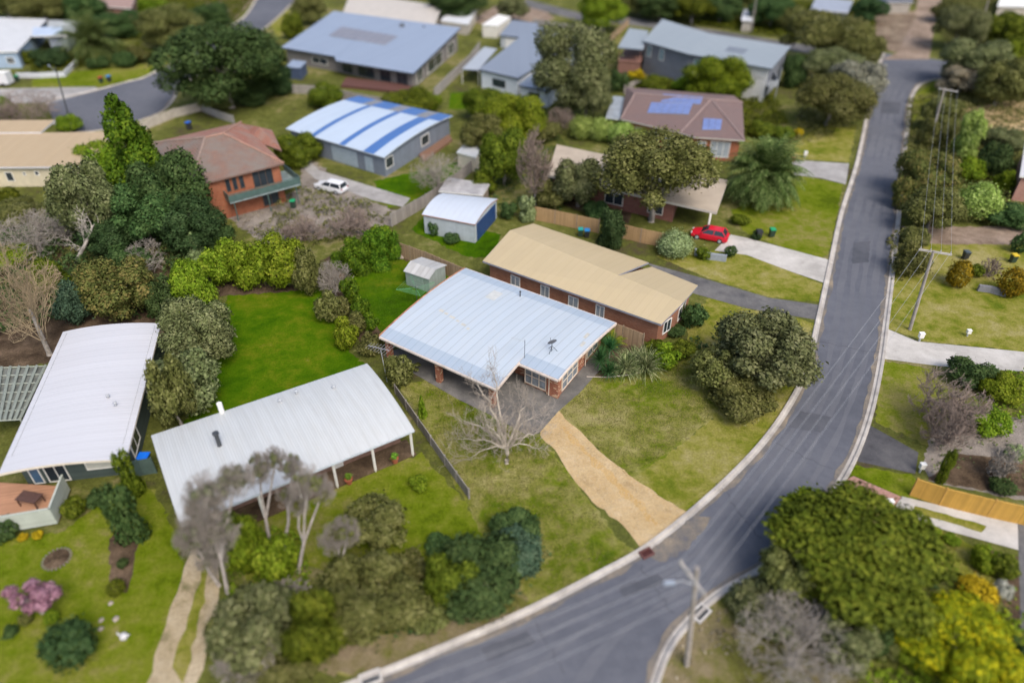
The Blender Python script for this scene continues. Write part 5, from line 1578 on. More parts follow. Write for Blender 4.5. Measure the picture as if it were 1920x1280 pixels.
# ------------------------------------------------------------------ power poles and wires
wood = plain('pole_timber', (.30, .27, .24), .9, .3, 1.5)
armw = plain('crossarm_timber', (.44, .41, .37), .9, .25, 1.5)
def solve_top(base, px, py):
    best = None
    for k in range(15, 130):
        z = k / 10
        q = P(px, py, z)
        d = (Vector((q.x, q.y)) - Vector((base.x, base.y))).length
        if best is None or d < best[0]: best = (d, z, q)
    return best[2]
TOPS = {}
def pole(key, bx, by, tx, ty, label, arm=None, mat=wood, r=.15, lamp=None, insul=True, name='power_pole', cat='power pole'):
    b = P(bx, by); t = solve_top(b, tx, ty)
    e = empty(name, b, label, cat)
    mb = MB(); mb.tube([b - Vector((0, 0, .2)), b.lerp(t, .5), t + Vector((0, 0, .2))], [r * 1.15, r, r * .8], 9); mb.build('pole', mat, e)
    ends = []
    if arm:
        a0, a1 = P(*arm[0], t.z - .15), P(*arm[1], t.z - .15)
        M = frame_matrix(a0, a1, t.z - .12)
        L = (a1 - a0).length
        mb = MB(); mb.box(None, (L, .14, .16), M=M @ Matrix.Translation((0, -r - .08, 0)))
        mb.build('crossarm', armw, e)
        for k in range(4):
            q = M @ Vector((L * (-.45 + .3 * k), -r - .08, .09))
            mb = MB(); mb.lathe(q, [(.05, 0), (.06, .1), (.04, .13), (.055, .18), (0, .22)], 7); mb.build('insulator', plain('insulator_glaze', (.35, .33, .30), .3, .2, 3), e)
            ends.append(q + Vector((0, 0, .2)))
    if lamp:
        l0 = b.lerp(t, .86); l1 = P(*lamp, l0.z + .3)
        mb = MB(); mb.tube([l0, l0.lerp(l1, .6) + Vector((0, 0, .25)), l1], .04, 6); mb.build('lamp_arm', grey_metal, e)
        d = (l1 - l0); d.z = 0; d.normalize()
        mb = MB(); M = frame_matrix(l1 - d * .1, l1 + d * .5, l1.z)
        mb.box(None, (.6, .22, .10), M=M); mb.box(None, (.42, .16, .06), M=M @ Matrix.Translation((0, 0, .08)))
        mb.build('lamp_head', plain('lamp_grey', (.30, .35, .42), .4, .1, 2), e)
    TOPS[key] = ends or [t]
    return e
pole('B', 1288, 1246, 1306, 1068, 'timber power pole with a street lamp beside the road bend at the bottom', ((1281, 1050), (1328, 1114)), lamp=(1262, 1092))
pole('A', 1706, 618, 1749, 474, 'leaning timber power pole with a long crossarm on the right lawn', ((1722, 466), (1784, 476)))
pole('D', 1742, 278, 1770, 168, 'timber power pole with crossarm behind the rusty leaved tree on the right', ((1760, 166), (1796, 172)))
pole('E', 1830, 84, 1853, 2, 'far pale power pole at the top right', None)
pole('C', 128, 217, 104, 128, 'dark thin lamp post standing by the court road at the left', None, dark_metal, .11, lamp=(92, 124), name='street_lamp', cat='street lamp')
pole('F', 1408, 62, 1419, -8, 'power pole with a box at the top edge behind the two storey grey house', ((1405, -8), (1432, -4)))
def wire(key, p, q, sag, label):
    pts = [p.lerp(q, k / 14) - Vector((0, 0, sag * 4 * (k / 14) * (1 - k / 14))) for k in range(15)]
    mb = MB(); mb.tube(pts, .011, 4)
    o = mb.build('power_line', plain('wire_metal', (.30, .31, .33), .5, .1, 2, bmp=0))
    tag(o, label, 'power line', 'power lines along the road'); top(o, pts[7])
offb = [P(500 + 0 * k, 1330 + 38 * k, 8.5) for k in range(4)]
for k in range(4):
    wire('ab', TOPS['B'][k], TOPS['A'][k], .8, 'thin overhead wire crossing the road bend between two power poles with crossarms')
    wire('ad', TOPS['A'][k], TOPS['D'][k], .5, 'thin overhead wire above the right verge between the leaning pole and the next pole')
    wire('bo', TOPS['B'][k], offb[k], .8, 'thin overhead wire running from the lamp pole to the lower left edge over the road')

# ------------------------------------------------------------------ TV aerial standing in the trees left of the carport
b = P(726, 716)
t = Vector((b.x - .2, b.y + .1, 3.5))
tv = empty('mast_aerial', b, 'tall television mast with many long crossbars among the trees left of the carport', 'aerial')
mb = MB(); mb.tube([b, t], .03, 6); mb.build('mast', grey_metal, tv)
mb = MB()
bo0, bo1 = t + Vector((-1.1, .4, .15)), t + Vector((.8, -.3, .15))
mb.tube([bo0, bo1], .03, 5)
for k in range(8):
    c = bo0.lerp(bo1, k / 7); hl = .42 + .05 * k
    mb.tube([c - Vector((.5 * hl, .85 * hl, 0)), c + Vector((.5 * hl, .85 * hl, 0))], .014, 4)
mb.build('boom', plain('aerial_metal', (.30, .30, .32), .4, .1, 3), tv)
# ------------------------------------------------------------------ vegetation
CLS = {'S': (1.1, .085, 2600), 'M': (2.4, .12, 8500), 'L': (4.5, .155, 19000), 'X': (7.0, .18, 32000)}   # nominal radius, leaf size, leaves
def lobes_of(shape, g):
    C, Rr = [], []
    def add(c, r): C.append(c); Rr.append(r)
    if shape == 'dome':
        for k in range(18):
            a = g.uniform(0, 6.283); z = g.uniform(-.75, .7)
            q = math.sqrt(max(0, 1 - (z * .9) ** 2)) * g.uniform(.45, .68)
            add((q * math.cos(a), q * math.sin(a), z * .68), g.uniform(.28, .44))
        add((0, 0, -.2), .6)
    elif shape == 'tree':
        for k in range(30):
            a = g.uniform(0, 6.283); z = g.uniform(-.6, .85)
            q = math.sqrt(max(0, 1 - z * z)) * g.uniform(.5, .8)
            add((q * math.cos(a), q * math.sin(a), z * .7), g.uniform(.18, .36))
        add((0, 0, 0), .45)
    elif shape == 'pine':
        for k in range(56):
            a = g.uniform(0, 6.283); q = math.sqrt(g.uniform(0, 1)) * .80
            add((q * math.cos(a), q * math.sin(a), .42 * (1 - q * q) - .1 + g.uniform(-.16, .16)), g.uniform(.2, .30))
        for k in range(22):
            a = g.uniform(0, 6.283); q = g.uniform(.35, .8)
            add((q * math.cos(a), q * math.sin(a), -.3 + g.uniform(-.15, .1)), g.uniform(.16, .24))
    elif shape == 'cone':
        for k in range(40):
            z = -1 + 2 * (k / 40) ** 1.1; w = ((1 - z) / 2) ** .7
            a = g.uniform(0, 6.283); q = (.66 * w) * g.uniform(.6, 1.1)
            add((q * math.cos(a), q * math.sin(a), z * .94), .10 + .26 * w)
    elif shape == 'column':
        for k in range(24):
            z = g.uniform(-.85, .75); a = g.uniform(0, 6.283); q = g.uniform(.2, .55)
            add((q * math.cos(a), q * math.sin(a), z), g.uniform(.32, .5) * (1 if z < .5 else .75))
    elif shape == 'wispy':
        for k in range(15):
            a = g.uniform(0, 6.283); z = g.uniform(-.3, .8); q = g.uniform(.15, .75)
            add((q * math.cos(a), q * math.sin(a), z), g.uniform(.14, .27))
    elif shape == 'ball':
        add((0, 0, 0), .93)
        for k in range(16):
            v = Vector((g.gauss(0, 1), g.gauss(0, 1), g.gauss(0, 1))).normalized() * .62
            add(tuple(v), g.uniform(.33, .41))
    return np.array(C), np.array(Rr)

def quads_mesh(name, P4):
    n = len(P4)
    me = bpy.data.meshes.new(name)
    me.vertices.add(n * 4); me.loops.add(n * 4); me.polygons.add(n)
    me.vertices.foreach_set('co', P4.reshape(-1).astype(np.float32))
    me.loops.foreach_set('vertex_index', np.arange(n * 4, dtype=np.int32))
    me.polygons.foreach_set('loop_start', np.arange(0, n * 4, 4, dtype=np.int32))
    me.polygons.foreach_set('loop_total', np.full(n, 4, dtype=np.int32))
    me.update(calc_edges=True)
    me.materials.append(MC['leaf_pot'])
    return me

def nrm(a): return a / np.maximum(np.linalg.norm(a, axis=1, keepdims=True), 1e-9)
PROTO = {}
def crown_mesh(shape, cls, var):
    key = (shape, cls, var)
    if key in PROTO: return PROTO[key]
    seed = hash_s(shape + cls) + var * 17
    g = random.Random(seed); ng = np.random.RandomState(seed % 99991)
    Rn, ls, N = CLS[cls]
    if shape in ('wispy',): N = int(N * .45)
    if shape in ('cone', 'column'): N = int(N * 1.25)
    C, Rr = lobes_of(shape, g)
    w = Rr ** 2; w = w / w.sum()
    k = ng.choice(len(C), N * 4, p=w)
    d = nrm(ng.normal(size=(N * 4, 3)))
    rad = Rr[k] * (1.0 - .34 * ng.rand(N * 4) ** 1.6) * (1 + .10 * ng.normal(size=N * 4)) * np.where(ng.rand(N * 4) < .07, 1.0 + .45 * ng.rand(N * 4), 1.0)
    p = C[k] + d * rad[:, None]
    dm = np.full(len(p), 9.0)
    for q in range(len(C)):
        dq = np.linalg.norm(p - C[q], axis=1) / Rr[q]
        dm = np.where(k == q, dm, np.minimum(dm, dq))
    keep = (dm > .72) & (p[:, 2] > -1.02) & ((d[:, 2] > -.55) | (ng.rand(len(p)) < .3))
    p, d, k = p[keep][:N], d[keep][:N], k[keep][:N]
    n = nrm(d * .8 + ng.normal(size=p.shape) * .55 + np.array([0, 0, .35]))
    t = nrm(np.cross(n, ng.normal(size=p.shape)))
    b = np.cross(n, t)
    s = (ls / Rn) * (.40 + 1.15 * ng.rand(len(p)) ** 1.4)[:, None]
    t = t * s; b = b * s * .62
    drop = n * s * .25
    flip = (np.einsum('ij,ij->i', np.cross(b, -t), d) < 0)[:, None]
    b = np.where(flip, -b, b)
    P4 = np.stack([p - t - drop, p - b, p + t - drop, p + b], axis=1)
    me = quads_mesh('crown_' + shape, P4)
    # leaves are shaded half as leaves, half as the clump they belong to
    gn = nrm(np.cross(P4[:, 2] - P4[:, 0], P4[:, 3] - P4[:, 1]))
    sg = np.sign(np.einsum('ij,ij->i', gn, d))[:, None]
    vn = nrm(gn * sg * .55 + d * .75 + np.array([0, 0, .15])) * sg
    me.polygons.foreach_set('use_smooth', np.ones(len(P4), dtype=bool))
    me.normals_split_custom_set(np.repeat(vn, 4, axis=0).tolist())
    PROTO[key] = (me, C, Rr)
    return PROTO[key]

def hash_s(s):
    h = 7
    for c in s: h = (h * 31 + ord(c)) % 1000003
    return h

def strips_mesh(name, segs):
    """thin flat-sided twigs: segs = list of (p, q, r0, r1)"""
    A = np.array([s[0] for s in segs], dtype=float); B = np.array([s[1] for s in segs], dtype=float)
    r0 = np.array([s[2] for s in segs])[:, None]; r1 = np.array([s[3] for s in segs])[:, None]
    d = nrm(B - A)
    ref = np.where(np.abs(d[:, 2:3]) > .9, np.array([[1., 0, 0]]), np.array([[0, 0, 1.]]))
    u = nrm(np.cross(d, ref)); v = np.cross(d, u)
    out = []
    for q in range(3):
        a0, a1 = 2.0944 * q, 2.0944 * (q + 1)
        e0 = u * math.cos(a0) + v * math.sin(a0); e1 = u * math.cos(a1) + v * math.sin(a1)
        out.append(np.stack([A + e0 * r0, A + e1 * r0, B + e1 * r1, B + e0 * r1], axis=1))
    return quads_mesh(name, np.concatenate(out))

def grow(segs, p, d, L, r, lev, g, spread=.6, up=.12, kids=(2, 3), shrink=.72, rmin=.006, bend=.22):
    n = 3
    pts = [p]
    dd = d
    for k in range(n):
        dd = (dd + Vector((g.gauss(0, bend), g.gauss(0, bend), g.gauss(0, bend) + up))).normalized()
        pts.append(pts[-1] + dd * (L / n))
    for k in range(n):
        segs.append((tuple(pts[k]), tuple(pts[k + 1]), r * (1 - .3 * k / n), r * (1 - .3 * (k + 1) / n)))
        if lev > 0 and k < n - 1 and g.random() < .75:
            sd = (dd + Vector((g.gauss(0, 1), g.gauss(0, 1), g.gauss(0, .7))) * spread * 1.1).normalized()
            grow(segs, pts[k + 1], sd, L * shrink * .8, max(rmin, r * .55), lev - 1, g, spread, up, kids, shrink, rmin, bend)
    if lev > 0:
        for c in range(g.randint(*kids)):
            sd = (dd + Vector((g.gauss(0, 1), g.gauss(0, 1), g.gauss(0, .8))) * spread).normalized()
            grow(segs, pts[-1], sd, L * shrink * g.uniform(.8, 1.15), max(rmin, r * .66), lev - 1, g, spread, up, kids, shrink, rmin, bend)

def twig_mesh(cls, var):
    key = ('twig', cls, var)
    if key in PROTO: return PROTO[key]
    g = random.Random(900 + var * 13 + ord(cls))
    Rn = CLS[cls][0]
    segs = []
    for k in range(9):
        a = g.uniform(0, 6.283); el = g.uniform(.35, 1.4)
        d = Vector((math.cos(a) * math.cos(el), math.sin(a) * math.cos(el), math.sin(el)))
        grow(segs, Vector((0, 0, -.95)), d, .8, .06 / Rn, 4 if cls != 'S' else 3, g, .5, .06, (2, 3), .74, .02 / Rn, .2)
    segs = [s for s in segs if Vector(s[1]).length < 1.12][:9000]
    me = strips_mesh('twigs', segs)
    PROTO[key] = (me, None, None)
    return PROTO[key]

LEAF = {}
def LM(n): return LEAF[n]
for n, c, c2, tr in (
    ('olive', (.105, .108, .032), (.20, .19, .075), .24), ('frond', (.055, .08, .02), (.17, .19, .075), .2), ('dark', (.042, .074, .024), (.090, .130, .045), .22),
    ('deep', (.030, .055, .020), (.065, .10, .04), .2), ('green', (.078, .100, .009), (.16, .175, .02), .24),
    ('bright', (.11, .165, .010), (.20, .24, .02), .27), ('lime', (.21, .27, .06), (.36, .40, .14), .28),
    ('yellowgreen', (.135, .19, .012), (.25, .28, .03), .27), ('greygreen', (.115, .128, .055), (.22, .22, .115), .22),
    ('grey', (.17, .16, .13), (.29, .27, .23), .15), ('teal', (.05, .085, .055), (.10, .14, .09), .2),
    ('rust', (.10, .112, .032), (.20, .155, .055), .22), ('conifer', (.052, .088, .006), (.13, .17, .014), .24), ('gum', (.13, .135, .085), (.23, .225, .16), .18), ('wattle', (.18, .20, .008), (.44, .35, .01), .28), ('golden', (.17, .125, .008), (.34, .23, .015), .25),
    ('flower', (.34, .24, .01), (.55, .38, .02), .25), ('pale', (.20, .24, .11), (.32, .36, .20), .22),
    ('silver', (.25, .24, .22), (.38, .36, .34), .15), ('brown', (.15, .115, .085), (.27, .22, .18), .1),
    ('pink', (.24, .11, .17), (.38, .22, .29), .2), ('cypress', (.055, .11, .008), (.14, .20, .015), .22)):
    LEAF[n] = leaf_mat('leaf_' + n, c, c2, .5, tr)
twig_grey = plain('twig_grey', (.27, .24, .205), .95, .3, 3, bmp=0)
twig_gum = plain('twig_gum', (.25, .22, .19), .95, .3, 3, bmp=0)
twig_brown = plain('twig_brown', (.215, .165, .135), .95, .35, 3, bmp=0)
twig_moss = plain('twig_moss', (.30, .23, .14), .95, .4, 1.2, bmp=0)

def place_ell(cx, cy, rx, ry, lift):
    """ground position and radii of an ellipsoid whose outline in the photo is the given ellipse"""
    z = 1.0
    for it in range(12):
        c = P(cx, cy, z)
        m = depth(c) / FPX
        Rx = rx * m; Ry = ry * m
        # view elevation at this row
        el = math.atan2(CH - z, math.hypot(c.x, c.y))
        k = Ry * Ry - (Rx * math.sin(el)) ** 2
        Rz = math.sqrt(k) / math.cos(el) if k > 0 else 0
        Rz = max(Rz, .55 * Rx)
        z = Rz * (1.0 + lift)
    return c.x, c.y, Rx, Rz, z

NVEG = [0]
def veg(shape, leaf, cx, cy, rx, ry, name, label, cat=None, lift=None, bark=None, group=None, trunk=None):
    NVEG[0] += 1
    i = NVEG[0]
    g = random.Random(i * 101)
    istree = trunk if trunk is not None else (rx > 42)
    lift = lift if lift is not None else (.28 if istree else -.12)
    x, y, Rx, Rz, z = place_ell(cx, cy, rx, ry, lift)
    if shape != 'twig': Rx *= 1.06; Rz *= 1.06
    cls = 'S' if Rx < 1.6 else 'M' if Rx < 3.2 else 'L' if Rx < 5.6 else 'X'
    cat = cat or ('tree' if istree else 'shrub')
    base = Vector((x, y, 0))
    tw = shape == 'twig'
    me, C, Rr = (twig_mesh(cls, i % 2) if tw else crown_mesh(shape, cls, i % 2 if cls in 'LX' else i % 3))
    rot = g.uniform(0, 6.283)
    def crown_obj(nm, parent):
        o = bpy.data.objects.new(nm, me)
        col.objects.link(o)
        o.material_slots[0].link = 'OBJECT'
        o.material_slots[0].material = leaf if not isinstance(leaf, str) else LEAF[leaf]
        o.scale = (Rx, Rx, Rz)
        o.rotation_euler = (0, 0, rot)
        if parent: o.parent = parent; o.location = (0, 0, z)
        else: o.location = (x, y, z)
        return o
    if not istree:
        return tag(crown_obj(name, None), label, cat, group)
    e = empty(name, base, label, cat, group)
    crown_obj('crown', e)
    mb = MB()
    r0 = min(.55, .05 * Rx + .06)
    th = z - Rz * .25
    top_ = base + Vector((g.uniform(-.2, .2), g.uniform(-.2, .2), max(.5, th)))
    mid = base.lerp(top_, .5) + Vector((g.uniform(-.15, .15), g.uniform(-.15, .15), 0))
    mb.tube([base - Vector((0, 0, .1)), base + Vector((0, 0, .3)), mid, top_], [r0 * 1.5, r0, r0 * .8, r0 * .55], 8)
    if C is not None:
        cr, sr = math.cos(rot), math.sin(rot)
        idx = list(range(len(C))); g.shuffle(idx)
        for k in idx[:8]:
            cx_, cy_, cz_ = C[k] * .85
            q = base + Vector(((cx_ * cr - cy_ * sr) * Rx, (cx_ * sr + cy_ * cr) * Rx, z + cz_ * Rz))
            s = mid.lerp(top_, g.uniform(.1, .9))
            if q.z < .3: continue
            mb.tube([s, s.lerp(q, .5) + Vector((0, 0, .12 * (q - s).length)), q], [r0 * .42, r0 * .28, r0 * .1], 5, cap=False)
    mb.build('trunk', bark or bark_grey, e, smooth=True)
    return e

V = veg
# -- the property itself and its edges
hedge_l = 'clipped bright green cypress hedge'
V('column', 'cypress', 668, 482, 30, 34, 'cypress', hedge_l + ' bush, broad one left of the garden shed', 'hedge')
V('column', 'cypress', 706, 468, 30, 38, 'cypress', hedge_l + ' bush, tall one in the back corner', 'hedge')
V('column', 'cypress', 735, 462, 18, 28, 'cypress', hedge_l + ' bush touching the tall paling fence', 'hedge')
V('dome', 'cypress', 645, 486, 26, 20, 'cypress', 'low bright green bush at the left back corner of the lawn', 'shrub')
V('twig', twig_grey, 628, 522, 32, 34, 'bare_shrub', 'leafless grey twiggy shrub at the left of the back lawn', 'shrub')
V('dome', 'olive', 604, 503, 22, 16, 'shrub', 'small olive shrub in the far left corner of the property')
V('dome', 'cypress', 656, 545, 20, 28, 'shrub', 'bright yellow green shrub beside the grey twiggy shrub')
V('dome', 'cypress', 676, 575, 19, 23, 'shrub', 'bright yellow green shrub in the middle of the row left of the back lawn')
V('dome', 'cypress', 694, 602, 16, 20, 'shrub', 'bright yellow green shrub next to the left corner of the curved roof')
V('dome', 'olive', 636, 578, 22, 22, 'shrub', 'olive shrub on the left boundary below the grey twiggy shrub')
V('dome', 'olive', 662, 608, 26, 26, 'shrub', 'rounded olive shrub left of the curved roof corner')
V('dome', 'olive', 694, 642, 28, 26, 'shrub', 'large olive shrub in front of the tall television mast')
V('dome', 'olive', 748, 695, 30, 32, 'shrub', 'olive shrub at the open left end of the carport')
V('wispy', 'olive', 772, 690, 20, 14, 'shrub', 'sparse olive sprig poking over the carport floor')
V('cone', 'yellowgreen', 791, 762, 10, 22, 'young_cypress', 'little yellow green cone shrub on the front lawn by the fence', 'shrub')
V('dome', 'dark', 968, 988, 46, 24, 'shrub', 'dark green shrub at the lowest corner of the front lawn', 'shrub', trunk=False)
V('dome', 'green', 1228, 650, 20, 18, 'shrub', 'green shrub behind the larger striped flax clump')
V('dome', 'bright', 1250, 666, 28, 28, 'shrub', 'bright green leafy shrub right of the striped flax plants')
V('dome', 'green', 1282, 654, 26, 20, 'shrub', 'green leafy shrub at the far right of the spiky plant bed')
V('tree', 'olive', 1340, 690, 50, 46, 'tree', 'drooping olive tree at the right corner of the front lawn', lift=.0)
V('tree', 'greygreen', 1430, 655, 100, 80, 'tree', 'very broad olive grey tree on the verge right of the house', lift=.05)
V('dome', 'dark', 1303, 592, 26, 26, 'shrub', 'dark round shrub at the right end of the tan roofed house')
V('dome', 'dark', 1265, 618, 20, 14, 'shrub', 'dark low shrub at the foot of the tan roofed house corner')
# -- left neighbours
V('column', 'yellowgreen', 358, 545, 42, 56, 'hedge_tree', 'tall rounded lime green hedge tree at the corner of the bright green lawn', 'tree', lift=-.1)
V('dome', 'yellowgreen', 412, 492, 42, 46, 'hedge_tree', 'yellow green hedge tree, left end of the row behind the bright lawn', 'tree', lift=-.1)
V('dome', 'yellowgreen', 470, 490, 44, 52, 'hedge_tree', 'yellow green hedge tree, middle of the row behind the bright lawn', 'tree', lift=-.1)
V('dome', 'yellowgreen', 532, 488, 46, 56, 'hedge_tree', 'yellow green hedge tree, right end of the row behind the bright lawn', 'tree', lift=-.1)
V('dome', 'olive', 572, 510, 28, 50, 'shrub', 'yellowish olive shrub against the left boundary corner')
V('dome', 'olive', 615, 575, 26, 34, 'shrub', 'olive shrub just outside the left boundary beside the bright lawn')
V('dome', 'yellowgreen', 648, 622, 24, 36, 'shrub', 'yellow green shrub at the right edge of the bright lawn')
V('cone', 'pale', 366, 466, 20, 30, 'young_conifer', 'small pale green conifer above the lime hedge', 'shrub')
V('tree', 'greygreen', 362, 615, 66, 66, 'tree', 'large grey green tree behind the long white roof', lift=0)
V('tree', 'greygreen', 382, 650, 52, 48, 'tree', 'grey green tree lobe leaning over the bright lawn', lift=0)
V('tree', 'greygreen', 352, 715, 66, 66, 'tree', 'grey green tree between the long white roof and the bright lawn', lift=0)
V('tree', 'olive', 318, 735, 42, 80, 'tree', 'yellow olive tree against the side of the long white roof', lift=0, trunk=True)
V('tree', 'rust', 212, 540, 72, 66, 'tree', 'reddish green bush tree behind the long white roof', lift=0)
V('dome', 'teal', 132, 568, 34, 46, 'shrub', 'blue green bush between the bare mossy tree and the reddish tree')
V('dome', 'dark', 305, 560, 34, 44, 'shrub', 'dark green bush left of the lime hedge tree')
V('twig', twig_grey, 276, 482, 36, 34, 'bare_shrub', 'grey twiggy shrub among the dark bushes left of the pale conifer', 'shrub')
V('dome', 'dark', 240, 485, 40, 34, 'shrub', 'dark green bush below the leaning silver trunk')
V('dome', 'yellowgreen', 30, 478, 38, 26, 'shrub', 'yellow green bush at the left edge above the bare mossy tree')
V('dome', 'green', 88, 520, 36, 40, 'shrub', 'mid green bush behind the bare mossy tree')
V('twig', twig_moss, 42, 560, 70, 100, 'bare_tree', 'bare mossy orange twigged tree at the left edge', 'tree', trunk=True, lift=.25)
V('twig', twig_grey, 60, 440, 70, 44, 'bare_tree', 'wide grey leafless tree at the left edge', 'tree', trunk=True, lift=.1)
V('twig', twig_grey, 140, 425, 50, 34, 'bare_shrub', 'grey leafless shrub right of the wide grey leafless tree', 'shrub', trunk=False)
V('tree', 'greygreen', 160, 375, 58, 88, 'tree', 'feathery grey green tree in front of the cream house', lift=.1, bark=bark_pale)
V('cone', 'conifer', 244, 296, 76, 108, 'conifer', 'tall yellow green conifer beside the tiled house', 'tree', lift=.0, trunk=True)
V('dome', 'yellowgreen', 172, 292, 36, 32, 'shrub', 'yellow green bush right of the cream house roof')
V('dome', 'bright', 205, 320, 44, 50, 'tree', 'bright yellow green bush left of the tall conifer', lift=0)
V('tree', 'dark', 318, 355, 72, 80, 'tree', 'dark green tree in front of the orange brick wall', lift=0)
V('tree', 'dark', 268, 400, 70, 66, 'tree', 'dark green tree under the tall yellow green conifer', lift=0)
V('tree', 'deep', 352, 420, 60, 56, 'tree', 'very dark tree below the corner of the orange brick house', lift=0)
V('tree', 'deep', 215, 440, 56, 44, 'tree', 'very dark tree behind the leaning silver trunk', lift=0)
V('dome', 'dark', 400, 440, 34, 30, 'shrub', 'dark bush at the foot of the orange brick wall')
V('dome', 'bright', 128, 232, 24, 18, 'shrub', 'bright little bush behind the tan flat roof')
V('twig', twig_brown, 50, 205, 60, 22, 'bare_shrub', 'brown thicket beside the concrete drive at the left edge', 'shrub', trunk=False)
V('dome', 'bright', 8, 205, 22, 26, 'shrub', 'bright green bush at the left edge by the concrete drive')
V('dome', 'olive', 40, 395, 48, 20, 'shrub', 'low olive scrub in front of the cream house', trunk=False)
V('dome', 'green', 10, 372, 26, 22, 'shrub', 'green bush at the left edge under the cream house windows')
# -- upper left
V('pine', 'dark', 412, 112, 112, 82, 'umbrella_pine', 'huge dark green umbrella pine beside the court road', 'tree', lift=.12)
V('dome', 'deep', 508, 142, 40, 40, 'shrub', 'dark rounded bush right of the umbrella pine', trunk=False)
V('dome', 'olive', 400, 182, 34, 26, 'shrub', 'olive bush below the umbrella pine')
V('dome', 'green', 610, 178, 34, 26, 'shrub', 'green round bush left of the striped roof house')
V('dome', 'green', 560, 277, 44, 34, 'shrub', 'green round bush at the near left corner of the striped roof', trunk=False)
V('dome', 'green', 768, 190, 48, 24, 'shrub', 'wide green bush behind the striped roof', trunk=False)
V('dome', 'bright', 805, 192, 26, 20, 'shrub', 'lighter green bush right behind the striped roof')
V('dome', 'deep', 96, 106, 34, 20, 'shrub', 'dark clipped bush in the garden bed of the pale blue house')
V('dome', 'green', 52, 106, 16, 14, 'shrub', 'small green bush beside the pale blue wall')
V('dome', 'dark', 184, 118, 20, 12, 'shrub', 'low dark bush at the foot of the upper left palm')
V('dome', 'dark', 234, 112, 20, 16, 'shrub', 'dark small bush right of the upper left palm')
V('dome', 'olive', 258, 102, 24, 16, 'shrub', 'olive bush near the bend of the court road')
V('tree', 'olive', 322, 50, 66, 28, 'tree', 'wide olive tree above the umbrella pine', lift=0)
V('dome', 'dark', 390, 26, 40, 14, 'shrub', 'dark bush at the top edge beside the brown gravel yard', trunk=False)
V('dome', 'bright', 290, 14, 30, 20, 'shrub', 'bright green bush at the top edge right of the red brown building')
V('tree', 'olive', 80, 14, 58, 30, 'tree', 'olive tree at the top edge above the pale blue house', lift=0)
V('tree', 'dark', 150, 14, 40, 32, 'tree', 'dark tree at the top edge left of the red brown building', lift=0)
V('tree', 'olive', 10, 10, 46, 26, 'tree', 'olive tree at the top left corner', lift=0)
V('dome', 'dark', 225, 44, 46, 20, 'shrub', 'dark hedge below the red brown building', trunk=False)
V('tree', 'olive', 578, 18, 34, 26, 'tree', 'olive tree at the top edge right of the court road', lift=0)
V('dome', 'green', 548, 48, 22, 26, 'shrub', 'green bush at the back left corner of the solar roofed grey house')
V('dome', 'dark', 520, 100, 14, 16, 'shrub', 'small dark bush near the left corner of the solar roof')
# -- middle top
V('tree', 'greygreen', 1068, 128, 80, 84, 'gum_tree', 'large grey green gum tree in front of the white house', 'tree', lift=.12, bark=bark_pale)
V('tree', 'greygreen', 1100, 175, 50, 50, 'gum_tree', 'smaller grey gum crown below the large grey green gum', 'tree', lift=.05)
V('tree', 'yellowgreen', 955, 225, 70, 50, 'tree', 'yellowish olive tree right of the striped roof house', lift=.05)
V('tree', 'olive', 908, 252, 44, 42, 'tree', 'olive tree touching the right end of the striped roof', lift=.05)
V('tree', 'green', 945, 290, 46, 56, 'tree', 'mid green tree left of the low cream roof', lift=.05)
V('twig', twig_brown, 1005, 305, 34, 64, 'bare_tree', 'brown leafless tree at the left end of the low cream roof', 'tree', trunk=True)
V('twig', twig_brown, 1052, 225, 26, 24, 'bare_shrub', 'brown twiggy shrub below the smaller grey gum', 'shrub')
V('ball', 'lime', 1092, 240, 24, 22, 'clipped_hedge', 'pale lime clipped hedge, left end in front of the brown tiled house', 'hedge')
V('ball', 'lime', 1128, 244, 26, 22, 'clipped_hedge', 'pale lime clipped hedge section left of centre before the brown tiled house', 'hedge')
V('ball', 'lime', 1166, 252, 26, 22, 'clipped_hedge', 'pale lime clipped hedge section right of centre before the brown tiled house', 'hedge')
V('ball', 'lime', 1202, 260, 24, 20, 'clipped_hedge', 'pale lime clipped hedge, right end by the big olive tree', 'hedge')
V('tree', 'olive', 1232, 328, 108, 88, 'tree', 'biggest olive green tree, over the low cream roof', lift=.15)
V('tree', 'greygreen', 1086, 338, 46, 50, 'tree', 'grey green tree in front of the low cream roof', lift=.05)
V('dome', 'olive', 1035, 360, 34, 30, 'shrub', 'olive bush below the left end of the low cream roof')
V('twig', twig_grey, 820, 322, 50, 36, 'bare_tree', 'leafless grey tree at the right of the striped roof house', 'tree', trunk=True)
V('twig', twig_brown, 648, 418, 46, 30, 'bare_tree', 'brown twiggy scrub tree below the white station wagon', 'tree', trunk=True, lift=.05)
V('twig', twig_brown, 570, 432, 40, 28, 'bare_shrub', 'brown twiggy shrub behind the hedge row', 'shrub', trunk=False)
V('dome', 'yellowgreen', 712, 432, 22, 14, 'shrub', 'yellow green shrub behind the back corner hedge')
V('dome', 'dark', 814, 428, 13, 15, 'shrub', 'small dark shrub against the pale garage wall')
V('dome', 'dark', 848, 446, 17, 12, 'shrub', 'low dark shrub in front of the pale garage wall')
V('column', 'pale', 988, 394, 19, 24, 'shrub', 'pale green round topped shrub in front of the honey fence')
V('dome', 'dark', 953, 394, 18, 18, 'shrub', 'dark shrub right of the blue roller door')
V('column', 'deep', 1146, 430, 26, 36, 'column_shrub', 'very dark column shaped shrub behind the tan roof', 'shrub')
V('ball', 'pale', 1266, 458, 32, 26, 'round_shrub', 'pale green clipped round shrub left of the red car', 'shrub')
V('dome', 'green', 1318, 475, 14, 13, 'shrub', 'small green shrub below the red car')
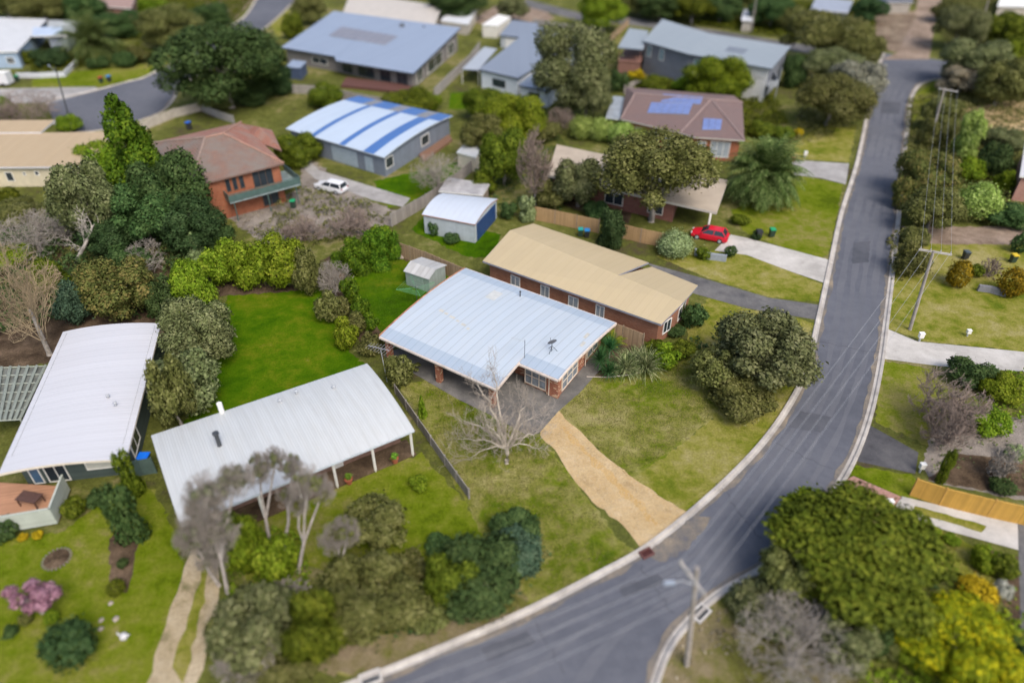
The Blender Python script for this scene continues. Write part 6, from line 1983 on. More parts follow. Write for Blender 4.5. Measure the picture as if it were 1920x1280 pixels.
V('dome', 'dark', 1370, 470, 12, 13, 'shrub', 'small dark shrub at the right end of the blue grey wall')
V('dome', 'deep', 1420, 440, 11, 10, 'shrub', 'tiny dark shrub left of the green lidded bin')
V('dome', 'green', 1388, 412, 18, 12, 'shrub', 'low green shrub on the lawn above the red car')
V('tree', 'bright', 1345, 150, 62, 44, 'tree', 'bright green bushy tree in front of the two storey grey house', lift=0)
V('dome', 'yellowgreen', 1385, 150, 26, 34, 'shrub', 'yellowish bush at the right of the bright bushy tree')
V('dome', 'bright', 1285, 158, 26, 20, 'shrub', 'bright green bush left of the bright bushy tree')
V('dome', 'green', 1228, 158, 28, 16, 'shrub', 'green shrub before the grey wall of the two storey house')
V('dome', 'flower', 1192, 138, 18, 10, 'flowering_shrub', 'yellow flowering shrub at the left of the two storey house', 'shrub')
V('dome', 'dark', 1160, 152, 18, 22, 'shrub', 'dark bush beside the large gum tree')
V('tree', 'yellowgreen', 1132, 20, 50, 36, 'tree', 'vivid yellow green tree at the top edge', lift=.05)
V('tree', 'olive', 1545, 72, 84, 48, 'tree', 'wide olive tree behind the two storey grey house', lift=.05)
V('tree', 'olive', 1610, 88, 44, 36, 'tree', 'olive tree at the left of the road intersection', lift=.05)
V('tree', 'greygreen', 1560, 128, 60, 36, 'tree', 'grey green tree by the end of the two storey house', lift=.0)
V('tree', 'grey', 1608, 150, 52, 40, 'tree', 'greyish bush tree leaning over the road', lift=.0)
V('tree', 'olive', 1560, 190, 72, 50, 'tree', 'olive tree beside the road right of the balcony house', lift=.0)
V('dome', 'dark', 1490, 132, 22, 34, 'shrub', 'dark bush against the right wall of the two storey house')
V('dome', 'green', 1430, 242, 26, 16, 'shrub', 'green bush at the right end of the brown tiled roof')
V('dome', 'green', 1470, 250, 20, 14, 'shrub', 'green bush behind the canary palm')
V('dome', 'flower', 1498, 248, 9, 9, 'flowering_shrub', 'tiny yellow flowering shrub right of the canary palm', 'shrub')
for k, (a, b, c, d, l, t) in enumerate(((1240, 12, 44, 24, 'dark', 'dark tree at the top edge right of the vivid yellow green tree'), (1300, 18, 44, 24, 'green', 'green tree at the top edge above the two storey house roof'), (1352, 16, 40, 26, 'dark', 'dark tree at the top edge left of the boxed power pole'), (1450, 22, 44, 28, 'dark', 'dark tree at the top edge right of the boxed power pole'), (1490, 34, 36, 24, 'olive', 'olive tree at the top edge near the far grey building'), (1630, 18, 34, 22, 'deep', 'very dark tree at the top edge left of the gravel track'), (1200, 4, 40, 18, 'olive', 'olive tree cut by the top edge above the side road'), (1400, 2, 40, 18, 'olive', 'olive tree cut by the top edge beside the boxed power pole'), (860, 2, 60, 12, 'dark', 'dark tree cut by the top edge above the cream curved roof'), (960, 18, 30, 22, 'greygreen', 'grey green tree at the top edge by the side road'))):
    V('tree', l, a, b, c, d, 'tree', t, lift=.05, trunk=True)
# -- right side
V('tree', 'greygreen', 1830, 118, 66, 44, 'tree', 'grey green tree over the right end of the intersection', lift=.0)
V('tree', 'brown', 1806, 150, 44, 28, 'tree', 'brownish tree by the curved kerb of the intersection', lift=.0)
V('tree', 'olive', 1882, 152, 50, 46, 'tree', 'olive tree right of the brownish tree', lift=.0)
V('tree', 'greygreen', 1800, 52, 50, 40, 'tree', 'grey green tree right of the gravel track', lift=.0)
V('tree', 'green', 1890, 58, 44, 36, 'tree', 'green tree behind the far pale power pole', lift=.0)
V('dome', 'yellowgreen', 1908, 98, 24, 24, 'shrub', 'yellowish bush at the right edge near the top')
V('tree', 'olive', 1795, 20, 40, 22, 'tree', 'olive tree at the top edge left of the white roofed house', lift=.0, trunk=True)
V('tree', 'olive', 1768, 215, 40, 34, 'tree', 'olive tree beside the upper crossarm pole', lift=.0, trunk=True)
V('column', 'lime', 1818, 255, 28, 44, 'lime_shrub', 'tall lime green shrub right of the upper crossarm pole', 'shrub')
V('dome', 'olive', 1752, 250, 28, 30, 'shrub', 'olive bush at the kerb under the upper crossarm pole')
V('tree', 'rust', 1735, 325, 56, 48, 'tree', 'rusty olive tree beside the road', lift=.05)
V('tree', 'olive', 1752, 392, 56, 44, 'tree', 'olive tree below the rusty olive tree', lift=.0)
V('ball', 'lime', 1835, 380, 38, 36, 'lime_shrub', 'large round lime green shrub below the bright hedge bush', 'shrub')
V('dome', 'bright', 1818, 318, 30, 24, 'shrub', 'bright green bush between the two lime green shrubs')
V('dome', 'bright', 1886, 336, 20, 28, 'shrub', 'bright green bush in front of the pinkish brick house')
V('dome', 'dark', 1864, 300, 32, 36, 'shrub', 'dark green bush left of the pinkish brick house')
V('tree', 'greygreen', 1880, 262, 40, 24, 'tree', 'grey green tree below the sandy driveway at the right', lift=.0, trunk=True)
V('dome', 'dark', 1890, 404, 40, 22, 'hedge_bush', 'long dark green hedge at the right edge', 'hedge', trunk=False)
V('dome', 'olive', 1716, 445, 26, 22, 'shrub', 'olive bush by the road above a yellower bush')
V('dome', 'olive', 1714, 486, 33, 36, 'shrub', 'round olive bush on the verge left of the leaning power pole')
V('ball', 'golden', 1800, 514, 21, 27, 'round_shrub', 'golden clipped round shrub left of the low block wall', 'shrub')
V('ball', 'golden', 1898, 530, 24, 28, 'round_shrub', 'golden clipped round shrub right of the low block wall', 'shrub')
V('dome', 'green', 1832, 506, 14, 14, 'shrub', 'small green bush between the golden round shrubs')
V('twig', twig_brown, 1862, 502, 20, 22, 'bare_shrub', 'bare brown shrub between the golden round shrubs', 'shrub')
V('dome', 'dark', 1915, 455, 16, 22, 'shrub', 'dark bush at the right edge above the yellow lidded bin')
V('twig', twig_brown, 1780, 745, 62, 56, 'bare_tree', 'purplish brown leafless tree beside the parking area', 'tree', trunk=True, lift=.0)
V('twig', twig_brown, 1782, 800, 46, 50, 'bare_tree', 'brown leafless tree with hanging twigs by the dark asphalt drive', 'tree', trunk=True, lift=.0)
V('dome', 'dark', 1822, 695, 40, 32, 'shrub', 'dark green bush behind the purplish leafless tree', trunk=False)
V('dome', 'yellowgreen', 1882, 728, 38, 30, 'shrub', 'yellow green bush at the right edge of the concrete drive')
V('dome', 'bright', 1850, 785, 40, 30, 'shrub', 'bright green bush right of the leafless trees')
V('column', 'green', 1775, 875, 12, 36, 'column_shrub', 'narrow green column shrub behind the orange tan fence', 'shrub')
V('dome', 'dark', 1880, 910, 24, 18, 'shrub', 'dark bush behind the middle of the orange tan fence')
V('twig', twig_grey, 1892, 870, 30, 40, 'bare_shrub', 'grey leafless shrub in the gravel at the right edge', 'shrub')
V('dome', 'pale', 1905, 850, 20, 20, 'shrub', 'pale green bush at the right edge of the parking area')
# -- bottom right
V('pine', 'green', 1618, 1044, 156, 82, 'spreading_tree', 'largest spreading dark green tree at the lower right', 'tree', lift=.12)
V('tree', 'bright', 1540, 990, 84, 44, 'tree', 'green tree tops against the road at the lower right', lift=.05)
V('tree', 'olive', 1475, 1075, 60, 60, 'tree', 'olive tree on the verge between the road and the spreading tree', lift=.0)
V('tree', 'greygreen', 1425, 1130, 56, 40, 'tree', 'grey green scrub tree right of the lamp pole', lift=.0)
V('twig', twig_grey, 1500, 1215, 108, 76, 'bare_tree', 'wide pale grey twiggy tree at the bottom edge', 'tree', trunk=True, lift=.0)
V('tree', 'greygreen', 1590, 1200, 60, 60, 'tree', 'grey green tree between the twiggy tree and the yellow acacia', lift=.0)
V('tree', 'wattle', 1796, 1202, 108, 82, 'acacia', 'big yellow green acacia in the lower right corner', 'tree', lift=.0)
V('tree', 'yellowgreen', 1712, 1200, 50, 46, 'acacia', 'smaller greener acacia left of the big yellow acacia', 'tree', lift=.0)
V('ball', 'flower', 1834, 1108, 34, 24, 'flowering_shrub', 'vivid yellow flowering bush above the big acacia', 'shrub')
V('dome', 'silver', 1882, 1106, 20, 20, 'shrub', 'blue grey bush right of the vivid yellow flowering bush')
V('dome', 'bright', 1850, 1045, 30, 28, 'shrub', 'bright green bush beside the curved grass path')
V('dome', 'green', 1882, 1062, 26, 26, 'shrub', 'green bush against the grey path at the right edge')
for k, (a, b) in enumerate(((1672, 975), (1712, 985), (1748, 996), (1785, 1010))):
    V('dome', 'bright', a, b, 16, 8, 'edging_shrub', 'low bright clipped bush, %s along the concrete driveway edge' % ('first from the road', 'second from the road', 'third from the road', 'fourth from the road')[k], 'shrub', group='low bushes along the driveway edge')
V('dome', 'dark', 1900, 1225, 30, 40, 'shrub', 'dark bush at the right edge below the grey path')
V('dome', 'dark', 1640, 1180, 40, 44, 'shrub', 'dark bush under the spreading tree')
# -- bottom left and centre
V('tree', 'olive', 690, 1125, 102, 82, 'tree', 'biggest rounded grey olive bush tree above the gutter pit', lift=-.05)
V('dome', 'dark', 900, 1075, 88, 72, 'tree', 'dark green rounded tree on the verge below the lowest lawn corner', lift=-.05)
V('dome', 'green', 848, 1080, 52, 54, 'shrub', 'brighter green bush at the left of the dark rounded tree', trunk=False)
V('dome', 'teal', 965, 1035, 56, 44, 'shrub', 'blue green bush at the right of the dark rounded tree', trunk=False)
V('tree', 'olive', 700, 985, 66, 50, 'tree', 'loose olive tree on the lawn of the verandah house', lift=.1)
def gum(bx, by, crowns, leaf, tw, name, label):
    b = P(bx, by)
    e = empty(name, b, label, 'tree')
    g = random.Random(bx)
    mb = MB()
    ctr = []
    for cx, cy, rx, ry in crowns:
        c = solve_top(b, cx, cy).copy(); c.y += g.uniform(-.3, .3); ctr.append(c)
    fork = b.lerp(ctr[0], .35) + Vector((g.uniform(-.15, .15), 0, 0))
    mb.tube([b - Vector((0, 0, .1)), b.lerp(fork, .5), fork], [.15, .12, .10], 7)
    for c in ctr:
        mb.tube([fork, fork.lerp(c, .5) + Vector((g.uniform(-.2, .2), g.uniform(-.2, .2), 0)), c, c + Vector((g.uniform(-.2, .2), 0, .5))], [.09, .07, .045, .015], 6)
    mb.build('trunk', plain('gum_bark', (.40, .36, .33), .9, .35, 3, bmp=.4), e, smooth=True)
    for k, (c, (cx, cy, rx, ry)) in enumerate(zip(ctr, crowns)):
        m = depth(c) / FPX
        for nm, me, mt, f in (('crown', crown_mesh('wispy', 'M', k % 3)[0], LEAF[leaf], 1.0), ('branches', twig_mesh('M', k % 2)[0], tw, .95)):
            o = bpy.data.objects.new(nm, me); col.objects.link(o); o.parent = e
            o.location = c - b - (Vector((0, 0, .1)) if nm == 'crown' else Vector((0, 0, 0)))
            f *= .82 if nm == 'crown' else 1.0; o.scale = (rx * m * f, rx * m * f, ry * m * 1.15 * f); o.rotation_euler = (0, 0, g.uniform(0, 6.28))
            o.material_slots[0].link = 'OBJECT'; o.material_slots[0].material = mt
gum(427, 1111, [(398, 925, 50, 46), (372, 972, 40, 50), (440, 905, 36, 32), (415, 985, 40, 40)], 'gum', twig_gum, 'thin_gum', 'tallest grey sparse gum over the near corner of the white verandah roof')
gum(412, 1097, [(362, 1010, 32, 42), (396, 1045, 32, 36)], 'gum', twig_gum, 'thin_gum', 'short silvery gum leaning left beside the sandy track')
gum(506, 1018, [(484, 882, 28, 32), (516, 862, 22, 28)], 'greygreen', twig_gum, 'thin_gum', 'slender grey gum with two small crowns in front of the white verandah roof')
gum(531, 1030, [(546, 880, 24, 32), (536, 930, 22, 26)], 'greygreen', twig_gum, 'thin_gum', 'slender straight gum right of the two crowned gum')
gum(559, 1072, [(580, 900, 36, 34), (604, 928, 24, 24), (560, 950, 20, 24)], 'olive', twig_gum, 'thin_gum', 'slender olive topped gum beside a verandah post')
gum(640, 1085, [(650, 990, 26, 36), (622, 1010, 26, 34)], 'olive', twig_gum, 'thin_gum', 'slender olive gum on the lawn in front of the verandah')
V('dome', 'bright', 450, 1020, 46, 60, 'shrub', 'bright green bush under the slender gums', trunk=False)
V('dome', 'yellowgreen', 515, 1045, 42, 50, 'shrub', 'yellow green bush under the slender gums')
V('twig', twig_grey, 545, 1110, 42, 34, 'bare_shrub', 'pale grey twiggy shrub between the yellow green bush and the olive bush tree', 'shrub', trunk=False)
V('tree', 'greygreen', 478, 1170, 92, 82, 'tree', 'grey green tree at the bottom beside the sandy track', lift=-.05)
V('dome', 'green', 590, 1180, 58, 72, 'shrub', 'dark lush bush left of the biggest olive bush tree', trunk=False)
V('twig', twig_grey, 470, 1225, 66, 40, 'bare_shrub', 'grey twiggy thicket at the bottom edge beside the sandy track', 'shrub', trunk=False)
V('dome', 'olive', 530, 1245, 60, 34, 'shrub', 'olive bush at the bottom edge left of the gutter pit', trunk=False)
V('ball', 'deep', 129, 1208, 44, 46, 'round_shrub', 'large very dark round shrub at the lower left', 'shrub', trunk=False)
V('wispy', 'pink', 62, 1122, 52, 44, 'blossom_tree', 'pink blossoming tree at the lower left edge', 'tree', trunk=True, lift=.3)
V('dome', 'bright', 96, 1156, 14, 14, 'shrub', 'small bright bush at the foot of the pink blossoming tree')
V('dome', 'rust', 47, 1160, 12, 14, 'shrub', 'small reddish bush at the foot of the pink blossoming tree')
V('dome', 'dark', 18, 1182, 16, 14, 'shrub', 'small dark bush at the left edge below the pink blossoming tree')
V('ball', 'green', 216, 1101, 16, 15, 'round_shrub', 'small round green lawn shrub near the mulch strip', 'shrub')
V('column', 'dark', 232, 968, 32, 60, 'column_shrub', 'tall dark green shrub between the two white roofed houses', 'shrub')
V('column', 'green', 240, 892, 20, 46, 'column_shrub', 'slim green shrub at the corner of the long white roof', 'shrub')
V('dome', 'dark', 230, 1055, 11, 11, 'shrub', 'tiny dark shrub in the mulch strip')
V('dome', 'green', 136, 950, 22, 24, 'shrub', 'green bush at the right of the timber deck')
V('dome', 'dark', 176, 932, 22, 20, 'shrub', 'dark bush in front of the white blind window')
V('dome', 'flower', 70, 1002, 11, 9, 'flowering_shrub', 'yellow flowering clump in front of the deck screen, right one', 'shrub')
V('dome', 'flower', 43, 1006, 10, 8, 'flowering_shrub', 'yellow flowering clump in front of the deck screen, left one', 'shrub')
V('dome', 'dark', 4, 985, 26, 30, 'shrub', 'dark bush at the left edge beside the deck')
V('dome', 'bright', 785, 905, 20, 16, 'shrub', 'low bright bush at the right end of the verandah')

V('dome', 'olive', 805, 1150, 40, 26, 'shrub', 'low olive shrub between the biggest olive bush tree and the dark rounded tree', trunk=False)
V('dome', 'olive', 770, 1060, 40, 34, 'shrub', 'olive shrub on the lawn left of the brighter green bush')
V('dome', 'dark', 820, 1020, 26, 22, 'shrub', 'small dark shrub above the brighter green bush')
V('dome', 'green', 640, 1068, 34, 28, 'shrub', 'green shrub under the loose olive tree')
V('dome', 'olive', 420, 1190, 34, 46, 'shrub', 'olive shrub leaning over the edge of the sandy track')
V('dome', 'olive', 1395, 745, 60, 34, 'shrub', 'low olive skirt shrub under the very broad verge tree', trunk=False)
V('dome', 'olive', 1468, 640, 40, 44, 'shrub', 'olive shrub at the road side of the very broad verge tree', trunk=False)
V('dome', 'greygreen', 1460, 1160, 50, 44, 'shrub', 'grey green shrub on the verge below the olive roadside tree', trunk=False)
V('dome', 'olive', 1560, 1150, 44, 40, 'shrub', 'olive shrub in front of the spreading dark green tree', trunk=False)
V('tree', 'green', 905, 195, 40, 34, 'tree', 'green tree beside the right end of the striped roof', lift=0, trunk=True)
V('dome', 'olive', 1015, 245, 36, 26, 'shrub', 'olive shrub between the yellowish tree and the smaller gum')
V('dome', 'dark', 1120, 395, 26, 20, 'shrub', 'dark shrub under the edge of the flat cream roof')
V('dome', 'green', 905, 345, 26, 24, 'shrub', 'green shrub behind the low grey lean to shed')
V('dome', 'dark', 470, 170, 44, 24, 'shrub', 'dark shrub at the foot of the umbrella pine', trunk=False)
V('dome', 'olive', 690, 215, 22, 12, 'shrub', 'olive shrub at the fence behind the striped roof')
V('dome', 'rust', 1700, 360, 26, 34, 'shrub', 'rusty shrub at the kerb below the rusty olive tree')
V('dome', 'olive', 1660, 1195, 40, 40, 'shrub', 'olive shrub left of the smaller greener acacia')
V('dome', 'yellowgreen', 1880, 1240, 44, 44, 'shrub', 'yellow green shrub at the right end of the big yellow acacia', trunk=False)

# ------------------------------------------------------------------ palms and spiky plants
def frond_mesh(fr_n, L, g, droop, leaflets=22, w=.35, up=(.2, 1.3), lw=.035):
    quads = []
    for k in range(fr_n):
        a = g.uniform(0, 6.283); el = g.uniform(*up)
        d = Vector((math.cos(a) * math.cos(el), math.sin(a) * math.cos(el), math.sin(el)))
        p = Vector((0, 0, 0)); pts = [p]
        l = L * g.uniform(.8, 1.1); n = 9
        for q in range(n):
            d = (d - Vector((0, 0, droop * (q + 1) / n))).normalized()
            p = p + d * l / n; pts.append(p)
        side = Vector((-math.sin(a), math.cos(a), 0))
        for q in range(n):
            s0 = side * .03; quads.append((pts[q] - s0, pts[q] + s0, pts[q + 1] + s0, pts[q + 1] - s0))
        for q in range(leaflets):
            t = .12 + .88 * q / leaflets; i = min(n - 1, int(t * n)); c = pts[i].lerp(pts[i + 1], t * n - i)
            dd = (pts[i + 1] - pts[i]).normalized()
            for s in (-1, 1):
                ll = w * math.sin(math.pi * (.15 + .8 * t)) * g.uniform(.85, 1.15)
                e = (side * s * .8 + dd * .55 - Vector((0, 0, .22 + g.uniform(0, .2)))).normalized() * ll
                b = dd * lw
                quads.append((c - b, c + b, c + e + b * .3, c + e - b * .3))
    return quads_mesh('fronds', np.array([[tuple(v) for v in q] for q in quads]))
def palm(cx, by, rpx, trunk_h, label, leaf, dead=None, fr=70, seed=3):
    b = P(cx, by)
    m = depth(b) / FPX
    L = rpx * m * 1.18
    e = empty('palm_tree', b, label, 'palm')
    g = random.Random(seed)
    o = bpy.data.objects.new('crown', frond_mesh(fr, L, g, .30, 26, L * .2, (-.15, 1.45), .05)); col.objects.link(o)
    o.parent = e; o.location = (0, 0, trunk_h); o.material_slots[0].link = 'OBJECT'; o.material_slots[0].material = LEAF[leaf]
    if dead:
        o = bpy.data.objects.new('dead_fronds', frond_mesh(26, L * .75, g, .34, 18, L * .15, (-.6, .0), .05)); col.objects.link(o)
        o.parent = e; o.location = (0, 0, trunk_h - .2); o.material_slots[0].link = 'OBJECT'; o.material_slots[0].material = LEAF[dead]
    mb = MB(); mb.tube([b - Vector((0, 0, .1)), b + Vector((0, 0, trunk_h * .5)), b + Vector((0, 0, trunk_h))], [.5, .42, .55], 10); mb.build('trunk', bark_dark, e, smooth=True)
palm(1422, 378, 74, 3.4, 'large canary palm with arching fronds beside the road lawn', 'frond', 'olive', 190, 3)
palm(180, 114, 58, 3.2, 'palm in the garden of the pale blue house at the upper left', 'frond', 'rust', 130, 8)
def spiky(px, py, rpx, label, leaf, n=120, droop=.22, up=(.15, 1.4), wd=.03, name='flax_plant', z=.1, stem=0.0, seed=1, stripe=None):
    b = P(px, py)
    m = depth(b) / FPX; L = rpx * m * 1.2
    g = random.Random(seed); quads = []
    for k in range(n):
        a = g.uniform(0, 6.283); el = g.uniform(*up)
        d = Vector((math.cos(a) * math.cos(el), math.sin(a) * math.cos(el), math.sin(el)))
        s = Vector((-math.sin(a), math.cos(a), 0)) * wd
        p = Vector((0, 0, z + stem)); l = L * g.uniform(.75, 1.1); nn = 5
        for q in range(nn):
            d2 = (d - Vector((0, 0, droop * (q + 1) / nn))).normalized(); p2 = p + d2 * l / nn
            w0, w1 = 1 - .75 * (q / nn) ** 2, 1 - .95 * ((q + 1) / nn) ** 2
            quads.append((p - s * w0, p + s * w0, p2 + s * w1, p2 - s * w1)); p, d = p2, d2
    e = empty(name, b, label, 'plant')
    o = bpy.data.objects.new('leaves', quads_mesh('blades', np.array([[tuple(v) for v in q] for q in quads]))); col.objects.link(o); o.parent = e
    o.material_slots[0].link = 'OBJECT'; o.material_slots[0].material = leaf
    if stem:
        mb = MB(); mb.tube([b, b + Vector((0, 0, stem + .1))], .07, 7); mb.build('stem', bark_grey, e)
    return e
striped = leaf_mat('leaf_striped', (.12, .16, .06), (.42, .42, .24), .6, .15)
yucca = leaf_mat('leaf_yucca', (.025, .07, .022), (.06, .13, .05), .4, .15)
goldpalm = leaf_mat('leaf_goldpalm', (.13, .17, .012), (.26, .28, .03), .4, .2)
spiky(1124, 692, 28, 'dark green rosette yucca nearest the red brick wall', yucca, 150, .10, (-.1, 1.5), .03, 'yucca', .1, .9, 1)
spiky(1140, 706, 25, 'dark green rosette yucca lowest in the spiky plant bed', yucca, 140, .10, (-.1, 1.5), .03, 'yucca', .1, .45, 2)
spiky(1142, 672, 26, 'dark green rosette yucca behind the other two', yucca, 140, .10, (-.1, 1.5), .03, 'yucca', .1, 1.1, 3)
spiky(1172, 696, 36, 'cream striped flax clump on the left', striped, 210, .42, (.3, 1.5), .035, 'flax_plant', .1, 0, 4)
spiky(1208, 694, 43, 'cream striped flax clump on the right, the larger', striped, 260, .42, (.3, 1.5), .035, 'flax_plant', .1, 0, 5)
spiky(1188, 680, 32, 'cream striped flax clump between and behind the other two', striped, 150, .42, (.3, 1.5), .035, 'flax_plant', .1, 0, 6)
pb = P(1148, 652)
pe = empty('golden_cane', pb, 'yellow green feathery cane palm against the short paling fence', 'plant')
o = bpy.data.objects.new('fronds', frond_mesh(22, 1.5, random.Random(5), .26, 16, .32, (.5, 1.45), .03)); col.objects.link(o); o.parent = pe; o.location = (0, 0, .5)
o.material_slots[0].link = 'OBJECT'; o.material_slots[0].material = goldpalm
mb = MB(); mb.tube([pb, pb + Vector((0, 0, .55))], .06, 6); mb.build('stem', bark_grey, pe)

# ------------------------------------------------------------------ the leafless tree on the front lawn
hb = P(950, 868)
hero = empty('bare_tree', hb, 'leafless pale barked tree with spreading limbs in the middle of the front lawn', 'tree')
g = random.Random(42)
limbs, twigs = [], []
fork = hb + Vector((-.02, 0, 1.7))
mb = MB()
mb.tube([hb - Vector((0, 0, .1)), hb + Vector((.02, 0, .35)), hb + Vector((.06, .02, 1.0)), fork], [.26, .19, .17, .16], 9)
def limb_to(px, py, z, r, start):
    e = P(px, py, z)
    n = 6
    pts = [start]
    for k in range(1, n + 1):
        t = k / n
        q = start.lerp(e, t) + Vector((g.gauss(0, .10), g.gauss(0, .10), .45 * math.sin(math.pi * t) + g.gauss(0, .06)))
        pts.append(q)
    rr = [r * (1 - .68 * k / n) for k in range(n + 1)]
    mb.tube(pts, rr, 7)
    for k in range(1, n + 1):
        d = (pts[k] - pts[k - 1]).normalized()
        for c in range(2 if k < n else 3):
            sd = (d * .7 + Vector((g.gauss(0, 1), g.gauss(0, 1), g.gauss(.25, .7))) * .75).normalized()
            grow(twigs, pts[k], sd, (.75 if k < n else .9) * g.uniform(.7, 1.25), max(.016, rr[k] * .4), 3, g, .5, .10, (1, 2), .78, .0085, .15)
for px, py, z, r in ((1012, 812, 1.7, .11), (1002, 838, 1.3, .08), (868, 790, 2.6, .12), (862, 825, 1.6, .08), (895, 722, 5.0, .12), (925, 700, 5.6, .11), (985, 765, 4.2, .11), (912, 795, 4.3, .10), (1000, 780, 2.8, .08), (890, 855, 1.2, .07)):
    limb_to(px, py, z, r, fork + Vector((g.uniform(-.05, .05), g.uniform(-.05, .05), g.uniform(-.25, .1))))
mb.build('trunk', plain('hero_bark', (.40, .355, .29), .9, .4, 4, bmp=.5), hero, smooth=True)
me = strips_mesh('twigs', [(tuple(Vector(s[0]) - hb), tuple(Vector(s[1]) - hb), s[2], s[3]) for s in twigs])
o = bpy.data.objects.new('twigs', me); col.objects.link(o); o.parent = hero
o.material_slots[0].link = 'OBJECT'; o.material_slots[0].material = plain('hero_twig', (.33, .285, .235), .9, .3, 3, bmp=0)

# leaning silver trunk in the scrub at the left
lb = P(140, 495); lt = solve_top(lb, 200, 420)
sn = empty('dead_tree', lb, 'leaning silver dead trunk in the scrub at the left', 'tree')
mb = MB(); lt = lb + Vector((3.4, .5, 4.5)); mb.tube([lb, lb.lerp(lt, .5) + Vector((.3, 0, .2)), lt], [.22, .17, .08], 8); mb.build('trunk', bark_pale, sn, smooth=True)
sg = []
for k in range(9): grow(sg, lb.lerp(lt, .35 + .07 * k), Vector((g.gauss(.4, .6), g.gauss(0, .6), .8)).normalized(), 1.3, .05, 2, g, .5, .1)
o = bpy.data.objects.new('branches', strips_mesh('branches', [(tuple(Vector(s[0]) - lb), tuple(Vector(s[1]) - lb), s[2], s[3]) for s in sg])); col.objects.link(o); o.parent = sn
o.material_slots[0].link = 'OBJECT'; o.material_slots[0].material = bark_pale

# ------------------------------------------------------------------ grass blades on the sharp lawns (nobody could count them)
def in_poly(x, y, poly):
    c = False; n = len(poly); j = n - 1
    for i in range(n):
        if (poly[i].y > y) != (poly[j].y > y) and x < (poly[j].x - poly[i].x) * (y - poly[i].y) / (poly[j].y - poly[i].y) + poly[i].x: c = not c
        j = i
    return c
def grass(name, polys, n, h, mat, seed):
    g = random.Random(seed); quads = []
    areas = []
    for pl in polys:
        a = abs(sum(pl[i].x * pl[(i + 1) % len(pl)].y - pl[(i + 1) % len(pl)].x * pl[i].y for i in range(len(pl)))) / 2
        areas.append(a)
    T = sum(areas)
    from mathutils import noise as mn
    for pl, a in zip(polys, areas):
        x0, x1 = min(p.x for p in pl), max(p.x for p in pl); y0, y1 = min(p.y for p in pl), max(p.y for p in pl)
        k = int(n * a / T)
        while k > 0:
            x, y = g.uniform(x0, x1), g.uniform(y0, y1)
            if not in_poly(x, y, pl): continue
            k -= 1
            f = mn.noise(Vector((x * .5, y * .5, 0))) + .6 * mn.noise(Vector((x * 2, y * 2, 3)))
            if f < -.35 + g.uniform(-.2, .2): continue
            hh = h * g.uniform(.5, 1.3) * (1 + .5 * f)
            a = g.uniform(0, 6.283); s = Vector((math.cos(a), math.sin(a), 0)) * .022
            l = Vector((g.gauss(0, .6), g.gauss(0, .6), 1)) * hh
            b = Vector((x, y, .008))
            quads.append((b - s, b + s, b + l * .8 + s * .4, b + l))
    o = bpy.data.objects.new(name, quads_mesh('blades', np.array([[tuple(v) for v in q] for q in quads]))); col.objects.link(o)
    o.material_slots[0].link = 'OBJECT'; o.material_slots[0].material = mat
    tag(o, kind='stuff', cat='grass', label='short grass blades growing on the lawns of the brick house')
pl1 = [P(*q) for q in [(1050, 772), (1112, 710), (1180, 705), (1250, 688), (1300, 660), (1390, 690), (1330, 785), (1240, 855), (1178, 893), (1126, 846), (1084, 802)]]
pl2 = [P(*q) for q in [(756, 728), (800, 716), (865, 756), (985, 818), (1008, 818), (1060, 885), (1138, 990), (1186, 1040), (1120, 1080), (1000, 1120), (900, 990), (832, 858)]]
pl3 = [P(*q) for q in [(640, 500), (720, 460), (765, 490), (760, 535), (800, 560), (720, 630), (680, 570)]]
grass_m = leaf_mat('leaf_grass', (.10, .105, .022), (.21, .18, .07), .5, .2)
grass_l = leaf_mat('leaf_lawn', (.05, .10, .006), (.10, .14, .016), .4, .2)
grass('grass', [pl1, pl2], 52000, .07, grass_m, 1)
grass('grass', [pl3], 12000, .07, grass_l, 2)

# loose stones on the sandy drive and fallen twigs and leaves on the lawns
def litter(name, label, polys, n, size, mat, seed, z):
    g = random.Random(seed); quads = []
    for pl in polys:
        x0, x1 = min(p.x for p in pl), max(p.x for p in pl); y0, y1 = min(p.y for p in pl), max(p.y for p in pl)
        for k in range(n):
            x, y = g.uniform(x0, x1), g.uniform(y0, y1)
            if not in_poly(x, y, pl): continue
            s = size * g.uniform(.4, 1.3); a = g.uniform(0, 6.283)
            t = Vector((math.cos(a), math.sin(a), 0)) * s; b = Vector((-math.sin(a), math.cos(a), 0)) * s * .7
            c = Vector((x, y, z)); tp = c + Vector((0, 0, s * .8))
            quads += [(c - t, c - b, tp, tp), (c - b, c + t, tp, tp), (c + t, c + b, tp, tp), (c + b, c - t, tp, tp)]
    o = bpy.data.objects.new(name, quads_mesh(name, np.array([[tuple(v) for v in q] for q in quads]))); col.objects.link(o)
    o.material_slots[0].link = 'OBJECT'; o.material_slots[0].material = mat
    tag(o, label, name.replace('_', ' '), kind='stuff')
dr_pl = [P(*q) for q in [(1045, 774), (1086, 812), (1130, 854), (1178, 894), (1236, 932), (1290, 965), (1208, 1024), (1168, 982), (1112, 938), (1066, 880), (1036, 834), (1014, 814)]]
litter('loose_gravel', 'loose pale stones on the sandy driveway', [dr_pl], 3800, .045, plain('drive_stone', (.52, .42, .29), .9, .4, 30, bmp=0), 5, .02)
litter('leaf_litter', 'fallen leaves and twigs on the front lawns', [pl1, pl2], 1500, .05, plain('dead_leaf', (.20, .13, .07), .9, .4, 30, bmp=0), 6, .03)

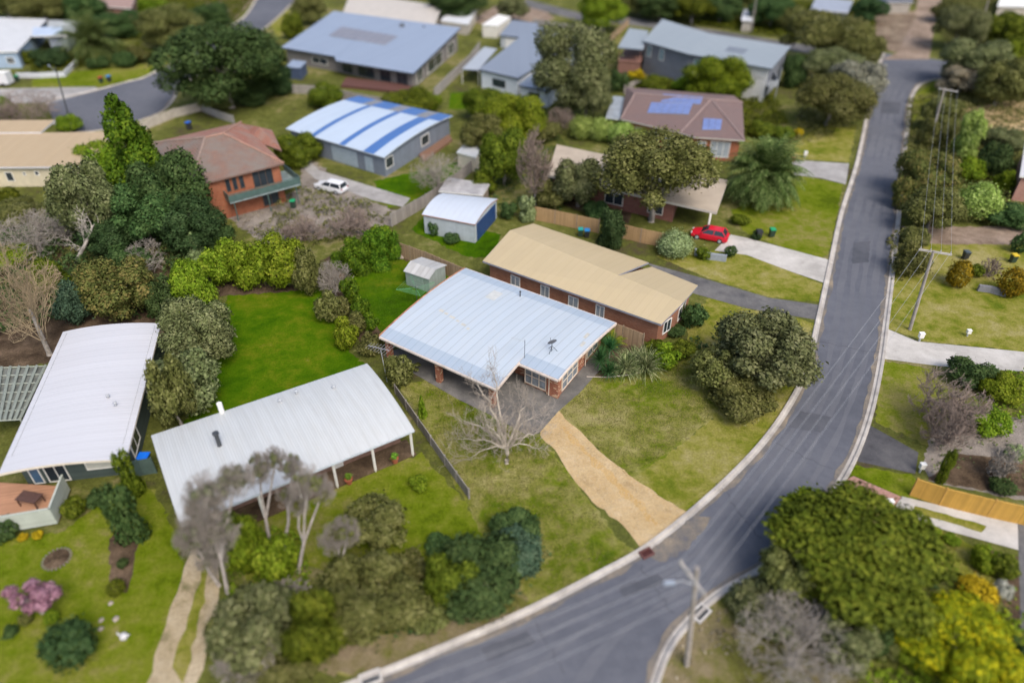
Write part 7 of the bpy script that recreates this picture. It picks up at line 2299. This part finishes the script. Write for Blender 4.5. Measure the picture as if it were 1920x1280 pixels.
# ------------------------------------------------------------------ undergrowth nobody could count
def scrub(label, polys, leaf, dens, h, seed, size=.16, name='ground_cover', cover=0.0):
    from mathutils import noise as mn
    g = random.Random(seed); quads = []
    for pl in polys:
        pl = [P(*q) for q in pl]
        x0, x1 = min(p.x for p in pl), max(p.x for p in pl); y0, y1 = min(p.y for p in pl), max(p.y for p in pl)
        a = abs(sum(pl[i].x * pl[(i + 1) % len(pl)].y - pl[(i + 1) % len(pl)].x * pl[i].y for i in range(len(pl)))) / 2
        for k in range(int(a * dens)):
            x, y = g.uniform(x0, x1), g.uniform(y0, y1)
            if not in_poly(x, y, pl): continue
            f = mn.noise(Vector((x * .45 + seed, y * .45, 0))) + .6 * mn.noise(Vector((x * 1.3, y * 1.3, seed)))
            if f < cover: continue
            hh = h * min(1.0, (f - cover) * 2.2)
            c = Vector((x, y, .05 + hh * g.uniform(.4, 1.0)))
            n = Vector((g.gauss(0, .7), g.gauss(0, .7), 1)).normalized()
            t = n.orthogonal().normalized(); b = n.cross(t)
            an = g.uniform(0, 6.283); t, b = t * math.cos(an) + b * math.sin(an), b * math.cos(an) - t * math.sin(an)
            s = size * g.uniform(.5, 1.2)
            quads.append((c - t * s, c - b * s * .6, c + t * s, c + b * s * .6))
    o = bpy.data.objects.new(name, quads_mesh('cover', np.array([[tuple(v) for v in q] for q in quads]))); col.objects.link(o)
    o.material_slots[0].link = 'OBJECT'; o.material_slots[0].material = LEAF[leaf]
    tag(o, label, 'ground cover', kind='stuff')
scrub('dark low scrub between the trees at the left', [[(-30, 430), (120, 400), (280, 395), (420, 430), (430, 520), (320, 600), (130, 600), (-30, 640)]], 'dark', 60, 1.3, 3, .2, cover=-.3)
scrub('olive low scrub between the trees at the left', [[(-30, 400), (150, 380), (300, 420), (400, 450), (330, 520), (-30, 560)], [(560, 340), (740, 400), (700, 440), (560, 470), (470, 440), (500, 410)]], 'olive', 50, .9, 5, .17, cover=-.05)
scrub('brown twig litter and dry plants', [[(440, 410), (560, 360), (660, 400), (720, 440), (600, 470), (480, 450)], [(1380, 1120), (1440, 1090), (1560, 1150), (1640, 1290), (1260, 1300), (1280, 1210)], [(1590, 40), (1700, 20), (1680, 90)], [(1490, 150), (1560, 140), (1600, 200), (1490, 250)]], 'brown', 28, .3, 7, .12, cover=.05)
scrub('green low plants and groundcover along the far gardens', [[(-20, 0), (480, -8), (440, 40), (330, 90), (150, 60), (60, 30)], [(60, 105), (260, 85), (300, 110), (60, 140)], [(1180, 150), (1430, 160), (1480, 230), (1400, 262), (1180, 172)], [(1210, 0), (1640, 8), (1640, 95), (1450, 70), (1240, 38)]], 'green', 60, 1.0, 9, .2, cover=-.3)
scrub('olive scrub along the verges and gardens at the right', [[(1700, 190), (1925, 150), (1925, 430), (1710, 420), (1690, 330)], [(1770, -8), (1925, -8), (1925, 180), (1790, 110), (1760, 60)], [(1660, 440), (1720, 430), (1735, 520), (1670, 530)], [(1500, 150), (1600, 120), (1610, 210), (1560, 260), (1490, 270)]], 'olive', 60, 1.1, 11, .2, cover=-.3)
scrub('bright low plants in the lower gardens', [[(430, 1000), (560, 990), (600, 1130), (560, 1260), (400, 1260), (420, 1130)], [(1840, 1030), (1905, 1040), (1905, 1190), (1880, 1180)], [(1640, 1160), (1925, 1150), (1925, 1300), (1600, 1300)], [(1810, 690), (1925, 700), (1925, 790), (1830, 800)]], 'bright', 50, .7, 13, .17, cover=-.1)
scrub('dark low plants under the verge trees', [[(600, 1180), (800, 1100), (1000, 1010), (1040, 1040), (920, 1130), (700, 1230)], [(1440, 960), (1540, 940), (1640, 980), (1800, 1060), (1780, 1160), (1500, 1150)], [(1290, 640), (1400, 620), (1520, 650), (1480, 710), (1330, 720)], [(860, 270), (1040, 250), (1120, 330), (1040, 410), (930, 390)]], 'dark', 45, .6, 15, .17, cover=-.0)
scrub('sparse plants on the parking gravel and beds', [[(1735, 800), (1925, 780), (1925, 930), (1750, 905)]], 'greygreen', 22, .5, 17, .14, cover=.12)
